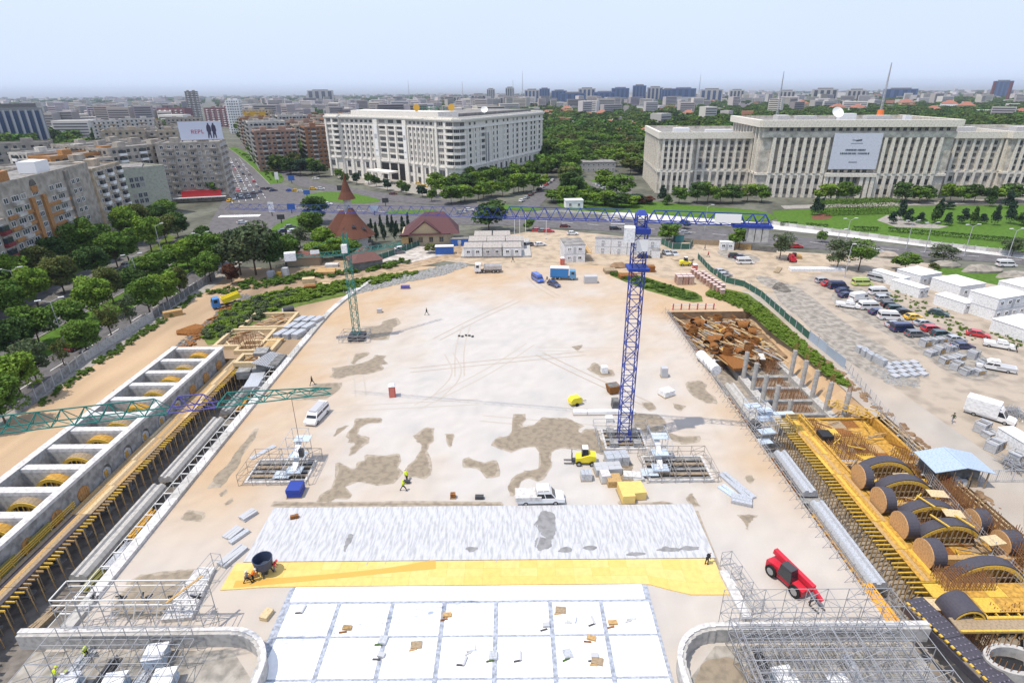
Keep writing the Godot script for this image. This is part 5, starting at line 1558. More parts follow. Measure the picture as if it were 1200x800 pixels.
func palace() -> void:
	var O := W(76.4,-310)
	var ang := deg_to_rad(5.6)
	var d := W(cos(ang), sin(ang))
	var n := W(-d.y, d.x)
	var L := func(s: float, q: float) -> Vector2: return O + d * s + n * q
	var wall := mat("palace_wall", Color(0.63,0.59,0.515), 0.88, texs["blotch"],0.04, texs["soft"],0.15)
	var trim := mat("palace_trim", Color(0.71,0.67,0.59), 0.88, texs["soft"],0.1)
	var fr := mat("palace_frame", Color(0.24,0.22,0.19), 0.8)
	var pane: Material = mats.pane
	var c: Vector2 = L.call(90,-25)
	var t := thing("palace_building", "very long sandstone ministry palace with tall pilasters and a white banner", "palace", v3(c))
	var masses := [[0.0,17.0,0.0,-60.0,28.6],[17.0,48.0,-3.5,-58.0,28.4],[46.5,134.0,9.5,-45.0,34.5],[132.0,166.0,-3.5,-58.0,28.4],[166.0,200.0,0.5,-60.0,28.6],[200.0,320.0,-3.5,-58.0,28.4]]
	for k in masses.size():
		var q: Array = masses[k]
		var p := local(PackedVector2Array([L.call(q[0], q[2]), L.call(q[1], q[2]), L.call(q[1], q[3]), L.call(q[0], q[3])]), c)
		hull(t, p, q[4], wall, mats.roof_grey, 1.5)
		var mid := centre(p)
		for f in 4:
			if f == 2: continue
			if f == 1 and k != 2: continue
			if f == 3 and not k in [0,2,4]: continue
			var a := p[f]
			var b := p[(f + 1) % 4]
			var xf := side(a, b, mid)
			var l := a.distance_to(b)
			strip(t, "cornice", xf, -1.2, l + 1.2, q[4] - 1.6, q[4] + 1.55,1.3 if k != 2 else 2.2, trim)
			strip(t, "string_course", xf, -0.3, l + 0.3,10.6,11.6,0.7, trim)
			var top: float = q[4] - 4.6
			if k == 2 and f == 0:
				var xs := []
				for i in 8: xs.append(7.6 + i * 3.55)
				var xr := []
				for i in 8: xr.append(87.5 - 7.6 - i * 3.55)
				var ys := rows_y(12.6,3.15,5)
				for g in [xs.slice(0,7), xr.slice(0,7)]:
					windows(t, xf, g, ys, 1.7,1.7, fr, pane)
					windows(t, xf, g, [1.6,6.4],1.9,2.7, fr, pane)
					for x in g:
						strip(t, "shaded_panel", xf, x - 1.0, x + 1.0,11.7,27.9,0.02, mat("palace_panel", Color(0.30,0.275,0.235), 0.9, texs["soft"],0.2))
				for i in 8:
					for x in [7.6 - 1.77 + i * 3.55,87.5 - 7.6 + 1.77 - i * 3.55]:
						strip(t, "pilaster", xf, x - 0.75, x + 0.75,11.6,28.2,1.2, trim)
						strip(t, "pilaster", xf, x - 0.75, x + 0.75,0,10.6,1.0, trim)
				strip(t, "attic_band", xf, 0, l, 28.2,30.8,1.2, wall)
				windows(t, xf, spread_x(l, 26,2), [31.1],1.6,1.5, fr, pane)
				# entrance: portal piers and doors under the banner
				for x in [33.0,35.4,38.2,49.3,52.1,54.5]: strip(t, "portal_pier", xf, x - 0.8, x + 0.8,0,10.6,2.0, trim)
				windows(t, xf, [40.6,43.75,46.9],[0.4,6.8],1.9,3.0, fr, pane)
				windows(t, xf, [34,37,40,43.75,47.5,50.5,53.5],[12.0],2.0,1.3, fr, pane)
				strip(t, "porch", xf, 32,55.5,10.2,11.8,2.4, trim)
				var bn := MB.new()
				bn.box(xf * V(43.75,22.0,1.6), V(22.0,16.4,0.12), xf.basis)
				var ban := part(t, "banner", bn.mesh(), mat("banner_cloth", Color(0.60,0.63,0.72), 0.8, texs["soft"],0.15))
				var ink := mat("banner_ink", Color(0.10,0.11,0.14), 0.8)
				bn = MB.new()
				var xx := -6.0
				while xx < 6.0: # two lines of lettering too small to read, an emblem and small print
					var w := rr(0.22,0.5)
					bn.box(xf * V(43.75 + xx * 0.75,22.6,1.68), V(w * 0.75,0.85,0.06), xf.basis)
					bn.box(xf * V(43.75 + xx * 1.1,21.0,1.68), V(w * 1.1,0.85,0.06), xf.basis)
					xx += w + (0.14 if rng.randf() < 0.85 else 0.6)
				for i in 11: bn.box(xf * V(41.2 + i * 0.5,25.6,1.68), V(0.3,0.35,0.06), xf.basis)
				for i in 8: bn.box(xf * V(41.8 + i * 0.5,17.0,1.68), V(0.3,0.5,0.06), xf.basis)
				bn.box(xf * V(44.4,27.0,1.68), V(2.6,0.7,0.06), xf.basis * Basis(V(0,0,1), 0.12))
				bn.box(xf * V(43.0,27.0,1.68), V(3.4,0.3,0.06), xf.basis * Basis(V(0,0,1), -0.1))
				stuff(part(ban, "print", bn.mesh(), ink))
				continue
			var nb := 0
			if f == 3: nb = 9 if k == 2 else 10
			elif k == 0 or k == 4: nb = 5 if k == 0 else 9
			elif f == 1: nb = 0
			else: nb = int(l / 4.4)
			if nb == 0: continue
			var xs2 := spread_x(l, nb, 2.5 if k != 0 else 1.5)
			var far := k >= 4 or (f == 3 and k == 2)
			windows(t, xf, xs2, rows_y(12.4, (top - 12.4) / 4.0,5), 1.5,1.9, fr, pane, far)
			windows(t, xf, xs2,[1.6,6.4],1.6,2.6, fr, pane, far)
			var step: float = xs2[1] - xs2[0]
			for i in nb + 1:
				strip(t, "pilaster", xf, xs2[0] + (i - 0.5) * step - 0.6, xs2[0] + (i - 0.5) * step + 0.6,11.6, q[4] - 1.6,0.8 if f == 0 else 1.0, trim)
				strip(t, "pilaster", xf, xs2[0] + (i - 0.5) * step - 0.6, xs2[0] + (i - 0.5) * step + 0.6,0,10.6,0.7, trim)
	# roof clutter
	var bits := [[8,-12,8,5,2.8],[60,-14,6,8,2.6],[72,-22,10,4,2.0],[92,-18,8,5,3.2],[108,-24,12,5,2.0],[122,-14,3,3,2.4],[26,-20,14,4,1.6],[150,-22,12,5,2.4],[180,-20,10,6,2.6]]
	for q in bits:
		var h := 28.5
		if q[0] > 46 and q[0] < 134: h = 34.6
		var m := MB.new()
		m.block(local(PackedVector2Array([L.call(q[0], q[1]), L.call(q[0] + q[2], q[1]), L.call(q[0] + q[2], q[1] - q[3]), L.call(q[0], q[1] - q[3])]), c), h, h + q[4])
		part(t, "roof_hut", m.mesh(), mats["white_metal" if int(q[0]) % 3 else "pale_concrete"])
	dish(v3(L.call(82,2), 35.8), 2.7, "large white dish antenna on the palace roof above the banner")
	dish(v3(L.call(214,-8), 30), 4.2, "largest white dish antenna at the right end of the palace roof")
	var ma := thing("radio_mast", "short red and white radio mast with drums on the palace roof", "mast", v3(L.call(187,-14), 28.6))
	for i in 4:
		var m := MB.new()
		for q in [[-1,-1],[1,-1],[1,1],[-1,1]]: m.bar(V(q[0], i * 3.0, q[1]) * V(1,1,1), V(q[0], i * 3.0 + 3.0, q[1]), 0.22)
		for q in [[-1,-1,1,-1],[1,-1,1,1],[-1,-1,-1,1],[-1,1,1,1]]: m.bar(V(q[0], i * 3.0, q[1]), V(q[2], i * 3.0 + 3.0, q[3]), 0.16)
		part(ma, "lattice", m.mesh(), mat("mast_red", Color(0.36,0.05,0.04), 0.6) if i % 2 else mats.white_paint)
	for i in 5:
		var m := MB.new()
		m.tube(V(0,0,0), V(0,0,0.7), 0.7,0.7,12)
		part(ma, "drum", m.mesh(), mats.white_paint, Transform3D(Basis(Vector3.UP, i * 1.3), V([1.2,-1.3,0.6,-0.8,1.0][i],6.0 + i * 1.5,0.8)))
	antenna("tall dark lattice mast with an orange base rising behind the palace", v3(L.call(117,-30), 34.6), 27.0, mats.grey_metal, true)

func antenna(label: String, at: Vector3, h: float, m: Material, orange := false) -> void:
	var t := thing("lattice_mast", label, "mast", at)
	var b := MB.new()
	var n := 14
	for i in n:
		var w0 := lerpf(h * 0.028,0.15, float(i) / n)
		var w1 := lerpf(h * 0.028,0.15, float(i + 1) / n)
		for k in 3:
			var a := TAU * k / 3
			var e := TAU * (k + 1) / 3
			b.bar(V(cos(a) * w0, h * i / n, sin(a) * w0), V(cos(a) * w1, h * (i + 1) / n, sin(a) * w1), h * 0.006)
			b.bar(V(cos(a) * w0, h * i / n, sin(a) * w0), V(cos(e) * w1, h * (i + 1) / n, sin(e) * w1), h * 0.004)
	part(t, "lattice", b.mesh(), m)
	if orange:
		b = MB.new()
		b.tube(Vector3.ZERO, V(0,4.5,0), 1.9,1.5,10)
		part(t, "base_drum", b.mesh(), mat("mast_orange", Color(0.65,0.16,0.03), 0.6))

# one apartment block: rectangle from corner a to corner b along the street front, `deep` towards the back
func block_of_flats(called: String, label: String, a: Vector2, b: Vector2, deep: float, h: float, wall: Material, o := {}) -> Node3D:
	var d := (b - a).normalized()
	var n := W(d.y, -d.x) # away from the viewer when a is left of b
	var p := PackedVector2Array([a, b, b + n * deep, a + n * deep])
	var c := centre(p)
	var t := thing(called, label, "apartment block", v3(c), 0.0, o.get("group", ""))
	p = local(p, c)
	hull(t, p, h, wall, o.get("roof", mats.roof_grey), o.get("parapet", 0.8))
	var fl := int(h / o.get("storey", 3.0)) - (0 if o.has("storey") else 0)
	var fh: float = h / fl
	var joined: bool = o.get("joined", true)
	var frame: Material = o.get("frame", mats.white_paint)
	var mid := centre(p)
	var faces: Array = o.get("faces", [0,1])
	for f in faces:
		var xf := side(p[f], p[(f + 1) % 4], mid)
		var l := p[f].distance_to(p[(f + 1) % 4])
		var cols := maxi(2, int(l / o.get("bay", 3.4)))
		windows(t, xf, spread_x(l, cols, 1.0), rows_y(1.1, fh, fl), o.get("ww", 1.5), o.get("wh", 1.5), frame, mats.pane, joined)
		if o.get("balcony", 0.0) > 0.0: # loggia bands in every other bay
			var m := MB.new()
			var m2 := MB.new()
			for i in cols:
				if i % 3 != 1: continue
				for k in range(1, fl):
					m.box(xf * V(1.0 + (l - 2.0) * (i + 0.5) / cols, k * fh + 0.55,0.6), V(l / cols * 0.95,1.0,1.2), xf.basis)
					m2.box(xf * V(1.0 + (l - 2.0) * (i + 0.5) / cols, k * fh + 1.75,0.5), V(l / cols * 0.85,1.3,0.9), xf.basis)
			stuff(part(t, "balcony", m.mesh(), o.get("trim", wall)))
			if o.get("balcony", 0.0) > 1.0: stuff(part(t, "balcony_glazing", m2.mesh(), mats.pane))
	if o.get("hut", true):
		for i in 2:
			var m := MB.new()
			var q := p[0].lerp(p[1],0.25 + 0.45 * i) + n * deep * 0.4
			m.box(v3(q, h + 1.3), V(4.0 + i, 2.6,3.2), Basis(Vector3.UP, -atan2(d.y, d.x)))
			part(t, "roof_hut", m.mesh(), wall)
	return t

func left_blocks() -> void:
	var grey := mat("flats_grey", Color(0.49,0.44,0.375), 0.9, texs["blotch"],0.05, texs["grain"],0.3)
	var grey2 := mat("flats_grey_b", Color(0.40,0.365,0.32), 0.9, texs["blotch"],0.05, texs["grain"],0.3)
	var beige := mat("flats_beige", Color(0.56,0.465,0.35), 0.9, texs["blotch"],0.05, texs["grain"],0.3)
	var pale := mat("flats_pale", Color(0.62,0.585,0.53), 0.9, texs["blotch"],0.05)
	var orange := mat("flats_orange", Color(0.48,0.245,0.10), 0.9, texs["soft"],0.1, texs["grain"],0.4)
	var green := mat("flats_green", Color(0.37,0.38,0.31), 0.9, texs["soft"],0.08)
	var red := mat("flats_red", Color(0.22,0.05,0.055), 0.85, texs["soft"],0.1)
	var white: Material = mats.white_paint
	# the orange banded block
	var a := W(-137,-158)
	var b := W(-148,-211)
	var d := (b - a).normalized()
	var n := W(-d.y, d.x)
	if n.x < 0: n = -n
	var p := PackedVector2Array([a, b, b - n * 16, a - n * 16])
	var c := centre(p)
	var t := thing("apartment_block", "grey apartment block with orange bands, arched attic window and orange roof box", "apartment block", v3(c))
	p = local(p, c)
	hull(t, p, 27.5, grey, mats.roof_grey, 0.8)
	var xf := side(p[0], p[1], centre(p))
	for k in 8:
		var y := 1.0 + k * 3.1
		for q in [[7.0,3.6],[11.2,2.6],[27.0,2.6],[31.5,4.2],[41.0,2.2],[44.5,2.2],[2.5,2.2]]:
			windows(t, xf, [q[0]],[y], q[1],1.5, white, mats.pane, false, 2 if q[1] > 3 else 1)
		windows(t, xf, [17.5],[y],3.2,1.5, white, mats.pane, false, 3)
		if k < 7:
			for q in [[1.0,13.2],[21.6,36.0]]: strip(t, "orange_band", xf, q[0], q[1], y - 1.05, y - 0.2,0.5, orange)
		if k > 0 and k < 8:
			strip(t, "balcony", xf, 29.2,33.8, y - 1.0, y - 0.05,1.0, pale)
			strip(t, "balcony", xf, 5.0,9.0, y - 1.0, y - 0.05,1.0, pale)
	for q in [[13.4,15.2],[19.8,21.6]]: strip(t, "orange_pier", xf, q[0], q[1],0,22.5,0.75, orange)
	strip(t, "grey_pier", xf, 36.4,38.4,0,27.5,0.7, grey2)
	var m := MB.new()
	m.prism(arch_band(17.5,25.6,0.0,1.7,0, PI, 14), xf * T(0,0,0.05), 0.12)
	part(t, "arched_window", m.mesh(), mats.pane)
	strip(t, "orange_panel", xf, 15.9,19.1,23.6,25.4,0.3, orange)
	m = MB.new()
	m.box(xf * V(5.0,29.3,-4), V(9,3.0,6), xf.basis)
	part(t, "orange_roof_box", m.mesh(), orange)
	m = MB.new()
	m.box(xf * V(33,29.4,-6), V(8,3.4,5), xf.basis)
	part(t, "white_roof_box", m.mesh(), white)
	# its wings and neighbours, from the left edge of the view towards the junction
	block_of_flats("apartment_block", "grey and dark red apartment block at the left edge, half out of view", W(-127,-118), W(-135.5,-156), 16,19, grey, {"joined": false, "balcony": 2.0, "trim": red})
	block_of_flats("apartment_block", "beige wing with white balconies right of the orange banded block", W(-148.5,-213), W(-153.5,-237), 16,25, beige, {"joined": false, "balcony": 2.0, "trim": white, "bay": 2.9})
	var g := block_of_flats("commercial_block", "plain pale green block with a white side wall and few windows", W(-162.5,-249), W(-153,-266), 26,20.5, green, {"faces": [], "hut": false})
	xf = side(W(-162.5,-249) - v2(g.position), W(-153,-266) - v2(g.position), Vector2.ZERO)
	for r in 2:
		for q in 3:
			for k in 2: windows(g, xf, [4.2 + q * 2.2],[13.2 - r * 6.6 + k * 2.4],1.7,1.9, mats.grey_metal, mats.pane)
	m = MB.new()
	m.box(V(0,20.9,0), V(14,0.7,16), Basis(Vector3.UP, 0.5))
	part(g, "roof_slab", m.mesh(), mats.roof_grey)
	var bb := block_of_flats("apartment_block", "tall grey block carrying the white billboard, red awning at its foot", W(-170,-292), W(-143,-300), 22,27.5, grey, {"joined": false, "balcony": 1.0, "trim": grey2, "bay": 3.2, "faces": [0,1]})
	xf = side(W(-170,-292) - v2(bb.position), W(-143,-300) - v2(bb.position), Vector2.ZERO)
	strip(bb, "red_awning", xf, 7,25,2.8,5.6,1.4, mat("awning_red", Color(0.50,0.025,0.03), 0.7))
	strip(bb, "shop_canopy", xf, 3,27,2.2,2.6,3.0, mats.white_metal)
	# billboard
	var bo := thing("billboard", "white rooftop billboard with red lettering and two dark walking figures", "billboard", V(-152,28.2,-303), 0.42)
	m = MB.new(); m.bx(-9.5,0.8,-0.2,9.5,9.2,0.2)
	part(bo, "panel", m.mesh(), mat("billboard_white", Color(0.66,0.68,0.76), 0.7))
	var tm := TextMesh.new()
	tm.text = "REPL"
	tm.font_size = 48
	tm.pixel_size = 0.052
	tm.depth = 0.06
	part(bo, "lettering", tm, mat("billboard_red", Color(0.42,0.05,0.09), 0.7), T(-1.6,4.6,0.24))
	for k in 2:
		m = MB.new()
		m.prism(smooth(P([-0.3,8.2,0.3,8.2,0.35,7.4,1.0,6.8,1.1,4.4,0.7,4.2,0.9,1.0,0.4,1.0,0.1,3.4,-0.4,1.0,-0.9,1.0,-0.6,4.2,-1.0,4.4,-0.9,6.8,-0.35,7.4]), 1), T(3.6 + k * 2.2,0.2,0.22), 0.04)
		part(bo, "figure_print", m.mesh(), mat("billboard_ink", Color(0.06,0.05,0.09), 0.7))
	m = MB.new()
	for i in 5: m.bar(V(-9 + 4.5 * i, 0,0), V(-9 + 4.5 * i, 9,-0.3), 0.2)
	for i in 5: m.bar(V(-9 + 4.5 * i, 0,-4), V(-9 + 4.5 * i, 7,-0.3), 0.2)
	part(bo, "support_frame", m.mesh(), mats.dark_metal)
	# rows of slab blocks behind, aligned with the boulevard
	var bd := W(-0.43,-0.90).normalized()
	var bn := W(bd.y, -bd.x) # to the left of the boulevard
	if bn.x > 0: bn = -bn
	var o0 := W(-158,-318)
	var tones := [grey, beige, grey2, pale, grey]
	var words := ["grey", "beige", "dark grey", "pale", "weathered grey"]
	for r in 9:
		for k in 11:
			var s := r * 46.0 + rr(-5,5)
			var q := 4.0 + k * 38.0 + rr(-5,5)
			if k > 7 and r < 2: continue
			if k > 1 and r == 0 and k < 3: pass
			var w := rr(24,35)
			var from := o0 + bd * s + bn * (q + w)
			if from.x < from.y * 0.7 and from.y < -320 or from.x < -560 or (from.x < -215 and from.y > -290): continue
			var i := (r * 3 + k * 7) % 5
			block_of_flats("apartment_block", "%s slab block, %s from the boulevard, %s row behind the billboard" % [words[i], nth(k), nth(r)], from, from - bn * w, rr(12,22), rr(21,29) if r + k > 0 else 24.0, tones[i], {"balcony": 1.0, "trim": tones[(i + 3) % 5], "bay": rr(3.0,4.2), "faces": [0,1,3]})
	for k in 6: # low blocks behind the orange one
		var q := v2([g(-188.82,-229.08), g(-192.72,-253.97), g(-196.67,-284.55), g(-228.37,-287.48), g(-227.73,-315.34), g(-180.22,-272.76)][k])
		block_of_flats("apartment_block", "%s apartment block, %s behind the orange banded one" % [words[k % 5], nth(k)], q, q + W(14,-38), 14,24 + (k % 3) * 1.5, tones[k % 5] if k != 1 else orange, {"balcony": 2.0, "trim": white if k % 2 else grey, "faces": [0,1,3]})
	# right of the boulevard, up to the hotel
	var pinks := [mat("flats_pink", Color(0.42,0.26,0.19), 0.9, texs["blotch"],0.05), mat("flats_brown", Color(0.36,0.185,0.10), 0.9, texs["blotch"],0.05), pale, beige, grey]
	var pw := ["pinkish", "brown", "pale", "beige", "grey"]
	var o1 := W(-182,-420)
	for r in 5:
		for k in 5:
			var i := (r * 2 + k) % 5
			var from := o1 + bd * (r * 62.0 - 10) - bn * (6.0 + k * 33.0)
			if k > 2 and r == 0: continue
			block_of_flats("apartment_block", "%s stepped block, %s in the %s row between boulevard and hotel" % [pw[i], nth(k), nth(r)], from, from - bn * 27,24,26 + (i % 3) * 1.5, pinks[i], {"balcony": 2.0, "trim": pale, "bay": 3.0, "faces": [0,1,3]})
	# towers that stand out
	var tb := thing("office_tower", "office tower with tall blue glass stripes at the far left", "office tower", V(-510,0,-640), 0.62)
	m = MB.new(); m.bx(-25,0,-12,25,38,12)
	part(tb, "wall", m.mesh(), mats.grey_concrete)
	for i in 8: 
		m = MB.new(); m.bx(-23.6 + i * 6.0,4,12.0,-20.0 + i * 6.0,35,12.25)
		part(tb, "glass_stripe", m.mesh(), mats.blue_glass)
	for i in 9:
		m = MB.new(); m.bx(-25.2 + i * 6.0,0,12,-23.4 + i * 6.0,36,13.0)
		part(tb, "pier", m.mesh(), mats.grey_metal)
	m = MB.new(); m.bx(-21,38,-8,21,42,8)
	part(tb, "roof_storey", m.mesh(), mats.dark_concrete)
	for k in 3: block_of_flats("apartment_block", "%s dark red and white block far behind, right of the striped tower" % nth(k), W(-640 + k * 75,-1000), W(-640 + k * 75 + 52,-985), 16,28, mat("flats_wine", Color(0.21,0.11,0.12), 0.9), {"balcony": 1.0, "trim": white, "faces": [0]})
	block_of_flats("apartment_tower", "lone tall pale tower with white bands on the left skyline", W(-618,-1200), W(-598,-1208), 18,53, grey2, {"balcony": 1.0, "trim": white, "bay": 2.6, "faces": [0,1]})
	block_of_flats("apartment_tower", "white tower at the boulevard's far right side", W(-372,-820), W(-356,-824), 16,41, white, {"balcony": 1.0, "bay": 3.0, "faces": [0,1,3]})
	var yb := block_of_flats("apartment_block", "tall block with a big yellow banner beside the boulevard", W(-296,-690), W(-268,-694), 18,32, beige, {"balcony": 1.0, "faces": [0,1,3]})
	m = MB.new(); m.bx(-12,16,0,12,31,0.3)
	part(yb, "yellow_banner", m.mesh(), mat("banner_yellow", Color(0.50,0.31,0.05), 0.8), Transform3D(Basis(Vector3.UP, 0.14), V(0,0,9.4)))

func house(called: String, label: String, at: Vector3, turn: float, s: Vector3, wall: Material, roof: Material, rise := 0.0, cat := "house") -> Node3D:
	var t := thing(called, label, cat, at, turn)
	var m := MB.new()
	m.bx(-s.x / 2,0,-s.z / 2, s.x / 2, s.y, s.z / 2)
	part(t, "wall", m.mesh(), wall)
	m = MB.new()
	if rise > 0:
		m.frustum(V(0, s.y, 0), W(s.x + 0.8, s.z + 0.8), W(maxf(0.4, s.x - s.z), 0.3), rise)
	else:
		m.bx(-s.x / 2 - 0.2, s.y, -s.z / 2 - 0.2, s.x / 2 + 0.2, s.y + 0.4, s.z / 2 + 0.2)
	var r := part(t, "roof", m.mesh(), roof)
	if rise > 0:
		m = MB.new(); m.bx(s.x * 0.2, s.y + rise * 0.3,-0.5, s.x * 0.2 + 0.8, s.y + rise + 0.8,0.3)
		part(r, "chimney", m.mesh(), wall)
	var wm := window_mesh(1.2,1.4)
	var n := int(s.x / 3.0)
	for k in int(s.y / 3.0):
		for i in n: part(t, "window", wm, [mats.white_paint, mats.pane], T(-s.x / 2 + s.x * (i + 0.5) / n, 1.0 + k * 3.0, s.z / 2))
	return t

var houses := []

func small_houses() -> void:
	# chapel with a spire and the villa beside it
	var ch := thing("chapel", "small chapel with broad brown conical roofs and a pointed spire", "chapel", g(-54.66,-199.63), 0.2)
	var br: Material = mats.brown_roof
	br = mat("chapel_roof", Color(0.12,0.052,0.035), 0.8, texs["soft"],0.3)
	var m := MB.new()
	m.tube(Vector3.ZERO, V(0,6,0), 4.6,4.6,12); m.bx(-7,0,-8,4,5.5,2)
	part(ch, "wall", m.mesh(), mats.pale_concrete)
	m = MB.new(); m.lathe([W(7.4,4.6), W(5.2,7.0), W(2.2,11.0), W(0.8,13.6)],20)
	var rf := part(ch, "roof", m.mesh(), br)
	m = MB.new(); m.frustum(V(-3.0,4.8,-3.5), W(14,15), W(2,3), 7.5)
	part(ch, "roof", m.mesh(), br)
	for i in 3:
		m = MB.new(); m.frustum(V(-2.6 + 3.2 * i, 8.0 - absf(i - 1), 4.3 - absf(i - 1) * 0.8), W(1.4,1.2), W(0.2,0.8), 1.0)
		part(rf, "dormer", m.mesh(), mats.dark_metal)
	m = MB.new(); m.tube(V(-1,10,-2), V(-1,17.2,-2), 1.25,1.25,8)
	part(ch, "bell_tower", m.mesh(), mats.pale_concrete)
	m = MB.new(); m.lathe([W(3.0,16.6), W(1.7,19.0), W(0.6,22.5), W(0.02,26.0)],16, V(-1,0,-2))
	part(ch, "spire", m.mesh(), br)
	var vi := thing("villa", "cream villa with a steep dark red hipped roof and gable", "house", g(-29.82,-206.19), 0.1)
	m = MB.new(); m.bx(-9,0,-8,9,4.2,4)
	part(vi, "wall", m.mesh(), mat("villa_wall", Color(0.50,0.42,0.29), 0.9, texs["soft"],0.2))
	var vr := mat("villa_roof", Color(0.085,0.028,0.032), 0.75, texs["soft"],0.3)
	m = MB.new(); m.frustum(V(1.2,4.0,-2), W(20,14), W(6.5,0.4), 6.4, W(1.5,-1.0))
	part(vi, "roof", m.mesh(), vr)
	m = MB.new(); m.prism(P([-6,4.2,4.5,4.2,-0.6,8.2]), at_z(2.6), 2.2)
	part(vi, "gable", m.mesh(), mats.pale_plank)
	m = MB.new()
	for s in [-1,1]: m.box(V(-0.7 + s * 3.0,6.3,3.4), V(7.4,0.3,4.0), Basis(V(0,0,1), -s * 0.66))
	m.bx(-9.4,4.1,3.6,8.0,4.4,6.2)
	part(vi, "porch_roof", m.mesh(), vr)
	for i in 4: part(vi, "window", window_mesh(1.5,1.9), [mats.plank, mats.pane], T(-6 + 3.6 * i, 1.0,4.0))
	m = MB.new(); m.bx(-9.0,0,4.0,-6.6,3.6,6.0)
	part(vi, "timber_porch", m.mesh(), mats.plank)
	house("summer_house", "dark open pavilion with brown tent roof behind the green jib", g(-45.61,-175.72), 0.5, V(9,2.6,8), mats.dark_concrete, mats.brown_roof, 3.6, "pavilion")
	house("shed", "long shed with dull red roof among the trees left of the green crane", g(-65.4,-179.26), 0.1, V(10,2.6,5), mats.old_plank, mat("shed_red", Color(0.20,0.075,0.06), 0.85), 1.6, "shed")
	house("gatehouse", "white gatehouse with two windows beside the promenade", g(29.04,-271.59), 0.1, V(8,3.4,5), mats.white_paint, mats.white_metal, 0.0, "gatehouse")
	house("office_hut", "flat roofed grey office beyond the small lawn", g(56.14,-403.87), 0.05, V(26,6.0,14), mats.concrete, mats.roof_grey, 0.0, "office")
	# red roofed houses among the trees
	var rt: Material = mats.roof_tile
	var spots := [g(72.99,-975.72), g(65.1,-1119.7), g(93.23,-861.96), g(136.57,-1075.14), g(167.3,-1133.84), g(134.62,-836.93), g(161.71,-833.13), g(134.24,-659.31), g(118.21,-673.08), g(111.06,-579.03), g(121.4,-578.02), g(118.15,-1298.55), g(124.01,-877.53), g(155.53,-707.21), g(658.5,-1182.06), g(784.91,-1154.81), g(916.59,-1254.04), g(775.14,-1018.22), g(766.4,-962), g(809.25,-982.2), g(663.06,-1421.72), g(704.09,-1606.58), g(336.97,-1101.56), g(308.2,-1074.78), g(967.78,-1529.06), g(664.79,-1266.62), g(916.18,-1303.22), g(89.75,-925.63)]
	for k in spots.size():
		var q := V(spots[k].x, 0, spots[k].z)
		houses.append(v2(q))
		var far := q.length() / 800.0
		var flat_roof := k % 5 == 2
		house("house", "%s house %s, %s from the left among the trees" % [["pale", "cream", "white"][k % 3], "with flat roof" if flat_roof else "with red tiled roof", nth(k)], q, rr(-0.5,0.5), V(14,7 + (k % 3), 11) * maxf(0.8, far), mats["white_paint" if k % 3 == 2 else "pale_concrete"] if k % 4 else mats.pale_plank, rt if not flat_roof else mats.white_metal, 0.0 if flat_roof else 3.6 * far)
	var lh := house("long_house", "long tile roofed hall right of the hotel", V(g(96.04,-1220.48).x, 0, g(96.04,-1220.48).z), 0.0, V(70,9,18), mats.pale_concrete, rt, 6.0, "hall")
	var wl := house("long_office", "long low white office row in front of the far woodland", V(g(378.3,-1558.64).x, 0, g(378.3,-1558.64).z), 0.05, V(150,14,20), mats.pale_concrete, mats.roof_grey, 0.0, "office")
	var wo := house("white_office", "white office with a roof tower in the far woodland", V(g(565.61,-2018.4).x, 0, g(565.61,-2018.4).z), 0.0, V(70,26,40), mats.pale_concrete, mats.roof_grey, 0.0, "office")

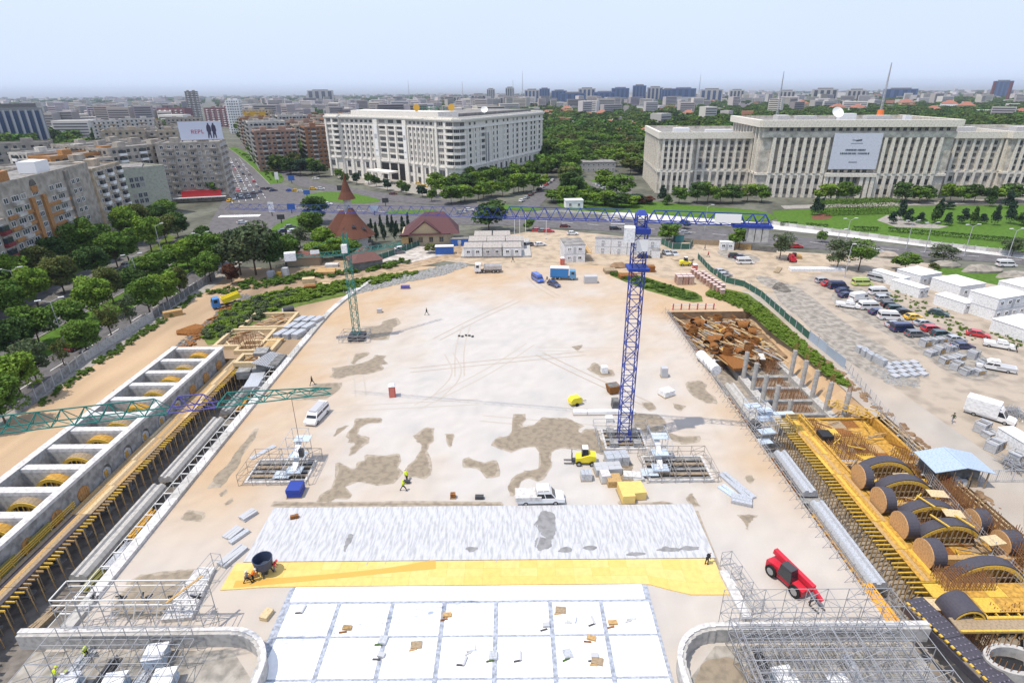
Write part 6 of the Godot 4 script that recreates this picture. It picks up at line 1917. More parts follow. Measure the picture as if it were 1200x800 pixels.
func far_city() -> void:
	# the individual far blocks that rise over the trees: x pixel of the photo is only a reading aid here, places are in metres
	var blue: Material = mats.blue_glass
	var spec := []
	# bearing (x per unit of -z), distance, width, height
	for q in [[0.035,2600,60,52],[0.055,2600,42,56],[0.078,2500,60,48],[0.122,2500,66,55],[0.175,2450,66,55],[0.205,2500,50,64],[0.23,2550,60,57],[0.25,2450,44,50],[0.275,2450,90,52],[0.32,2500,80,48],[0.10,2300,90,40],[0.15,2300,80,42]]: spec.append([q[0], q[1], q[2], q[3],0])
	for q in [[-0.09,2100,44,34],[-0.05,2150,50,38],[-0.01,2000,60,32],[0.0,2900,40,62],[-0.03,3200,40,58],[-0.30,3200,120,58],[0.44,2700,60,40],[0.50,2500,80,46],[0.55,2600,60,42],[0.36,2900,60,44],[0.62,2800,110,44],[0.78,3600,70,72],[1.30,2300,80,78]]: spec.append([q[0], q[1], q[2], q[3],1 if q[0] < 0.6 else 0])
	for k in spec.size():
		var q: Array = spec[k]
		var z := -float(q[1]) / sqrt(1.0 + q[0] * q[0])
		var x: float = -z * q[0]
		var is_blue: bool = q[4] == 0
		var t := thing("office_block", "hazy %s office block on the far skyline, %s of its %s" % ["blue glass" if is_blue else "pale", nth(k % 12), "cluster" if k < 12 else "scattered kind"], "office block", V(x, 0, z), -atan(q[0]) * 0.6)
		var m := MB.new(); m.bx(-q[2] / 2,0,-12, q[2] / 2, q[3],12)
		part(t, "wall", m.mesh(), mat("far_blue", Color(0.045,0.085,0.2), 0.3) if is_blue and k % 3 != 0 else mats.concrete)
		for i in 4:
			m = MB.new(); m.bx(-q[2] * 0.5 + q[2] * (i + 0.2) / 4,4,12,-q[2] * 0.5 + q[2] * (i + 0.75) / 4, q[3] - 4,12.5)
			part(t, "glass_stripe", m.mesh(), blue if is_blue else mats.pane)
		m = MB.new(); m.bx(-q[2] * 0.3, q[3],-8, q[2] * 0.3, q[3] + 4,8)
		part(t, "roof_storey", m.mesh(), mats.roof_grey)
	# masts and chimneys on the skyline
	for k in 6:
		var q: Array = [[-0.075,2000,78],[0.005,1900,80],[-0.16,3600,110],[0.43,900,72],[0.02,2900,130],[0.30,2800,110]][k]
		var z := -float(q[1])
		antenna("thin skyline mast, %s" % ["above the hotel's roof sign", "above the hotel's right wing", "far left of the hotel sign", "tallest, above the palace's left half", "farthest, over the office towers", "among the blue office blocks"][k], V(-z * q[0],0, z), q[2], mats.grey_metal)
	for k in 2:
		var t := thing("chimney", "dark red power station chimney on the right skyline, the %s of two" % ["left", "right"][k], "chimney", V(1380 + k * 48,0,-1800))
		var m := MB.new(); m.tube(Vector3.ZERO, V(0,62,0), 5,3.6,12)
		part(t, "stack", m.mesh(), mat("chimney_red", Color(0.16,0.08,0.08), 0.9))
	# the mass of distant roofs, thousands of them: one object
	var b := MB.new()
	b.tinted = true
	var g := RandomNumberGenerator.new()
	g.seed = 77
	for i in 7600:
		var dist := 620.0 * pow(14.0, pow(g.randf(), 0.75))
		var k := g.randf_range(-1.35,1.45)
		var z := -dist / sqrt(1.0 + k * k)
		var x := -z * k
		if x < -120 and x > -520 and z > -900: continue
		if x > -190 and x < 420 and z > -720: continue
		if x > 20 and z > -1150 and g.randf() < 0.75: continue
		if k > 0.15 and dist < 2200 and g.randf() < 0.5: continue
		if absf(x - (-140 + (z + 286) * 0.478)) < 40: continue # the boulevard stays open
		if woods(x, z) > 0.2 and g.randf() < 0.6: continue
		var tall := g.randf() < (0.3 if dist < 3000 else 0.16)
		var h := g.randf_range(18,34) if tall else g.randf_range(7,16)
		var w := g.randf_range(14,46) if tall else g.randf_range(10,26)
		var dp := g.randf_range(11,18)
		var v := g.randf_range(0.25,0.62)
		b.col = Color(v, v * g.randf_range(0.9,0.98), v * g.randf_range(0.82,0.98))
		if not tall and g.randf() < 0.4: b.col = Color(0.36,0.17,0.11)
		var bas := Basis(Vector3.UP, g.randf_range(-0.8,0.8))
		b.box(V(x, h / 2, z), V(w, h, dp), bas)
		if tall and dist < 2600: # window bands
			b.col = Color(0.09,0.09,0.10)
			for s in int(h / 3.2): b.box(V(x, 2.0 + s * 3.2, z) + bas * V(0,0, dp / 2), V(w * 0.92,1.3,0.4), bas)
	struct("far_city", b.mesh(), tinted("far_roofs", 0.9), "mass of pale distant buildings fading into blue haze", "stuff", "city")

var wood_noise := FastNoiseLite.new()

func woods(x: float, z: float) -> float: # where the distant city is wooded
	wood_noise.seed = 31
	wood_noise.frequency = 0.0011
	wood_noise.fractal_octaves = 3
	var v := wood_noise.get_noise_2d(x, z * 0.7) - 0.05
	if x > 0 and z > -1500: v += 0.35
	if x > 400 and z > -2100: v += 0.3
	return v

# ------------------------------------------------------------------ trees, hedges, weeds
func crown_mesh(key: String, leaves: int, size: float, lobes: int, shape := "round") -> ArrayMesh: # fills y 0..1 and a radius of 0.5
	if meshes.has(key): return meshes[key]
	var g := RandomNumberGenerator.new()
	g.seed = key.hash()
	var cs := []
	for i in lobes:
		var y := g.randf_range(0.16,0.86)
		var rr := 0.5
		if shape == "round": rr = 0.36 * sqrt(maxf(0.0,1.0 - pow((y - 0.45) / 0.56,2))) + 0.02
		elif shape == "cone": rr = 0.34 * (1.0 - y)
		elif shape == "tall": rr = 0.30 * sqrt(maxf(0.0,1.0 - pow((y - 0.45) / 0.55,2)))
		var a := g.randf() * TAU
		var q := sqrt(g.randf_range(0.15,1.0)) * rr
		var s := g.randf_range(0.13,0.23)
		if shape == "cone": s = 0.07 + 0.12 * (1.0 - y)
		cs.append([V(cos(a) * q, y, sin(a) * q), V(s, s * g.randf_range(0.55,0.85), s), g.randf_range(0.72,1.25), g.randf_range(-0.08,0.12)])
	var v := PackedVector3Array()
	var c := PackedColorArray()
	for i in leaves:
		var l: Array = cs[i % lobes]
		var d := V(g.randfn(), g.randfn() + 0.25, g.randfn()).normalized()
		var p: Vector3 = l[0] + d * l[1] * (0.72 + 0.4 * g.randf())
		p.y = clampf(p.y, 0.0,1.02)
		var u := V(g.randfn(), g.randfn() * 0.6, g.randfn()).normalized()
		var w := u.cross((d + V(g.randfn(), g.randfn(), g.randfn()) * 0.45).normalized()).normalized()
		var s := size * g.randf_range(0.6,1.3)
		var a := p - u * s
		var b := p + w * s * 0.6
		var e := p + u * s
		var f := p - w * s * 0.6
		v.append_array(PackedVector3Array([a, b, e, a, e, f]))
		var t: float = l[2] * g.randf_range(0.8,1.2)
		var k := Color(t * (1.0 + l[3]), t, t * (1.0 - l[3] * 1.5))
		for q in 6: c.append(k)
	var arr := []
	arr.resize(Mesh.ARRAY_MAX)
	arr[Mesh.ARRAY_VERTEX] = v
	arr[Mesh.ARRAY_COLOR] = c
	var m := ArrayMesh.new()
	m.add_surface_from_arrays(Mesh.PRIMITIVE_TRIANGLES, arr)
	meshes[key] = m
	return m

func trunk_mesh(key: String, forks: int) -> ArrayMesh: # 1 high to the first fork, limbs up to 1.9
	if meshes.has(key): return meshes[key]
	var g := RandomNumberGenerator.new()
	g.seed = key.hash()
	var b := MB.new()
	b.tube(Vector3.ZERO, V(0.03,1.0,0.02), 0.075,0.05,7, false)
	for i in forks:
		var a := TAU * i / forks + g.randf_range(-0.4,0.4)
		var o := V(cos(a), 0, sin(a))
		var e := V(0.03,1.0,0.02) + o * g.randf_range(0.25,0.45) + V(0, g.randf_range(0.4,0.75), 0)
		b.tube(V(0.03,0.9 + 0.1 * g.randf(), 0.02), e, 0.042,0.024,5, false)
		b.tube(e, e + o.rotated(Vector3.UP, 0.6) * 0.25 + V(0,0.3,0), 0.022,0.01,4, false)
		b.tube(e, e + o.rotated(Vector3.UP, -0.7) * 0.2 + V(0,0.25,0), 0.02,0.01,4, false)
	var m := b.mesh()
	meshes[key] = m
	return m

func leaf_mat(key: String, c: Color) -> StandardMaterial3D:
	var m := tinted(key, 0.75)
	m.albedo_color = c.linear_to_srgb()
	m.backlight_enabled = true
	m.backlight = Color(0.42,0.5,0.2)
	m.metallic_specular = 0.25
	return m

func tree(label: String, at: Vector3, h: float, w: float, tone: String, kind := "broad", group := "") -> Node3D:
	var t := thing("conifer" if kind == "cone" else "tree", label, "tree", at, rng.randf() * TAU, group)
	var n := rng.randi() % 3
	var m: ArrayMesh
	var clear := 0.22
	if kind == "broad": m = crown_mesh("broad%d" % n, 5600,0.040,30)
	elif kind == "mid": m = crown_mesh("mid%d" % n, 2200,0.060,22)
	elif kind == "airy": m = crown_mesh("airy%d" % n, 2000,0.040,22)
	elif kind == "tall": m = crown_mesh("tall%d" % n, 3000,0.042,26, "tall")
	elif kind == "cone":
		m = crown_mesh("cone%d" % n, 1300,0.050,34, "cone")
		clear = 0.06
	var th := h * clear
	part(t, "trunk", trunk_mesh("trunk%d" % n, 4 + n % 2), mats.bark, Transform3D(Basis.from_scale(V(minf(th * 1.2, w * 0.5), th * 1.5, minf(th * 1.2, w * 0.5))), Vector3.ZERO))
	part(t, "crown", m, mats[tone], Transform3D(Basis.from_scale(V(w * rr(0.92,1.08), h * (1 - clear), w * rr(0.92,1.08))), V(0, th, 0)))
	return t

func scatter(called: String, label: String, poly: PackedVector2Array, n: int, m: Mesh, mt: Material, s0: float, s1: float, seed_no: int, cat := "plants", flat_y := 0.5, y0 := 0.0) -> void:
	var g := RandomNumberGenerator.new()
	g.seed = seed_no
	var lo := poly[0]
	var hi := poly[0]
	for p in poly:
		lo = lo.min(p); hi = hi.max(p)
	var mm := MultiMesh.new()
	mm.transform_format = MultiMesh.TRANSFORM_3D
	mm.mesh = m
	var ts := []
	var tries := 0
	while ts.size() < n and tries < n * 30:
		tries += 1
		var p := W(g.randf_range(lo.x, hi.x), g.randf_range(lo.y, hi.y))
		if Geometry2D.is_point_in_polygon(p, poly):
			var s := g.randf_range(s0, s1)
			ts.append(Transform3D(Basis(Vector3.UP, g.randf() * TAU).scaled(V(s, s * flat_y * g.randf_range(0.7,1.4), s)), V(p.x, y0, p.y)))
	mm.instance_count = ts.size()
	for i in ts.size(): mm.set_instance_transform(i, ts[i])
	var o := MultiMeshInstance3D.new()
	o.name = numbered(called)
	o.multimesh = mm
	o.material_override = mt
	add_child(o, true)
	tag(stuff(o), label, cat)

func hedge(label: String, a: Vector2, b: Vector2, w: float, h: float, tone: String) -> void:
	var t := thing("hedge", label, "hedge", v3((a + b) / 2))
	var g := RandomNumberGenerator.new()
	g.seed = label.hash()
	var bb := MB.new()
	bb.tinted = true
	var l := a.distance_to(b)
	var d := (b - a).normalized()
	var s := W(-d.y, d.x)
	for i in int(l * (w + 2 * h) * 9):
		var k := g.randf_range(-l / 2, l / 2)
		var q := g.randf_range(-w / 2, w / 2)
		var y := h * g.randf_range(0.85,1.06)
		if g.randf() < 0.45:
			y = h * g.randf()
			q = w / 2 * (1.0 if g.randf() < 0.5 else -1.0) * g.randf_range(0.85,1.1)
		var p := v3(d * k + s * q, y)
		var u := V(g.randfn(), g.randfn(), g.randfn()).normalized() * 0.24
		var v := u.cross(V(g.randfn(), g.randfn(), g.randfn())).normalized() * 0.17
		var tn := g.randf_range(0.65,1.3)
		bb.col = Color(tn, tn, tn)
		bb.tri(p - u, p + v, p + u); bb.tri(p - u, p + u, p - v)
	part(t, "foliage", bb.mesh(), mats[tone])

func row_of(a: Vector2, b: Vector2, n: int, jig: float) -> Array:
	var r := []
	for i in n: r.append(v3(a.lerp(b, (i + 0.5) / n) + W(rr(-jig, jig), rr(-jig, jig))))
	return r

func plants() -> void:
	leaf_mat("leaf_mid", Color(0.095,0.17,0.026))
	leaf_mat("leaf_light", Color(0.15,0.24,0.03))
	leaf_mat("leaf_dark", Color(0.055,0.105,0.026))
	leaf_mat("leaf_grey", Color(0.085,0.115,0.055))
	leaf_mat("leaf_blue", Color(0.032,0.062,0.040))
	leaf_mat("leaf_rust", Color(0.10,0.04,0.022))
	leaf_mat("leaf_olive", Color(0.105,0.125,0.035))
	var tones := ["leaf_mid", "leaf_light", "leaf_olive", "leaf_dark", "leaf_mid"]
	var looks := {"leaf_mid": "leafy green", "leaf_light": "bright green", "leaf_dark": "dark green", "leaf_grey": "grey green", "leaf_olive": "olive green", "leaf_blue": "blackish green", "leaf_rust": "rust red"}
	# row along the site fence, each where the photograph shows it: place, height, width, tone, kind
	var fence := [[g(-86.88,-90.79), 9.5,7.5, "leaf_light", "broad"],[g(-89.37,-97.37), 9.0,7.0, "leaf_grey", "broad"],[g(-90.14,-105.52), 5.5,3.6, "leaf_olive", "airy"],[g(-89.36,-111.28), 8.0,7.0, "leaf_mid", "broad"],[g(-89.35,-119.53), 8.5,5.6, "leaf_olive", "airy"],[g(-89.25,-126.69), 7.5,4.5, "leaf_grey", "airy"],[g(-89.36,-134.62), 9.5,7.5, "leaf_mid", "broad"],[g(-88.97,-142.11), 9.0,7.0, "leaf_light", "broad"],[g(-89.21,-148.94), 8.0,5.5, "leaf_olive", "broad"],[g(-83.06,-82.17), 9.0,8.0, "leaf_mid", "broad"]]
	for k in fence.size():
		var q: Array = fence[k]
		tree("%s street tree by the site fence, %s from the near end" % [looks[q[3]], nth(k + 1 if k < 9 else 0)], q[0], q[1], q[2], q[3], q[4])
	var mids := row_of(W(-100.8,-78), W(-103.5,-196), 14,1.4)
	for k in 14: tree("%s tree on the avenue's grass strip, %s from the near end" % [looks[tones[k % 5]], nth(k)], mids[k], rr(7.5,11.0), rr(6.0,8.5), tones[k % 5])
	var row3 := row_of(W(-117.0,-92), W(-126,-222), 12,1.6)
	for k in 12: tree("%s tree along the far kerb of the avenue, %s from the near end" % [looks[tones[(k + 2) % 5]], nth(k)], row3[k], rr(9.0,13.0), rr(7.5,10.0), tones[(k + 2) % 5])
	var row4 := row_of(W(-131.0,-108), W(-141,-245), 12,2.2)
	for k in 12: tree("%s tree close to the apartment fronts, %s from the near end" % [looks[tones[(k + 3) % 5]], nth(k)], row4[k], rr(10.0,15.0), rr(8.5,11.5), tones[(k + 3) % 5])
	# the clump by the lane, round the shed and chapel
	var clump := [[g(-87.88,-171.42), 12.0,10.0, "leaf_mid", "broad"],[g(-81.06,-167.64), 14.0,12.0, "leaf_grey", "tall"],[g(-76.41,-167.5), 16.0,13.0, "leaf_grey", "broad"],[g(-73.12,-170.97), 13.0,10.0, "leaf_dark", "broad"],[g(-71.36,-178.47), 10.0,9.0, "leaf_mid", "broad"],[g(-86.03,-191.47), 10.0,9.0, "leaf_mid", "broad"],[g(-74,-200.31), 8.0,7.0, "leaf_grey", "airy"],[g(-73.79,-213.06), 11.0,10.0, "leaf_mid", "broad"],[g(-63.12,-191.81), 9.0,9.0, "leaf_light", "broad"],[g(-56.41,-186.14), 7.0,8.0, "leaf_light", "broad"],[g(-51.66,-182.86), 6.5,7.0, "leaf_mid", "broad"],[g(-62.49,-182.18), 6.5,7.5, "leaf_light", "broad"],[g(-72.18,-188.81), 6.5,5.0, "leaf_dark", "broad"],[g(-80.31,-205.47), 5.0,2.4, "leaf_dark", "cone"],[g(-86.89,-161.05), 9.0,8.0, "leaf_mid", "broad"],[g(-96.46,-177.31), 11.0,9.0, "leaf_mid", "broad"],[g(-98.47,-171.74), 10.0,8.0, "leaf_light", "broad"],[g(-79.57,-158.43), 6.0,5.0, "leaf_rust", "broad"],[g(-80.21,-240.41), 12.0,11.0, "leaf_dark", "broad"]]
	for k in clump.size():
		var q: Array = clump[k]
		tree("%s %s near the red shed and chapel, %s from the left" % [looks[q[3]], "bush" if q[1] < 7 else "tree", nth(k)], q[0], q[1], q[2], q[3], q[4])
	for k in 18:
		var q := v2(g(-53.91,-223.6)).lerp(v2(g(-39.73,-226.03)), (k % 6) / 5.0) + W(0,9.0 * (k / 6))
		tree("slim dark conifer in the chapel garden, %s row, %s from the left" % [nth(k / 6), nth(k % 6)], v3(q + W(rr(-1,1), rr(-1,1))), rr(5.5,8.0), 2.6, "leaf_blue", "cone")
	# round the hotel
	var hot := row_of(v2(g(-42.03,-311.41)), v2(g(22.63,-380.5)), 22,3.0)
	for k in 22: tree("%s street tree beside the hotel's shaded long side, %s from the corner" % [["bright green", "leafy green", "dark green"][k % 3], nth(k)], hot[k] + V(2.5,0,5.0), rr(9,13), rr(9,12), ["leaf_light", "leaf_mid", "leaf_dark"][k % 3], "mid")
	var hot2 := row_of(v2(g(-32.12,-281.11)), v2(g(19.45,-325.21)), 12,2.0)
	for k in 12: tree("%s tree along the side street by the hotel, %s from the main road" % [["leafy green", "bright green"][k % 2], nth(k)], hot2[k], rr(8,11), rr(8,11), ["leaf_mid", "leaf_light"][k % 2], "mid")
	var fr := [g(-107.78,-376.98), g(-99.09,-358), g(-90.63,-350.6), g(-83.5,-350.18), g(-76.82,-339.93), g(-67.99,-327.08), g(-59.87,-323.68), g(-55.18,-312.11), g(-45.44,-303.59), g(-39.03,-290.77), g(-146.96,-399.9), g(-137.12,-390.83), g(-159.43,-418.7), g(-157.13,-438.1), g(-142.41,-417.53), g(-131.85,-398.9), g(-123.38,-385.87)]
	for k in fr.size(): tree("%s in front of the hotel's curved facade, %s from the left" % [["small round tree", "dark bush", "slim young tree"][k % 3], nth((k + 7) % 17)], fr[k], rr(5,8) if k < 10 else rr(9,12), rr(4.5,6.5) if k < 10 else rr(9,12), ["leaf_mid", "leaf_dark", "leaf_blue"][k % 3], "mid")
	# boulevard
	var bl := row_of(W(-147,-296), W(-238,-486), 15,2.0)
	for k in 15: tree("%s boulevard tree on the left kerb, %s from the junction" % [["leafy green", "dark green"][k % 2], nth(k)], bl[k], rr(9,12), rr(9,12), ["leaf_mid", "leaf_dark"][k % 2], "mid")
	var br := row_of(W(-140,-390), W(-240,-600), 12,3.0)
	for k in 12: tree("%s boulevard tree on the right side, %s from the junction" % [["dark green", "olive green"][k % 2], nth(k)], br[k], rr(10,13), rr(10,13), ["leaf_dark", "leaf_olive"][k % 2], "mid")
	# grove between hotel and palace
	var g := RandomNumberGenerator.new()
	g.seed = 404
	var grove := P([24.4,-457,35.6,-405.3,29.9,-297.1,51.3,-286.3,63.4,-305.8,81.3,-380.7,114.3,-528.7,147.8,-708.1,105.2,-741.5,43.8,-749.1])
	var office := P([41.3,-404.9,77.6,-421.2,74.5,-354.6,60.6,-295.6,46.1,-315,36.2,-324.3])
	var pts := []
	while pts.size() < 104:
		var p := W(g.randf_range(18,140), g.randf_range(-620,-285))
		if not Geometry2D.is_point_in_polygon(p, grove) or Geometry2D.is_point_in_polygon(p, office): continue
		var ok := true
		for q in pts:
			if q.distance_to(p) < 7.5: ok = false
		if ok: pts.append(p)
	pts.sort_custom(func(a, b): return a.y > b.y)
	for k in pts.size(): tree("%s tree in the grove between hotel and palace, %s from the road" % [looks[tones[(k * 3) % 5]], nth(k)], v3(pts[k]), rr(10,15), rr(9,14), tones[(k * 3) % 5], "mid")
	var front := row_of(v2(g(20.64,-287.8)), v2(g(56.49,-270.3)), 14,2.5)
	front.append_array(row_of(v2(g(25.55,-313.32)), v2(g(39.61,-299.19)), 7,3.0))
	front.append_array(row_of(v2(g(45.52,-286.56)), v2(g(65.41,-278.64)), 9,2.5))
	for k in front.size(): tree("%s below the grove, %s from the left" % ["bushy tree in the long row" if k < 14 else "bushy tree in the short row" if k < 21 else "dark bush", nth(k if k < 14 else k - 14 if k < 21 else k - 21)], front[k], rr(5,8) if k < 21 else rr(3,4.5), rr(7,10), ["leaf_mid", "leaf_light", "leaf_dark"][k % 3] if k < 21 else "leaf_rust" if k % 2 else "leaf_blue", "mid")
	# before the palace: dark firs, bushes and the long hedge
	var firs := [g(73.67,-276), g(73.47,-285.17), g(157.34,-228.95), g(162.96,-230.33), g(168.59,-230.09), g(171.73,-233.23), g(171.4,-226.79), g(179.48,-229.64), g(181.17,-226.39), g(187.04,-229.33), g(189.28,-226.06), g(197.21,-228.91), g(199.31,-225.65), g(130.16,-249.04), g(134.47,-252.6), g(195.27,-259.64), g(217.04,-264.81), g(221.35,-260.46), g(152.01,-230.78), g(159.33,-237.11)]
	for k in firs.size(): tree("dark fir on the palace lawn, %s from the nearest to the promenade" % nth(k), firs[k], rr(7,12) if k % 3 else rr(4,6), rr(5,7.5), "leaf_blue" if k % 4 else "leaf_dark", "cone")
	var pal := row_of(v2(g(77.2,-280.34)), v2(g(241.85,-276.8)), 26,2.5)
	for k in 26:
		if k in [7,8,9,10,13,14,15]: continue
		tree("%s tree at the palace's foot, %s from its left corner" % [["leafy green", "dark green", "bright green"][k % 3], nth(k)], pal[k], rr(7,10.5), rr(8,11), ["leaf_mid", "leaf_dark", "leaf_light"][k % 3], "mid")
	hedge("long tall clipped hedge on the lawn before the palace entrance", v2(g(132.12,-250.82)), v2(g(167.01,-254.98)), 9.0,5.5, "leaf_mid")
	for k in 4: hedge("low dark clipped hedge beside the promenade, %s from the left" % nth(k), v2([g(106.81,-229.44), g(115.34,-225.95), g(130.45,-219.32), g(142.31,-217.39)][k]), v2([g(112.76,-227.61), g(122.35,-222.62), g(139.16,-217.52), g(177.4,-197.43)][k]), 2.2,1.5, "leaf_dark")
	# trees standing in the yard and car park
	var yard := [[g(-8.6,-224.8), 12,13, "leaf_dark", "mid", "big round tree behind the site cabins"],[g(56.43,-204.32), 6.5,8, "leaf_mid", "mid", "round tree at the roadside beside the blue mast"],[g(77.62,-193.81), 7.5,8, "leaf_mid", "mid", "round tree at the roadside beside the white kiosk"],[g(85.86,-180.42), 9,7.5, "leaf_grey", "airy", "loose grey tree by the red machine at the roadside"],[g(97.93,-168.44), 9,9, "leaf_grey", "airy", "left of two loose trees behind the parked vans"],[g(103.26,-166.48), 10,10, "leaf_mid", "airy", "right of two loose trees behind the parked vans"],[g(116.17,-165.2), 6,8, "leaf_mid", "mid", "low round tree beside the white cabins"],[g(133.48,-173.89), 5.5,9, "leaf_grey", "airy", "sparse bush on the gravel heaps by the road"],[g(109.44,-201.13), 4,3.5, "leaf_mid", "mid", "small sapling before the promenade wall"],[g(67.57,-224.8), 4,4, "leaf_dark", "mid", "small dark sapling before the promenade wall"],[g(7.01,-224.18), 4.5,5, "leaf_mid", "mid", "small round tree by the parked red cars"],[g(160.55,-181.05), 6,8, "leaf_grey", "airy", "silvery bush at the right edge by the promenade"],[g(-27.09,-191.71), 3,4, "leaf_olive", "mid", "olive bush at the villa's corner"],[g(124.82,-164.94), 2.6,3, "leaf_olive", "mid", "small bush behind the first white cabin"]]
	for q in yard: tree(q[5], q[0], q[1], q[2], q[3], q[4])
	# undergrowth and weeds
	var shrub := crown_mesh("shrub", 320,0.11,9)
	scatter("undergrowth", "rank green weeds on the bank beyond the left trench", P([-68.8,-118.1,-71,-134.2,-68.2,-147,-59.8,-152.5,-48.4,-158.3,-37.5,-164.6,-25.6,-169.5,-30,-164.4,-38.3,-156.5,-48.1,-148.5,-57.1,-141.3,-62,-131.6,-63.9,-120.9]), 420, shrub, mats.leaf_light, 0.9,2.6,1)
	scatter("undergrowth", "grey green bushes among the weeds beyond the left trench", P([-68.8,-118.1,-69.9,-131.8,-67,-144.2,-58.6,-148.8,-58.4,-138.7,-63.4,-119.9]), 60, shrub, mats.leaf_grey, 1.8,3.4,2)
	scatter("undergrowth", "green weeds on the bank along the mesh fence", P([61,-92.6,62.1,-98,62.2,-111.6,62.2,-123.1,62.4,-137.6,60.1,-145.6,55,-149.3,51,-145.2,55.4,-138.4,58.1,-129.8,58.1,-118.2,59.2,-107.3,59.3,-96.6]), 620, shrub, mats.leaf_light, 0.5,1.5,3)
	scatter("undergrowth", "weeds below the brick pallets", P([27.5,-166.1,35.3,-164.2,44.6,-151.8,49.4,-144.5,47.1,-140.5,42.6,-144,35.6,-153.6]), 240, shrub, mats.leaf_mid, 0.6,1.6,4)
	scatter("undergrowth", "dark weeds along the foot of the concrete site fence", P([-84.1,-89.5,-85.1,-107,-85.1,-132.2,-86,-151.7,-83.7,-149.5,-82.4,-129.3,-82.7,-104.6,-82,-87.7]), 200, shrub, mats.leaf_mid, 0.5,1.4,5)
	scatter("undergrowth", "bushes between the shed and the timber stacks", P([-83,-149.5,-73.7,-160.7,-62.2,-167.1,-46.4,-170.2,-35.4,-181.3,-31.8,-179.2,-41.2,-170,-61.2,-160.3,-77.9,-149.3]), 130, shrub, mats.leaf_mid, 1.0,3.0,6)
	scatter("undergrowth", "flowering weeds round the white cabins", P([96.6,-144.6,105.4,-147.9,104.7,-127.5,106.3,-119,109,-113.2,105.5,-108.9,96.5,-115.9,98.8,-127.7]), 120, shrub, mats.leaf_light, 0.4,1.1,7)
	scatter("undergrowth", "low shrubs on the boulevard median", P([-147.1,-364.5,-181.2,-434.8,-233.6,-529.3,-261.1,-579.1,-218.4,-513.9,-169.2,-429,-146.7,-383.4]), 70, shrub, mats.leaf_mid, 1.5,3.2,8)
	# woodland of the distant city
	var mm := MultiMesh.new()
	mm.transform_format = MultiMesh.TRANSFORM_3D
	mm.use_colors = true
	mm.mesh = crown_mesh("woodland", 420,0.115,14)
	var ts := []
	var gg := RandomNumberGenerator.new()
	gg.seed = 9
	for i in 42000:
		var dist := 390.0 * pow(22.0, pow(gg.randf(), 0.8))
		var k := gg.randf_range(-1.4,1.5)
		var z := -dist / sqrt(1.0 + k * k)
		var x := -z * k
		var w := woods(x, z)
		if houses.any(func(q): return absf(q.x - x) < 15.0 and z > q.y - 8.0 and z < q.y + 34.0): continue
		if absf(x - (-140 + (z + 286) * 0.478)) < 34: continue
		if x < 20 and z > -640:
			if x > -150 or gg.randf() > 0.25: continue
		if x > 60 and x < 420 and z > -385 and z < -150: continue
		if Geometry2D.is_point_in_polygon(W(x, z), grove) and z > -560: continue
		if w < 0.2 and gg.randf() > 0.16: continue
		var s := gg.randf_range(9,15) * (1.0 + dist / 2600.0)
		ts.append(Transform3D(Basis(Vector3.UP, gg.randf() * TAU).scaled(V(s, minf(s, 16.0) * gg.randf_range(0.7,1.1), s)), V(x, 0, z)))
	mm.instance_count = ts.size()
	for i in ts.size():
		mm.set_instance_transform(i, ts[i])
		var v := gg.randf_range(0.5,1.1)
		mm.set_instance_color(i, Color(v * gg.randf_range(0.8,1.25), v, v * gg.randf_range(0.8,1.2)))
	var o := MultiMeshInstance3D.new()
	o.name = "woodland"
	o.multimesh = mm
	o.material_override = mats.leaf_mid
	add_child(o)
	tag(stuff(o), "far woodland and park trees filling the city to the horizon", "woodland")

# ------------------------------------------------------------------ cranes, scaffolds, huts, stacks
func T(x: float, y: float, z: float, turn := 0.0) -> Transform3D: return Transform3D(Basis(Vector3.UP, turn), V(x, y, z))

func box_mesh(x: float, y: float, z: float) -> ArrayMesh: # stands on the ground
	var key := "b%.2f_%.2f_%.2f" % [x, y, z]
	if not meshes.has(key):
		var b := MB.new(); b.bx(-x / 2,0,-z / 2, x / 2, y, z / 2)
		meshes[key] = b.mesh()
	return meshes[key]

func mast(m: MB, a: Vector3, h: float, w: float, step: float, r: float) -> void: # square lattice mast
	var n := int(h / step)
	for k in 4:
		var c := V([-1,1,1,-1][k],0,[-1,-1,1,1][k]) * w * 0.5
		var d := V([1,1,-1,-1][k],0,[-1,1,1,-1][k]) * w * 0.5
		m.bar(a + c, a + c + V(0, h, 0), r * 1.5)
		for i in n:
			var y := h * i / n
			var y2 := h * (i + 1) / n
			m.bar(a + c + V(0, y, 0), a + d + V(0, y, 0), r)
			if i % 2: m.bar(a + c + V(0, y, 0), a + d + V(0, y2,0), r)
			else: m.bar(a + d + V(0, y, 0), a + c + V(0, y2,0), r)

func jib(m: MB, a: Vector3, b: Vector3, h0: float, h1: float, w: float, r: float) -> void: # triangular lattice boom, two lower chords and one upper
	var d := (b - a).normalized()
	var s := d.cross(Vector3.UP).normalized() * w * 0.5
	var n := int(a.distance_to(b) / 1.5)
	for i in n:
		var p := a.lerp(b, float(i) / n)
		var q := a.lerp(b, float(i + 1) / n)
		var u := V(0, lerpf(h0, h1, (i + 0.5) / n), 0)
		var t := (p + q) * 0.5 + u
		for k in [-1,1]:
			m.bar(p + s * k, q + s * k, r * 1.3)
			m.bar(p + s * k, t, r); m.bar(t, q + s * k, r)
		m.bar(p - s, p + s, r); m.bar(p - s, q + s, r * 0.8)
		if i < n - 1: m.bar(t, a.lerp(b, (i + 1.0) / n).lerp(a.lerp(b, (i + 2.0) / n), 0.5) + V(0, lerpf(h0, h1, (i + 1.5) / n), 0), r * 1.4)

func site() -> void:
	cranes()
	scaffolds()
	cabins()
	fences()
	stacks()
	lamps_and_signs()

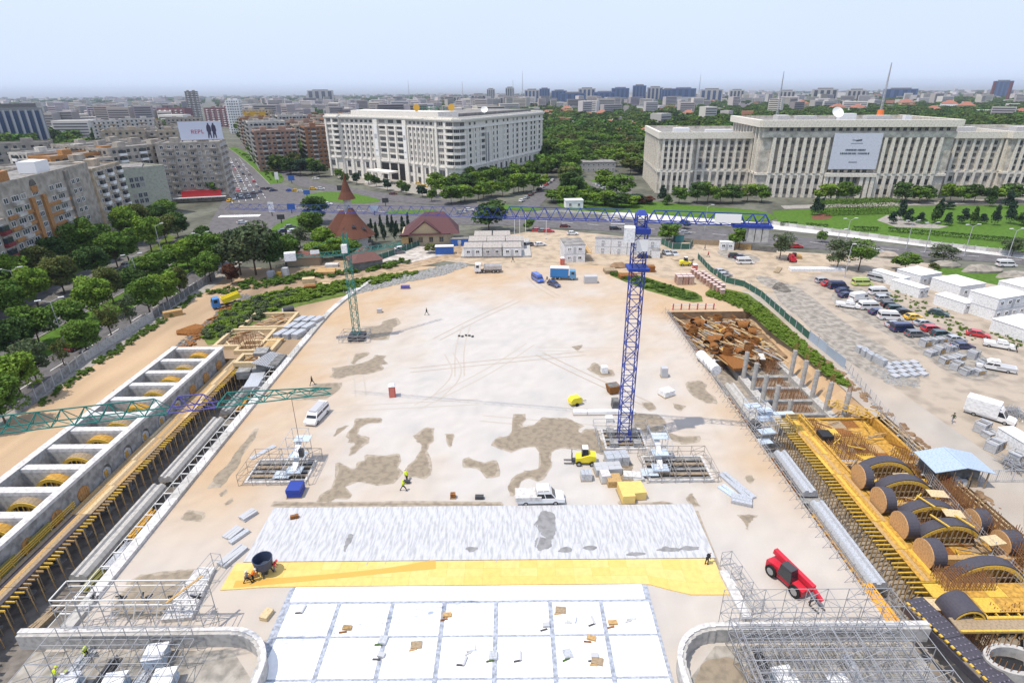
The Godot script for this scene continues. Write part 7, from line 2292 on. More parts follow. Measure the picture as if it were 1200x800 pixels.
func cranes() -> void:
	var B: Material = mats.crane_blue
	var t := thing("tower_crane", "blue lattice tower crane standing in the middle of the site floor", "crane", V(17.2,0,-76.6))
	var m := MB.new()
	mast(m, Vector3.ZERO, 32.5,1.75,1.75,0.085)
	part(t, "mast", m.mesh(), B)
	m = MB.new()
	m.bx(-1.15,32.5,-1.15,1.15,33.2,1.15)
	m.bx(-1.4,27.5,-1.4,1.4,27.9,1.4)
	part(t, "slewing_ring", m.mesh(), B)
	m = MB.new()
	mast(m, V(0,33.2,0), 1.8,1.3,0.9,0.09)
	m.frustum(V(0,34.9,0), W(1.5,1.5), W(0.7,0.5), 0.6)
	part(t, "tower_head", m.mesh(), B)
	var d := V(-0.984,0,-0.178)
	m = MB.new()
	jib(m, V(0,34,0) + d * 0.8, V(0,34,0) + d * 18.5,1.5,1.5,1.3,0.06)
	jib(m, V(0,34,0) + d * 18.5, V(0,34.2,0) + d * 60.5,1.35,0.7,1.0,0.03)
	part(t, "jib", m.mesh(), B)
	m = MB.new()
	jib(m, V(0,34,0) - d * 0.8, V(0,34,0) - d * 16.2,1.5,1.3,1.5,0.085)
	part(t, "counter_jib", m.mesh(), B)
	m = MB.new()
	m.bar(V(0,33.8,0) - d * 11.5, V(0,33.8,0) - d * 16.4,1.7,0.25)
	part(t, "ballast_deck", m.mesh(), B)
	var turn := atan2(-d.z, d.x)
	for i in 3: part(t, "counterweight", box_mesh(0.75,2.0,1.6), mats.concrete, Transform3D(Basis(Vector3.UP, turn), V(0,31.9,0) - d * (13.9 + i * 0.85)))
	part(t, "name_board", box_mesh(3.2,1.1,0.1), mats.white_paint, Transform3D(Basis(Vector3.UP, turn), V(0,34.3,0.9) - d * 10.6))
	m = MB.new()
	m.bx(-0.7,0,-0.9,0.7,1.9,0.9)
	var cab := part(t, "cab", m.mesh(), mats.white_metal, Transform3D(Basis(Vector3.UP, turn), V(-1.6,31.6,0.9)))
	part(cab, "cab_window", box_mesh(1.2,1.0,0.1), mats.car_glass, T(0,0.75,0.9))
	part(t, "white_panel", box_mesh(1.5,1.6,0.1), mats.white_paint, T(0.2,30.2,1.0))
	for i in 4: part(t, "ballast_block", box_mesh(1.2,0.8,1.2), mats.grey_concrete, T([-1.8,1.8,1.8,-1.8][i],0.05,[-1.6,-1.6,1.6,1.6][i]))
	var G: Material = mats.crane_green
	t = thing("tower_crane", "small dark green tower crane at the far left of the site floor", "crane", V(-34.1,0,-117.8))
	m = MB.new()
	mast(m, Vector3.ZERO, 19.0,1.3,1.4,0.07)
	part(t, "mast", m.mesh(), G)
	m = MB.new()
	mast(m, V(0,19,0), 4.6,0.8,1.2,0.08)
	part(t, "tower_head", m.mesh(), G)
	var e := V(0.78,0,0.0)
	var ce: Vector3 = V(-45.17,19,-115.75) - V(-34.1,0,-117.8)
	var je: Vector3 = V(-23.98,19,-126.46) - V(-34.1,0,-117.8)
	m = MB.new()
	jib(m, V(0,19,0), ce, 0.9,0.6,1.0,0.07)
	m.bar(V(0,23.4,0), ce, 0.06)
	part(t, "counter_jib", m.mesh(), G)
	m = MB.new()
	jib(m, V(0,19,0), je, 1.0,0.6,1.0,0.07)
	part(t, "jib", m.mesh(), G)
	part(t, "counterweight", box_mesh(2.2,1.6,1.6), mats.white_metal, Transform3D(Basis(Vector3.UP, 0.3), ce - V(0,0.5,0)))
	part(t, "cab", box_mesh(1.1,1.7,1.1), mats.white_metal, T(-0.2,19.6,0.6))
	part(t, "name_board", box_mesh(1.8,0.8,0.1), mats.white_paint, Transform3D(Basis(Vector3.UP, 0.3), ce * 0.55 + V(0,9.2,0.5)))
	part(t, "base_cross", box_mesh(3.4,1.2,3.4), mats.dark_metal)
	t = thing("tower_crane", "long green crane jib with a violet section, reaching in from the left edge", "crane", V(-64,0,-28.8))
	m = MB.new()
	mast(m, Vector3.ZERO, 28.0,1.6,1.6,0.08)
	part(t, "mast", m.mesh(), G)
	var a := V(0,28,0)
	var z: Vector3 = V(-14.55,28,-41.2) - V(-64,0,-28.8)
	for k in 3:
		m = MB.new()
		jib(m, a.lerp(z, [0.02,0.768,0.835][k]), a.lerp(z, [0.768,0.835,1.0][k]), [1.25,1.1,1.0][k],[1.1,1.0,0.35][k],1.0,0.055)
		part(t, "jib_section", m.mesh(), mats.crane_violet if k == 1 else G)
	m = MB.new()
	m.bar(a.lerp(z, 0.94) + V(0,-0.1,0), a.lerp(z, 0.94) + V(0,-5,0), 0.03)
	m.bar(a.lerp(z, 0.94) + V(0,-5,0), a.lerp(z, 0.94) + V(0,-5.7,0), 0.35)
	part(t, "hook_block", m.mesh(), mats.dark_metal)

func scaffold(t: Node3D, x0: float, x1: float, nx: int, z0: float, z1: float, nz: int, levels: Array, r: float, called: String, m: Material, mess := 0.0) -> void:
	var b := MB.new()
	for i in nx + 1:
		var x := lerpf(x0, x1, float(i) / nx)
		for k in nz + 1:
			var z := lerpf(z0, z1, float(k) / nz)
			b.bar(V(x, 0, z), V(x, levels[-1], z), r)
			for y in levels:
				if y == 0: continue
				if i < nx: b.bar(V(x, y, z), V(lerpf(x0, x1, float(i + 1) / nx), y, z), r)
				if k < nz: b.bar(V(x, y, z), V(x, y, lerpf(z0, z1, float(k + 1) / nz)), r)
			for q in levels.size() - 1:
				if i < nx and rng.randf() < 0.45: b.bar(V(x, levels[q], z), V(lerpf(x0, x1, float(i + 1) / nx), levels[q + 1], z), r * 0.85)
				if k < nz and rng.randf() < 0.35 + mess: b.bar(V(x, levels[q], z), V(x, levels[q + 1], lerpf(z0, z1, float(k + 1) / nz)), r * 0.85)
	stuff(part(t, called, b.mesh(), m))

func scaffolds() -> void:
	var S: Material = mats.scaffold_steel
	var t := thing("tube_scaffold", "wide tube scaffold with pale top rails over the left ring wall", "scaffold", V(-37.5,0,-40))
	scaffold(t, -7.0,7.0,6,-3.6,-1.2,1,[0,2.2,4.2,5.6],0.06, "scaffold_tubes", S)
	scaffold(t, -6.5,6.5,6,-0.2,7.5,4,[0,1.6,3.2],0.05, "scaffold_tubes", S, 0.2)
	var m := MB.new()
	for z in [-3.6,-1.2]:
		for y in [5.0,5.65]: m.bar(V(-7, y, z), V(7, y, z), 0.09)
	for x in [-7.0,-4.6]: m.bar(V(x, 5.65,-3.6), V(x, 5.65,-1.2), 0.09)
	for i in 6: m.bar(V(-6.5 + 2.2 * i, 2.0,-1.0), V(-5.2 + 2.2 * i, 5.6,-1.0), 0.07)
	part(t, "top_rail", m.mesh(), mats.pale_scaffold)
	part(t, "plank", box_mesh(0.25,0.06,3.8), mats.plank, Transform3D(Basis(Vector3.UP, -0.5), V(5.4,5.7,-2.4)))
	for i in 5:
		m = MB.new()
		for k in 6: m.bar(V(rr(-0.5,0.5), rr(0,0.4), rr(-0.5,0.5)), V(rr(-0.5,0.5), rr(0.2,0.8), rr(-0.5,0.5)), 0.12)
		stuff(part(t, "coupler_bundle", m.mesh(), mats.dark_metal, T(-5.5 + 2.6 * i, 2.3,-4.3)))
	t = thing("tube_scaffold", "dense tube scaffold tower over the right ring wall", "scaffold", V(29.5,0,-39))
	scaffold(t, -8.8,7.6,8,-3.6,7.4,5,[0,1.7,3.4,4.8],0.05, "scaffold_tubes", S, 0.35)
	scaffold(t, -8.4,7.2,9,-0.6,7.0,4,[0,1.2,2.4,3.6],0.042, "scaffold_tubes", S, 0.4)
	for k in 2: # small guard scaffolds on the kerb walls
		t = thing("guard_scaffold", "small guard scaffold beside the yellow strip's %s end" % ["left", "right"][k], "scaffold", V([-34.4,24.6][k],0,[-47.6,-47.2][k]), [-0.15,0.15][k])
		scaffold(t, -0.6,0.6,1,-3.4,3.4,3,[0,1.1,2.1],0.05, "scaffold_tubes", S)
	# stair towers and the guard rails of the openings
	for k in 2:
		var at := V([-33.2,23.4][k],0,[-69.2,-69.0][k])
		t = thing("guard_scaffold", "rusty tube guard scaffold round the %s stair opening" % ["left", "right"][k], "scaffold", at)
		scaffold(t, -4.9,4.9,5,-3.2,3.2,2,[0,0.9,1.8],0.055, "scaffold_tubes", mat("dull_steel", Color(0.27,0.24,0.21), 0.6))
		t = thing("stair_tower", "galvanised stair tower with pale blue landings at the %s opening" % ["left", "right"][k], "stair tower", at + V([2.2,-2.6][k],0,-0.8))
		scaffold(t, -1.2,1.2,1,-2.6,2.6,2,[0,1.8,3.6,5.2],0.06, "scaffold_tubes", mats.galvanised)
		for i in 4: part(t, "landing", box_mesh(2.3,0.08,1.7), mat("landing", Color(0.46,0.54,0.63), 0.5, texs["soft"],0.3), T([0,0.2,-1.6,0.5][i],[0.9,2.4,0.5,3.9][i],[1.7,0.1,2.2,-1.8][i]))
		m = MB.new()
		for i in 2: m.box(V(0,3.2 - 1.6 * i, -0.9 + 1.7 * i), V(0.8,0.12,2.9), Basis(Vector3.RIGHT, 0.55))
		part(t, "stair_flight", m.mesh(), mats.white_metal)
	t = thing("guard_scaffold", "thin tube guard rail round the foot of the blue crane", "scaffold", V(17.2,0,-76.8))
	scaffold(t, -4.2,4.2,4,-3.9,3.9,3,[0,0.7,1.4],0.045, "scaffold_tubes", S)
	t = thing("guard_scaffold", "low guard frame round the foot of the green crane", "scaffold", V(-34.1,0,-117.6))
	scaffold(t, -3.4,2.6,3,-2.2,2.2,2,[0,0.8,1.6],0.06, "scaffold_tubes", S)
	t = thing("stair_tower", "grey steel stair tower with blue landings beside the yellow walkway's far end", "stair tower", V(39.6,-1,-80.2), 0.15)
	scaffold(t, -1.3,1.3,1,-3.2,3.2,3,[0,1.6,3.2,4.6],0.07, "scaffold_tubes", mats.galvanised)
	for i in 5: part(t, "landing", box_mesh(2.4,0.08,1.5), mats.landing, T([0,0.6,-0.4,2.4,-1.0][i],[1.5,2.7,3.9,2.4,0.5][i],[2.2,0.4,-1.8,-2.6,3.4][i]))
	part(t, "gangway", box_mesh(6.0,0.1,1.0), mats.landing, T(4.4,1.6,-2.4,-0.1))

func ribbed(x: float, h: float, z: float) -> ArrayMesh: # sheet metal wall with upright ribs
	var key := "r%.2f_%.2f_%.2f" % [x, h, z]
	if not meshes.has(key):
		var b := MB.new(); b.bx(-x / 2,0,-z / 2, x / 2, h, z / 2)
		for i in int(x / 0.45): b.bx(-x / 2 + i * 0.45 + 0.1,0.05, z / 2,-x / 2 + i * 0.45 + 0.28, h - 0.05, z / 2 + 0.04)
		for s in [-1,1]:
			for i in int(z / 0.45): b.bx(s * x / 2,0.05,-z / 2 + i * 0.45 + 0.1, s * (x / 2 + 0.04), h - 0.05,-z / 2 + i * 0.45 + 0.28)
		meshes[key] = b.mesh()
	return meshes[key]

func cabin(label: String, at: Vector3, turn: float, s: Vector3, m, floors := 1, wins := 2, roof = null) -> Node3D:
	var t := thing("site_cabin", label, "cabin", at, turn)
	var h := s.y / floors
	for f in floors:
		part(t, "wall", ribbed(s.x, h - 0.12, s.z), m, T(0, f * h, 0))
		part(t, "floor_frame", box_mesh(s.x + 0.1,0.12, s.z + 0.1), mats.grey_metal, T(0, f * h + h - 0.12,0))
		for i in wins: part(t, "window", window_mesh(1.1,1.0), [mats.white_paint, mats.pane], T(-s.x / 2 + s.x * (i + 0.5) / wins, f * h + 1.0, s.z / 2))
		part(t, "door", box_mesh(0.9,2.0,0.06), mats.grey_metal, T(s.x / 2 + 0.04, f * h + 0.1, s.z * 0.1, PI / 2))
		if wins: part(t, "door", box_mesh(0.85,2.0,0.08), mats.grey_metal, T(0, f * h + 0.1, s.z / 2 + 0.02))
	part(t, "roof", box_mesh(s.x + 0.16,0.1, s.z + 0.16), roof if roof else mats.roof_grey, T(0, s.y, 0))
	return t

func cabins() -> void:
	var W: Material = mats.white_metal
	var blue := mat("container_blue", Color(0.03,0.12,0.42), 0.6, texs["soft"],0.2)
	cabin("bright blue container in front of the row of site offices", g(-22.35,-190.43), 0.05, V(6.0,2.6,2.5), blue, 1,0, mats.white_metal)
	cabin("blue open fronted container behind the bright blue one", g(-16.12,-199.48) + V(-2,0,-2), 0.0, V(6,2.6,2.5), blue, 1,1)
	var k := 0
	for q in [[-12.5,-188],[-6.2,-188],[0.2,-188],[-11.5,-197],[-5.2,-197],[1.2,-197],[-10,-205],[-3.4,-205]]:
		cabin("pale site office cabin, %s of the block behind the loader" % nth(k), V(q[0],0.6, q[1]), 0.02, V(6.0,2.8,7.4), mats.pale_concrete if k % 2 else W, 1,2, mat("cabin_roof", Color(0.42,0.39,0.36), 0.9, texs["blotch"],0.2))
		k += 1
	solid("plinth", "low pale block plinth under the site offices", "plinth", box_mesh(23,0.6,24), mats.concrete, V(-5,0,-196.6))
	var st := cabin("two storey grey cabin with an outside stair beside the blue truck", g(19.67,-178.53) + V(0,0,-4), 0.06, V(6.6,5.6,9), mats.white_metal, 2,2, mats.roof_grey)
	var m := MB.new()
	for i in 8: m.bx(3.5,0.3 + i * 0.34,-3.4 + i * 0.5,5.0,0.38 + i * 0.34,-2.9 + i * 0.5)
	m.bx(3.4,2.8,-4.4,5.4,2.9,4.0)
	m.bar(V(5.3,0,4), V(5.3,3.8,4), 0.1); m.bar(V(5.3,3.8,4), V(5.3,3.8,-4), 0.08)
	part(st, "outside_stair", m.mesh(), mats.plank)
	for i in 4: cabin("white cabin of the two storey row behind the blue mast, %s from the left" % nth(i), V(30.5 + i * 5.2,0,-189.5 + i * 1.0), -0.16, V(5.1,5.2 if i < 3 else 5.4,2.6), W, 2,1, mats.roof_grey)
	cabin("white single cabin at the right end of the two storey row", V(46.8,0,-183.5), -0.16, V(2.6,2.6,2.5), W, 1,0)
	cabin("small blue site hut by the two parked cars beside the brick pallets", g(59.75,-204.2) + V(0,0,0), 0, V(3,2.8,3), mat("hut_teal", Color(0.04,0.17,0.19), 0.7), 1,0)
	cabin("white kiosk at the car park entrance", g(72.92,-192.82), -0.2, V(4.5,2.6,2.6), W, 1,2, W)
	# white cabins on the right
	var wc := [[g(105.13,-152.4), 0.35, V(3.0,2.7,9.0), "first white cabin by the road, behind the grey van"],[g(113.72,-153.7), 0.35, V(8.0,3.0,7.0), "second white cabin, right behind the first"],[g(104.98,-143.7), 0.35, V(3.4,2.6,8.0), "low white cabin in front of the first two"],[g(117.73,-144.05), 0.3, V(8.6,3.2,8.0), "large single storey white cabin on the green bank"],[g(108.77,-132.07), 0.35, V(4.0,2.6,7.5), "white cabin with a brown porch before the two storey one"],[g(115.45,-127.85), 0.32, V(10.5,5.4,6.6), "two storey white cabin with four upper windows"],[g(131.03,-138.99), 0.32, V(9,4.0,7), "white cabin cut by the right edge, behind the two storey one"],[g(111.81,-115.52), 0.32, V(9,2.8,7), "white cabin with an orange door at the right edge"],[g(75.32,-71.1), 0.1, V(2.4,2.4,5), "white box at the far right edge beyond the wire fence"]]
	for q in wc: cabin(q[3], q[0] + V(0,0,-2), q[1], q[2], W, 2 if q[2].y > 5 else 1,2 if q[2].y < 5 else 4, mats.white_paint)
	# hut with a sheet roof by the right gallery
	var t := thing("sheet_roof_hut", "open site hut with a pale blue sheet metal roof beside the yellow formwork", "hut", g(60.67,-66.41), -0.05)
	m = MB.new()
	for s in [-1,1]: m.box(V(s * 1.9,3.0,0.0), V(4.2,0.08,5.0), Basis(V(0,0,1), -s * 0.22))
	part(t, "sheet_roof", m.mesh(), mat("sheet_blue", Color(0.36,0.45,0.58), 0.45, texs["soft"],0.3))
	part(t, "wall", box_mesh(6.2,2.5,3.2), mats.dark_concrete, T(0,0,-0.6))
	for i in 4: part(t, "post", box_mesh(0.14,2.6,0.14), mats.old_plank, T(-3.4 + 2.2 * i, 0,2.2))
	for i in 5: part(t, "stored_crate", box_mesh(0.9,0.8 + 0.2 * (i % 3), 0.8), mats[["plank", "signal_red", "grey_metal", "white_paint", "old_plank"][i]], T(-2.4 + 1.1 * i, 0,1.6))

func panel_fence(called: String, label: String, p: PackedVector2Array, w: float, h: float, thick: float, ms: Array, posts := false, lean := 0.0) -> void:
	var t := thing(called, label, "fence", v3(p[0]))
	for i in p.size() - 1:
		var l := p[i].distance_to(p[i + 1])
		var n := maxi(1, int(round(l / w)))
		var d := (p[i + 1] - p[i]).normalized()
		for k in n:
			var c := p[i].lerp(p[i + 1], (k + 0.5) / n) - p[0]
			part(t, "panel", box_mesh(snappedf(l / n, 0.25) - 0.06, h, thick), ms[(k * 3 + i) % ms.size()], Transform3D(Basis(Vector3.UP, -atan2(d.y, d.x)) * Basis(Vector3.RIGHT, rr(-lean, lean)), v3(c, rr(-0.05,0.05))))
			if posts: part(t, "post", box_mesh(0.16, h + 0.35,0.16), mats.grey_metal, T(p[i].lerp(p[i + 1], float(k) / n).x - p[0].x, 0, p[i].lerp(p[i + 1], float(k) / n).y - p[0].y))

func fences() -> void:
	panel_fence("concrete_fence", "weathered grey concrete panel fence between avenue and dirt road", P([-84.4,-86,-86.9,-107.1,-86.5,-131.1,-87.5,-154.8,-87.2,-164.4]), 2.5,2.0,0.14,[mats.grey_concrete, mats.concrete, mats.dark_concrete], true)
	var net := mat("mesh_green", Color(0.05,0.125,0.095), 0.9, texs["grain"],0.5)
	panel_fence("mesh_fence", "dark green mesh fence curving round the brick pallets to the car park", P([59.9,-181.3,59.2,-166.9,60.1,-156,63.9,-152,65.1,-143.4,64.5,-125.2,64.3,-115.2]), 3.0,1.7,0.05,[net], true, 0.06)
	panel_fence("mesh_fence", "pale blue grey mesh fence continuing the green one down the bank", P([64.3,-115.2,64.4,-108.1,64.4,-100.9]), 3.0,2.0,0.05,[mat("mesh_blue", Color(0.33,0.39,0.47), 0.9)], true, 0.1)
	panel_fence("mesh_fence", "low green mesh fence round the blue hut in the yard", P([52.8,-200.7,54.8,-193.4,60.6,-193.2,63.4,-199.1]), 3.0,2.0,0.05,[net], true)
	panel_fence("mesh_fence", "green mesh fence on the garden side of the church car park", P([-43.7,-181.6,-37.2,-192.1,-30.4,-206.2,-22.3,-218]), 3.0,1.8,0.05,[net], true)
	panel_fence("board_fence", "brown board fence along the road behind the kiosk", P([63.2,-200.3,72.8,-197.5,80.8,-191.4,87.9,-187.8]), 2.5,1.8,0.06,[mats.old_plank, mats.plank, mats.dark_concrete])
	panel_fence("park_wall", "long pale balustraded wall along the palace park", P([104.5,-231.1,123.5,-215.3,144.3,-196.2,164.8,-182,185.7,-166.6]), 3.0,1.3,0.35,[mats.pale_concrete, mats.concrete], true)
	panel_fence("park_wall", "low pale wall beside the gatehouse", P([11.1,-258.1,23.3,-259.5,37.8,-255,52,-241.7,68.6,-231]), 3.0,1.0,0.35,[mats.pale_concrete])
	var wf := thing("wire_fence", "leaning wire fence with steel posts along the outer side of the right trench", "fence", V(62.6,0,-80))
	var line := P([64.4,-100.9,63.5,-95.2,61.6,-84.7,59.8,-74.5,56.8,-64.6,55.7,-56.5,55.1,-46.9])
	for i in line.size() - 1:
		var n := int(line[i].distance_to(line[i + 1]) / 2.6) + 1
		for k in n:
			var p := v3(line[i].lerp(line[i + 1], float(k) / n)) - wf.position
			var q := v3(line[i].lerp(line[i + 1], float(k + 1) / n)) - wf.position
			var m := MB.new()
			m.bar(p, p + V(rr(-0.2,0.2), 2.0, rr(-0.2,0.2)), 0.07)
			m.box(p + V(0,0.08,0), V(0.5,0.16,0.3))
			part(wf, "post", m.mesh(), mats.grey_metal)
			m = MB.new()
			for y in 5: m.bar(p + V(0,0.3 + 0.4 * y, 0), q + V(0,0.3 + 0.4 * y, 0), 0.02)
			for x in 5: m.bar(p.lerp(q, x / 5.0) + V(0,0.2,0), p.lerp(q, x / 5.0) + V(0,1.9,0), 0.02)
			stuff(part(wf, "wire", m.mesh(), mats.grey_metal))
	var gate := thing("wire_fence", "straight mesh fence running right from the sheet roofed hut", "fence", g(64.19,-65.4))
	for i in 6:
		var m := MB.new()
		m.bar(V(i * 2.2,0,0), V(i * 2.2,2.1,0), 0.09)
		for y in 2: m.bar(V(i * 2.2,0.1 + y * 1.9,0), V(i * 2.2 + 2.2,0.1 + y * 1.9,0), 0.06)
		for x in 8: m.bar(V(i * 2.2 + x * 0.28,0.1,0), V(i * 2.2 + x * 0.28,2.0,0), 0.022)
		part(gate, "fence_bay", m.mesh(), mats.grey_metal)

func stack(called: String, label: String, cat: String, at: Vector3, turn: float, n: Vector3i, unit: Vector3, m, pallet := true, loose := 0.04) -> Node3D:
	var t := thing(called, label, cat, at, turn)
	if pallet: part(t, "pallet", box_mesh(n.x * unit.x + 0.1,0.14, n.z * unit.z + 0.1), mats.old_plank)
	for y in n.y:
		for x in n.x:
			for z in n.z:
				part(t, "piece", box_mesh(unit.x - 0.03, unit.y - 0.02, unit.z - 0.03), m[(x + y * 2 + z) % m.size()] if m is Array else m, T((x - (n.x - 1) * 0.5) * unit.x + rr(-loose, loose), (0.14 if pallet else 0.0) + y * unit.y, (z - (n.z - 1) * 0.5) * unit.z + rr(-loose, loose), rr(-loose, loose)))
	return t

func cage(label: String, at: Vector3, turn: float, s: Vector3, board := true) -> void: # scaffold parts in a steel stillage
	var t := thing("stillage", label, "stillage", at, turn)
	var m := MB.new()
	for x in [-0.5,0.5]:
		for z in [-0.5,0.5]: m.bar(V(x * s.x, 0, z * s.z), V(x * s.x, s.y, z * s.z), 0.09)
	for y in [0.12, s.y]:
		for x in [-0.5,0.5]: m.bar(V(x * s.x, y, -0.5 * s.z), V(x * s.x, y, 0.5 * s.z), 0.09)
		for z in [-0.5,0.5]: m.bar(V(-0.5 * s.x, y, z * s.z), V(0.5 * s.x, y, z * s.z), 0.09)
	part(t, "frame", m.mesh(), mats.grey_metal)
	for i in 4: part(t, "bundle", box_mesh(s.x * 0.2, s.y * rr(0.6,0.95), s.z * 0.9), mats[["galvanised", "grey_metal", "grey_concrete"][i % 3]], T((i - 1.5) * s.x * 0.24,0.15,0))
	if board: part(t, "end_board", box_mesh(s.x * 0.7, s.y * 0.5,0.05), mats.plank, T(0,0.3, s.z * 0.5 + 0.04))

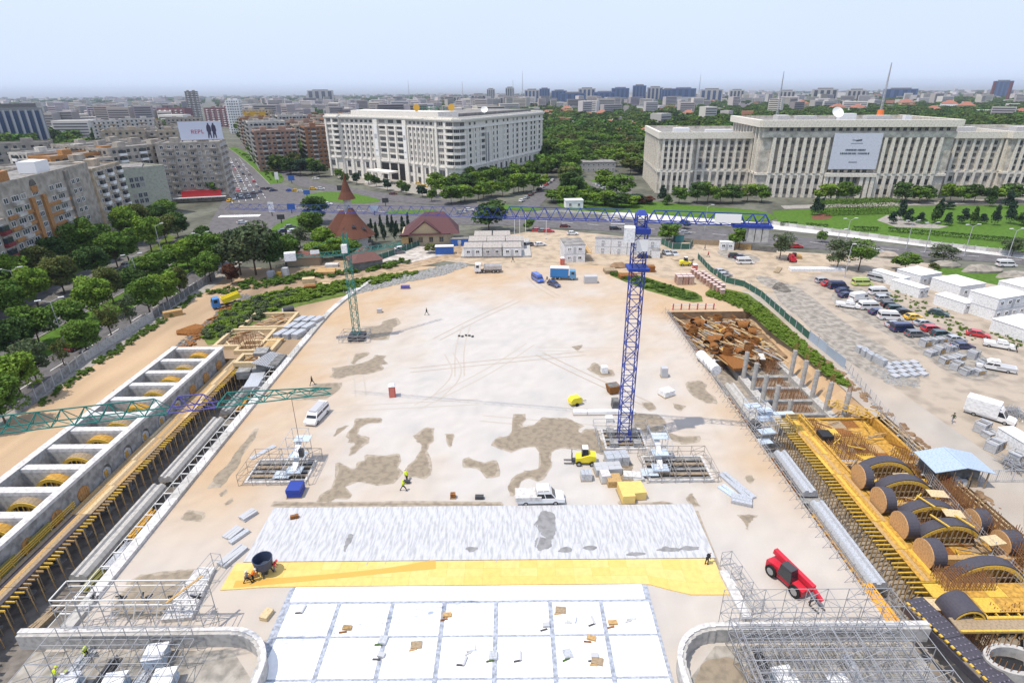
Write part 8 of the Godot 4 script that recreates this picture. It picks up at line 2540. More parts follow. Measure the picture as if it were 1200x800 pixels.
func stacks() -> void:
	var brick := [mat("brick_pink", Color(0.42,0.25,0.195), 0.9, texs["grain"],1.0), mat("brick_pale", Color(0.47,0.33,0.265), 0.9, texs["grain"],1.0)]
	var wrap := mat("wrap_pink", Color(0.60,0.46,0.43), 0.5)
	# brick pallets: a loose double row and a block of six
	var n := 0
	for k in 10:
		for r in 2:
			if r == 1 and k in [0,8,9]: continue
			var p := v2(g(53.18,-163.62)).lerp(v2(g(55.44,-145.04)), k / 9.0) + W(1.9 * r, 0.2 * r)
			var t := stack("brick_pallet", "wrapped pallet of pink bricks, %s in the %s row along the mesh fence" % [nth(k), ["left", "right"][r]], "brick pallet", v3(p), rr(-0.08,0.08), Vector3i(2,3,2), V(0.58,0.52,0.58), brick[k % 2])
			part(t, "wrapping", box_mesh(1.22,0.05,1.22), wrap, T(0,1.71,0))
	for k in 6:
		var p := v2(g(46.82,-154.83)) + W((k % 3) * 1.6, (k / 3) * -2.0)
		var t := stack("brick_pallet", "wrapped pallet of pink bricks in the separate block, %s row, %s" % [["front", "back"][k / 3], nth(k % 3)], "brick pallet", v3(p), rr(-0.05,0.05), Vector3i(2,4,2), V(0.7,0.55,0.7), brick[(k + 1) % 2])
		part(t, "wrapping", box_mesh(1.44,0.05,1.44), wrap, T(0,2.36,0))
	# timber and formwork stacks near the far edge
	var tim := [["brown plank stack left of the blue mast above the weeds", g(29.45,-166.95), 0.1, Vector3i(4,3,1), V(0.9,0.35,3.5), "old_plank"],["brown boarded stack behind the blue mast", g(40.26,-167.51), 0.0, Vector3i(5,3,1), V(1.0,0.6,2.2), "rust"],["reddish timber stack right of the blue mast", g(33.56,-161.67), 0.1, Vector3i(3,2,1), V(1.6,0.5,3.0), "rust"],["yellow plank stack behind the green crane", g(-55.81,-169.54), 0.1, Vector3i(2,3,1), V(2.6,0.35,2.2), "plank"],["long orange timber stack left of the green mast", g(-55.55,-166.88), 0.05, Vector3i(1,4,2), V(6.0,0.3,1.0), "plank"],["pale plank stack nearer the green crane", g(-58.01,-159.41), 0.2, Vector3i(1,4,2), V(3.4,0.35,1.1), "pale_plank"],["loose pale boards on the overgrown bank", g(-51.65,-156.85), -0.3, Vector3i(1,2,3), V(5.0,0.15,0.7), "pale_plank"],["rusty panels stack on the overgrown bank", g(-55.54,-153.13), 0.3, Vector3i(2,4,1), V(1.6,0.3,1.8), "rust"],["grey material stack by the shed", g(-70.77,-164.75), 0.0, Vector3i(2,4,2), V(0.9,0.5,0.9), "grey_metal"],["yellow and grey stack by the shed", g(-68.23,-164.67), 0.0, Vector3i(1,3,2), V(1.4,0.6,0.9), "yellow_ply"],["tall grey stack next to the green counterweight", g(-66.76,-165.48), 0.0, Vector3i(2,5,1), V(0.9,0.55,1.4), "grey_metal"],["white sheet stack near the shed", g(-56.09,-176.05), 0.1, Vector3i(1,3,1), V(4.0,0.3,2.2), "pale_concrete"],["yellow formwork panels by the concrete fence", g(-82.95,-133.28), 0.65, Vector3i(1,4,2), V(4.2,0.35,0.8), "plank"],["white bags in a long row in the yard by the road", g(91,-166.86), -0.05, Vector3i(12,1,2), V(1.3,0.9,1.2), "white_metal"],["grey beams lying by the white bags", g(79.7,-167.2), -0.6, Vector3i(3,1,1), V(0.5,0.4,6.0), "old_plank"],["brown beams lying beside the loose tree", g(91.7,-181.26), -0.2, Vector3i(4,2,1), V(0.6,0.5,3.4), "plank"]]
	for q in tim: stack("material_stack", q[0], "stack", q[1], q[2], q[3], q[4], mats[q[5]], false)
	# goods standing on the site floor
	var g := [["three grey wrapped blocks right of the blue mast", g(27.41,-90.93), 0.5, Vector3i(2,1,2), V(1.1,1.0,0.9), "white_metal"],["grey block with a small frame near the far wet tongue", g(28.75,-98.29), 0.0, Vector3i(1,2,1), V(1.2,0.9,1.2), "grey_metal"],["white cube on the far floor beside the blue mast", g(17.67,-99.96), 0.1, Vector3i(1,1,1), V(1.2,1.3,1.2), "white_metal"],["long white wrapped insulation packs behind the blue crane", g(15.38,-84.6), 0.0, Vector3i(9,1,1), V(1.15,0.6,0.9), "white_paint"],["white pack on the crane's guard rail corner", g(15.85,-82.13), 0.0, Vector3i(1,2,1), V(1.2,0.5,1.0), "white_paint"],["silver bales stacked below the blue crane", g(15.02,-70.51), 0.1, Vector3i(3,2,2), V(1.1,0.75,1.0), "galvanised"],["grey bales left of the orange pallet", g(13.46,-68.47), 0.1, Vector3i(4,1,2), V(0.95,1.0,0.95), "grey_metal"],["orange brown pallet load between grey bales", g(13.89,-65.92), 0.0, Vector3i(1,2,1), V(1.9,0.5,2.0), "plank"],["white pallet load left of the orange one", g(12.8,-66.51), 0.1, Vector3i(1,2,1), V(1.3,0.6,1.5), "pale_concrete"],["pale pallet load behind the yellow boxes", g(16.59,-67.03), -0.1, Vector3i(2,1,1), V(1.2,0.6,1.4), "pale_concrete"],["dark wire coils by the yellow boxes", g(17.42,-66.44), 0.2, Vector3i(2,1,1), V(0.8,0.5,1.0), "grey_metal"],["left one of two yellow tool boxes above the slab", g(15,-62.96), 0.1, Vector3i(1,1,1), V(1.7,1.2,3.2), "yellow_board"],["right one of two yellow tool boxes above the slab", g(16.59,-63.47), 0.1, Vector3i(1,1,1), V(1.9,1.1,2.6), "yellow_board"],["silver bin left of the grey bales", g(10.23,-66.93), 0.0, Vector3i(3,1,1), V(0.5,1.1,1.3), "galvanised"],["pair of upright steel channels on the right sand", g(30.55,-64.93), 0.35, Vector3i(2,1,1), V(0.75,0.35,6.0), "galvanised"],["short steel channels crossing the pair", g(29.01,-63.85), 0.5, Vector3i(2,1,1), V(0.6,0.25,2.6), "landing"],["stubby bundle of steel channels on the right sand", g(30.07,-61.7), 1.2, Vector3i(3,2,1), V(0.6,0.3,2.6), "galvanised"],["blue tool trolley left above the slab", g(-29.52,-64.28), 0.05, Vector3i(1,2,1), V(1.9,0.6,2.2), "crane_blue"],["red brick heap on the rough slab", g(-27.99,-59.13), 0.3, Vector3i(2,2,1), V(0.5,0.3,0.5), "rust"],["farther grey channel bundle left of the slab", g(-34.11,-59.7), -0.55, Vector3i(3,2,1), V(0.4,0.25,2.0), "grey_metal"],["grey channel bundle left of the slab", g(-34.72,-56.57), -0.45, Vector3i(3,1,1), V(0.45,0.3,2.2), "grey_metal"],["pale single channel left of the slab", g(-33.55,-55.81), -0.5, Vector3i(1,1,1), V(0.7,0.4,2.6), "galvanised"],["dark heap of steel strips at the yellow strip's left end", g(-32.96,-52.55), -0.45, Vector3i(4,2,1), V(0.35,0.22,3.4), "grey_metal"],["cream and black battery box by the left ring wall", g(-25.73,-44.16), -0.25, Vector3i(1,2,1), V(0.9,0.25,1.3), "pale_plank"],["tall grey crate of mixed parts behind the blue mast", g(17.62,-86.85), 0.0, Vector3i(1,3,2), V(1.2,0.5,0.8), "dark_concrete"],["silver sheet leaning beside the left stair tower", g(-37.89,-74.14), -0.55, Vector3i(1,1,1), V(0.9,0.15,4.2), "galvanised"],["grey bin at the far edge of the floor beside the blue truck", g(22.34,-157.1), 0.0, Vector3i(1,1,1), V(3.6,1.9,2.0), "grey_metal"],["dark blue sheet bundle on the far floor right of the green crane", g(-29.36,-153.15), 0.0, Vector3i(2,1,1), V(1.2,0.8,1.0), "crane_violet"],["small pump by the wet patch in mid floor", g(-14.77,-66.32), 0.0, Vector3i(1,1,1), V(0.9,0.5,0.5), "dark_metal"],["orange crate by the slab's far edge", g(-8.07,-63.09), 0.0, Vector3i(1,1,1), V(0.7,0.6,0.6), "rust"],["dark tool box by the slab's far edge", g(-4.52,-62.87), 0.0, Vector3i(2,1,1), V(0.6,0.5,0.6), "dark_metal"],["small grey motor on the floor left of mid", g(-32.58,-134.41), 0.0, Vector3i(1,1,1), V(1.2,0.9,0.8), "grey_metal"]]
	for q in g: stack("floor_load", q[0], "load", q[1], q[2], q[3], q[4], mats[q[5]], q[4].y > 0.6)
	# loose row of small dark tools far out on the floor
	for k in 5: solid("floor_tool", "dark little tool lying far out on the floor, %s from the left" % nth(k), "tool", box_mesh(0.5,0.3,0.35), mats.dark_metal, g(-10.22,-118.74) + V(k * 0.75 - 1.5,0,[0,0.3,-0.3,-0.1,0.4][k]), k)
	# bundles under the scaffolds
	for k in 6:
		var q: Array = [[-40.5,-36.0],[-36.3,-36.0],[-32.0,-36.4],[-34.2,-39.0],[24.4,-36.0],[29.0,-35.2]][k]
		var t := stack("scaffold_crate", "pale blue grey crate among the %s scaffold tubes, %s from the left" % ["left" if k < 4 else "right", nth([0,1,3,2,0,1][k])], "crate", V(q[0],0.02, q[1]), 0.15, Vector3i(2,2,2), V(0.9,0.6,0.9), mats.landing)
		part(t, "cover", box_mesh(1.9,0.06,1.9), mats.white_metal, T(0,1.36,0))
	for k in 5: plank_heap("board_pile", "%s among the scaffold tubes, %s" % [["grey board pile", "dark pipe pile"][k % 2],["beside the left channel", "near the left pit's edge", "in the left pit's middle", "at the right scaffold's left side", "in the right scaffold's middle"][k]], V([-41.5,-38.4,-34.6,23.4,31.6][k],0.02,[-38.6,-37.4,-36.6,-37.8,-37.2][k]), 10, V(0.22,0.12,3.6), mats[["galvanised", "dark_metal"][k % 2]],0.9,0.15)
	# tools and blocks on the white panels
	var bits := [g(-22.15,-44.88), g(-16.96,-42.51), g(-13.02,-40.98), g(-12.86,-39.37), g(-9.65,-40.47), g(-4.34,-40.04), g(-4.74,-38.66), g(-6.98,-43.97), g(-2.07,-39.18), g(3.21,-42.61), g(4.84,-44.49), g(5.88,-43.3), g(8.06,-43.18), g(10.02,-42.85), g(5.08,-39.29), g(7.68,-39.08), g(7.85,-38.54), g(11.89,-43.56), g(0.56,-39.15), g(7.61,-41.07)]
	var kinds := ["folded steel angle", "white block with a bracket", "small timber pallet", "grey tool case", "green machine part", "stack of clips"]
	for k in bits.size():
		var at: Vector3 = bits[k]
		var t := thing("panel_tool", "%s lying on the white panels, %s from the left" % [kinds[(k * 5) % 6], nth([0,1,3,2,4,7,6,5,8,10,11,13,14,17,12,15,16,18,9,19][k])], "tool", at + V(0,0.11,0), rr(-0.3,0.3))
		part(t, "block", box_mesh([0.2,0.9,1.1,0.7,0.8,0.9][(k * 5) % 6],[0.2,0.35,0.14,0.25,0.3,0.2][(k * 5) % 6],[1.0,0.8,0.8,0.5,0.9,0.5][(k * 5) % 6]), mats[["grey_metal", "white_metal", "old_plank", "grey_metal", "galvanised", "plank"][(k * 5) % 6]])
		part(t, "bracket", box_mesh(0.75,0.1,0.16), mats[["dark_metal", "grey_metal", "plank", "dark_metal", "leaf_dark", "rust"][(k * 5) % 6]], T(-0.3,0.0,0.5,0.2))
	# toilet, skip, generator, concrete bucket
	var red := mat("toilet_red", Color(0.46,0.10,0.075), 0.6)
	for q in [[g(-21.46,-91.49), "lone red portable toilet with pale roof on the site floor"],[g(15.92,-175.7), "red portable toilet beside the two storey cabin"],[g(54.69,-167.07), "red portable toilet standing above the brick pallets"]]:
		var t := thing("portable_toilet", q[1], "toilet", q[0],0.2)
		part(t, "wall", box_mesh(1.15,2.1,1.15), red)
		part(t, "door", box_mesh(0.8,1.85,0.05), mat("toilet_door", Color(0.52,0.15,0.11), 0.6), T(0,0.1,0.59))
		var b := MB.new(); b.frustum(V(0,2.1,0), W(1.25,1.25), W(0.9,0.9), 0.3)
		part(t, "roof", b.mesh(), mats.white_metal)
	var bk := thing("concrete_bucket", "big open dark blue concrete bucket on the yellow strip", "bucket", g(-28.17,-50) + V(0,0.1,0), 0.2)
	var b := MB.new()
	b.lathe([W(0.35,0.5), W(0.95,1.0), W(1.1,2.2), W(1.0,2.2), W(0.8,1.0), W(0.02,0.9)],20)
	part(bk, "barrel", b.mesh(), mat("bucket_blue", Color(0.03,0.045,0.085), 0.5))
	b = MB.new()
	for i in 4: b.bar(V(cos(i * 1.57) * 0.9,0, sin(i * 1.57) * 0.9), V(cos(i * 1.57) * 0.6,0.8, sin(i * 1.57) * 0.6), 0.12)
	b.bx(-0.3,0,-0.3,0.3,0.5,0.3)
	part(bk, "leg_frame", b.mesh(), mats.dark_metal)
	part(bk, "spout", box_mesh(1.4,0.1,0.4), mats.rust, T(-1.4,0.35,0.5,0.3))
	var sk := thing("skip", "small brown open skip left of the blue mast", "skip", g(18.02,-92.05), 0.3)
	b = MB.new(); b.frustum(V(0,0.1,0), W(1.6,1.4), W(2.2,1.9), 1.5)
	part(sk, "body", b.mesh(), mats.rust)
	part(sk, "load", box_mesh(1.9,0.05,1.6), mats.dark_concrete, T(0,1.6,0))
	var gen := thing("generator", "bright yellow towed generator on the site floor", "generator", g(10.84,-87.85), 0.4)
	b = MB.new(); b.prism(P([-1.1,0.5,-1.1,1.2,-0.7,1.6,0.7,1.6,1.1,1.2,1.1,0.5]), at_z(-0.65), 1.3)
	part(gen, "cover", b.mesh(), mat("machine_yellow", Color(0.72,0.60,0.03), 0.5))
	b = MB.new(); b.bar(V(1.0,0.5,0), V(2.2,0.35,0), 0.1)
	part(gen, "tow_bar", b.mesh(), mats.dark_metal)
	for s in [-0.7,0.7]:
		b = MB.new(); b.tube(V(0,0.32, s - 0.1), V(0,0.32, s + 0.1), 0.32,0.32,12)
		part(gen, "wheel", b.mesh(), mats.tyre)
	# galvanised grating stacks and scaffold stillages on the car park
	for k in 8: stack("grating_stack", "upright galvanised grating bundle on the worn car park strip, %s from the far end" % nth(k), "bundle", v3(v2(g(71.37,-108.33)).lerp(v2(g(72.52,-102.25)), k / 7.0) + W(rr(-0.4,0.4), 0)), rr(-0.3,0.3), Vector3i(3,1,1), V(0.35,1.4,1.4), mats.galvanised, false)
	for k in 16: stack("grating_stack", "flat galvanised grating stack at the strip's near end, %s row, %s" % [nth(k / 4), nth(k % 4)], "bundle", v3(v2(g(73.51,-102.23)) + W((k % 4) * 1.9 - 0.5 * (k / 4) , (k / 4) * 1.7 - 0.9 * (k % 4) * 0.3)), 0.4, Vector3i(2,2,1), V(0.75,0.25,1.3), mats["galvanised" if k % 3 else "grey_metal"], false)
	var cg := [g(86.94,-111.47), g(89.96,-112.75), g(92.36,-113.62), g(84.9,-106.79), g(87.17,-107.58), g(90.28,-108.78), g(85.52,-103.16), g(87.39,-103.9), g(89.28,-104.66), g(92.55,-105.4), g(85.65,-100.47), g(86.03,-98.26), g(88.26,-98.22), g(91.4,-101.11), g(74.11,-76.6), g(74.07,-78.32), g(73.87,-74.24), g(75.51,-74.68), g(73.03,-70.28), g(71.86,-73.13)]
	for k in cg.size(): cage("grey stillage of scaffold parts, %s" % (("%s in the cluster behind the white flatbed" % nth(k)) if k < 14 else ("%s in the cluster below the white box van" % nth(k - 14))), cg[k], rr(0.2,0.5), V(2.0, rr(0.9,1.7), 1.5), k % 2 == 0)
	for k in 2:
		var m := MB.new()
		for i in 60: m.bar(V(rr(-2,2), rr(0,1.2), rr(-2.2,2.2)), V(rr(-2,2), rr(0,1.2), rr(-2.2,2.2)), 0.07)
		var t := thing("tube_heap", "tangled heap of grey scaffold tubes %s" % ["right of the white box van", "by the far right gate"][k], "heap", [g(83.12,-82.89), g(71.48,-68.64)][k])
		stuff(part(t, "tube", m.mesh(), mats.scaffold_steel))
	# spoil and rubble
	var stone := MB.new()
	stone.ico(Vector3.ZERO, V(0.5,0.35,0.5), 0.25, rng)
	scatter("rubble", "grey broken stone along the curved far edge of the floor", P([-46.8,-152.1,-39,-159.7,-28.2,-169.6,-16.1,-179.7,-13.1,-175.7,-20.1,-165.8,-31.3,-157.8,-43.3,-147.7]), 1500, stone.mesh(), mats.grey_concrete, 0.3,1.1,21, "rubble", 0.8)
	scatter("rubble", "dark rubble and scrap beside the left gallery's outer wall", P([-73,-150,-69.6,-150,-69.6,-30,-72,-30]), 420, stone.mesh(), mats.dark_concrete, 0.3,1.5,22, "rubble", 0.7)
	scatter("rubble", "brown clods along the cut edge of the right bank", P([61,-133,63,-133,63,-60,61.6,-60]), 260, stone.mesh(), mats.earth, 0.3,1.3,23, "rubble", 0.7)
	scatter("rubble", "loose stones round the grating stacks", P([70.2,-102.3,72.5,-97.8,75,-94.3,73.2,-92.7,68.8,-94.4]), 160, stone.mesh(), mats.grey_concrete, 0.2,0.7,24, "rubble", 0.7)
	for k in 7:
		var m := MB.new()
		m.ico(Vector3.ZERO, V([3,4,3.5,5,6,6,4][k],[1.2,1.4,1.6,1.8,2.0,1.8,1.5][k],2.5), 0.14, rng)
		solid("gravel_heap", "%s gravel heap %s" % [["brown", "sandy", "pale", "grey", "grey", "grey", "reddish"][k],["left of the blue mast by the timber", "behind the brick pallets", "by the road at the car park entrance", "behind the white cabins, leftmost", "behind the white cabins, middle", "behind the white cabins, rightmost", "beside the blue tipper truck"][k]], "heap", m.mesh(), mats[["earth", "yard_sand", "lot_gravel", "worn_grey", "worn_grey", "worn_grey", "rust"][k]],[g(33.08,-173.25), g(54.77,-180.41), g(121.38,-182.36), g(132.2,-170.14), g(138.37,-164.52), g(143.53,-158.42), g(-72.81,-122.65)][k])
	scatter("scrap", "rusty scrap and boards strewn beside the dirt road", P([-73,-140,-69.2,-140,-69.2,-110,-71,-108]), 150, box_mesh(1.6,0.2,0.3), mats.rust, 0.5,1.6,25, "scrap", 1.0)

func lamps_and_signs() -> void:
	var lampm := func(t: Node3D, h: float, arms: int, reach: float) -> void:
		var m := MB.new()
		m.tube(Vector3.ZERO, V(0, h, 0), 0.13,0.08,8)
		part(t, "pole", m.mesh(), mats.grey_metal)
		for i in arms:
			var s := 1.0 if i == 0 else -1.0
			m = MB.new()
			m.tube(V(0, h, 0), V(s * reach, h + 0.7,0), 0.06,0.05,6)
			var arm := part(t, "arm", m.mesh(), mats.grey_metal)
			part(arm, "lamp_head", box_mesh(1.1,0.16,0.4), mats.white_metal, T(s * (reach + 0.4), h + 0.66,0))
	var spots := [[g(-124.06,-139.16), 10.0,2],[g(-98.13,-116.86), 9.5,2],[g(-102.81,-153.68), 9.5,2],[g(-95.64,-177.29), 10,2],[g(-117.03,-190.31), 10,1],[g(104.6,-182.92), 8,1],[g(132.7,-190.74), 9,2],[g(136.7,-187.23), 9,2],[g(145.58,-181.55), 9.5,2],[g(154.28,-175.18), 9.5,2],[g(74.54,-221.52), 9,1],[g(114.25,-194.87), 9,2]]
	for k in spots.size():
		var t := thing("street_lamp", "tall grey street lamp with %s, %s" % ["two arms" if spots[k][2] == 2 else "one arm", ("%s along the tree lined avenue" % nth(k)) if k < 5 else ("%s along the promenade road" % nth(k - 5))], "street lamp", spots[k][0],0.6 if k < 5 else 0.1)
		lampm.call(t, spots[k][1], spots[k][2],1.6)
	for k in 4:
		var t := thing("flagpole", "thin white pole in the yard beside the site offices, %s from the left" % nth(k), "pole", [g(1.24,-206.34), g(3.1,-207.57), g(5.17,-203.65), g(12.82,-209.84)][k])
		var m := MB.new(); m.tube(Vector3.ZERO, V(0,[9,9,11,7][k],0), 0.09,0.06,8)
		part(t, "pole", m.mesh(), mats.white_paint)
		part(t, "base", box_mesh(0.6,0.3,0.6), mats.concrete)
	var fl := thing("flood_light", "tall pole with white floodlights beside the loose trees", "flood light", g(95.68,-159.83))
	lampm.call(fl, 9.0,1,0.3)
	var sg := [[g(-105.4,-257.56), 2.4,4.2, "white_paint", "white advertising column at the road island"],[g(-98.64,-263.07), 3.4,2.6, "container_blue", "blue advertising panel on a post at the road island"],[g(-104.86,-304.06), 3.2,2.2, "container_blue", "dark blue advertising panel beyond the road island"],[g(-141,-360.51), 2.2,4.4, "white_paint", "white advertising column on the boulevard median"],[g(-130.82,-356.4), 3.6,3.0, "container_blue", "framed blue panel at the end of the boulevard"],[g(-90.66,-316.76), 4.0,2.6, "dark_metal", "dark advertising panel before the hotel"],[g(-59.29,-277.95), 3.0,2.2, "dark_metal", "small dark panel on the grass island"],[g(-95.29,-241.03), 3.0,2.0, "dark_metal", "dark panel on a post by the bright lawn"],[g(-60.16,-257.47), 3.6,2.4, "landing", "pale blue bus shelter behind the chapel"]]
	for q in sg:
		var t := thing("advertising_panel", q[4], "sign", q[0],0.1)
		part(t, "panel", box_mesh(q[1], q[2],0.25), mats[q[3]], T(0,1.8,0))
		part(t, "post", box_mesh(0.35,1.8,0.25), mats.dark_metal)
	var mo := thing("monument", "small white stone monument on the hotel forecourt", "monument", g(-85.06,-357.16))
	var m := MB.new(); m.lathe([W(2.4,0), W(2.2,0.8), W(1.0,1.2), W(0.7,3.2), W(1.0,3.5), W(0.1,4.6)],12)
	part(mo, "plinth", m.mesh(), mats.pale_concrete)

# ------------------------------------------------------------------ vehicles
func wheels(t: Node3D, xs: Array, half: float, r: float) -> void:
	var key := "wheel%.2f" % r
	if not meshes.has(key):
		var b := MB.new(); b.tube(V(0,0,-0.11), V(0,0,0.11), r, r, 14)
		var h := MB.new(); h.tube(V(0,0,-0.125), V(0,0,0.125), r * 0.6, r * 0.6,10)
		var m := ArrayMesh.new()
		b.add_to(m); h.add_to(m)
		meshes[key] = m
	for x in xs:
		for s in [-1,1]: part(t, "wheel", meshes[key],[mats.tyre, mats.hub], T(x, r, s * half))

# L length, H height; kind: car, wagon, van (glazed), box (closed van), ute (double cab with load bed)
func car(label: String, kind: String, at: Vector3, turn: float, c: Color, cat := "car", L := 4.4, H := 1.45) -> Node3D:
	var t := thing("parked_van" if kind in ["van", "box"] else "pickup" if kind == "ute" else "parked_car", label, cat, at, turn)
	var paint := mat("paint%s" % c.to_html(), c, 0.35)
	paint.clearcoat_enabled = true
	paint.clearcoat_roughness = 0.15
	var W := 1.74 if H < 1.7 else 1.95
	var y := 0.92 if H < 1.7 else 1.08
	var x0 := -0.44 * L # cabin at the belt line: rear, front, then at the roof
	var x1 := 0.24 * L
	var r0 := -0.30 * L
	var r1 := 0.06 * L
	if kind == "wagon": x0 = -0.49 * L; r0 = -0.43 * L
	elif kind in ["van", "box"]: x0 = -0.495 * L; r0 = -0.475 * L; x1 = 0.36 * L; r1 = 0.22 * L
	elif kind == "ute": x0 = -0.10 * L; r0 = -0.07 * L; x1 = 0.32 * L; r1 = 0.18 * L
	var b := MB.new()
	b.prism(PackedVector2Array([W(-L / 2,0.3), W(-L / 2 - 0.04,0.55), W(-L / 2 + 0.05, y - 0.05), W(x0, y), W(x1, y), W(x1 + 0.05, y - 0.03), W(0.46 * L, y - 0.2), W(L / 2, y - 0.34), W(L / 2 + 0.03,0.45), W(L / 2 - 0.04,0.28)]) if kind != "ute" else PackedVector2Array([W(-L / 2,0.4), W(-L / 2,0.7), W(x0,0.72), W(x0 + 0.02, y), W(x1, y), W(0.46 * L, y - 0.12), W(L / 2, y - 0.3), W(L / 2,0.4)]), at_z(-W / 2), W)
	var roof := func(lo: float, m: MB) -> void: # roof skin with pillars
		var k := (lo - y) / (H - y)
		m.frustum(V((lerpf(x0, r0, k) + lerpf(x1, r1, k)) / 2, lo, 0), W(lerpf(x1, r1, k) - lerpf(x0, r0, k), W * (0.93 - 0.1 * k)), W(r1 - r0, W * 0.8), H - lo, W((r0 + r1) / 2 - (lerpf(x0, r0, k) + lerpf(x1, r1, k)) / 2,0))
	roof.call(H - 0.07 if H < 1.7 else H - 0.5, b)
	for s in [-1,1]:
		for q in [[x0 + 0.04, r0 + 0.04],[x1 - 0.04, r1 - 0.04],[(x0 + x1) / 2, (r0 + r1) / 2]]: b.bar(V(q[0], y, s * W * 0.465), V(q[1], H - 0.05, s * W * 0.41), 0.09)
	if kind == "box":
		b.bx(-0.49 * L, y - 0.02,-W * 0.47,0.10 * L, H + 0.02, W * 0.47)
	if kind == "ute":
		for s in [-1,1]: b.bx(-L / 2,0.7, s * W * 0.5 - 0.04, x0, y + 0.08, s * W * 0.5 + 0.04)
		b.bx(-L / 2,0.7,-W / 2,-L / 2 + 0.07, y + 0.08, W / 2)
	part(t, "body", b.mesh(), paint)
	b = MB.new()
	b.frustum(V((x0 + x1) / 2, y + 0.005,0), W(x1 - x0, W * 0.92), W(r1 - r0, W * 0.81), H - y - 0.04, W((r0 + r1) / 2 - (x0 + x1) / 2,0))
	part(t, "window", b.mesh(), mats.car_glass)
	wheels(t, [-0.31 * L, 0.31 * L], W / 2 - 0.1,0.32)
	for s in [-1,1]:
		part(t, "headlight", box_mesh(0.08,0.14,0.36), mats.headlight, T(L / 2 - 0.02, y - 0.42, s * (W / 2 - 0.3)))
		part(t, "tail_light", box_mesh(0.08,0.2,0.26), mats.signal_red, T(-L / 2 - 0.01, y - 0.32, s * (W / 2 - 0.22)))
	return t

func truck(called: String, label: String, at: Vector3, turn: float, L: float, cabc, axles: Array, cat := "truck") -> Node3D:
	var t := thing(called, label, cat, at, turn)
	var b := MB.new()
	b.bx(-L / 2,0.6,-0.5, L / 2 - 0.3,0.9,0.5)
	part(t, "chassis", b.mesh(), mats.dark_metal)
	b = MB.new()
	b.prism(PackedVector2Array([W(L / 2 - 1.9,0.6), W(L / 2 - 1.9,2.8), W(L / 2 - 0.4,2.8), W(L / 2 - 0.08,1.7), W(L / 2,0.6)]), at_z(-1.15), 2.3)
	part(t, "cab", b.mesh(), cabc)
	b = MB.new()
	b.box(V(L / 2 - 0.2,2.1,0), V(0.06,0.9,2.0), Basis(V(0,0,1), 0.29))
	b.bx(L / 2 - 1.4,1.75,-1.17, L / 2 - 0.55,2.5,1.17)
	part(t, "window", b.mesh(), mats.car_glass)
	wheels(t, axles, 0.95,0.5)
	return t

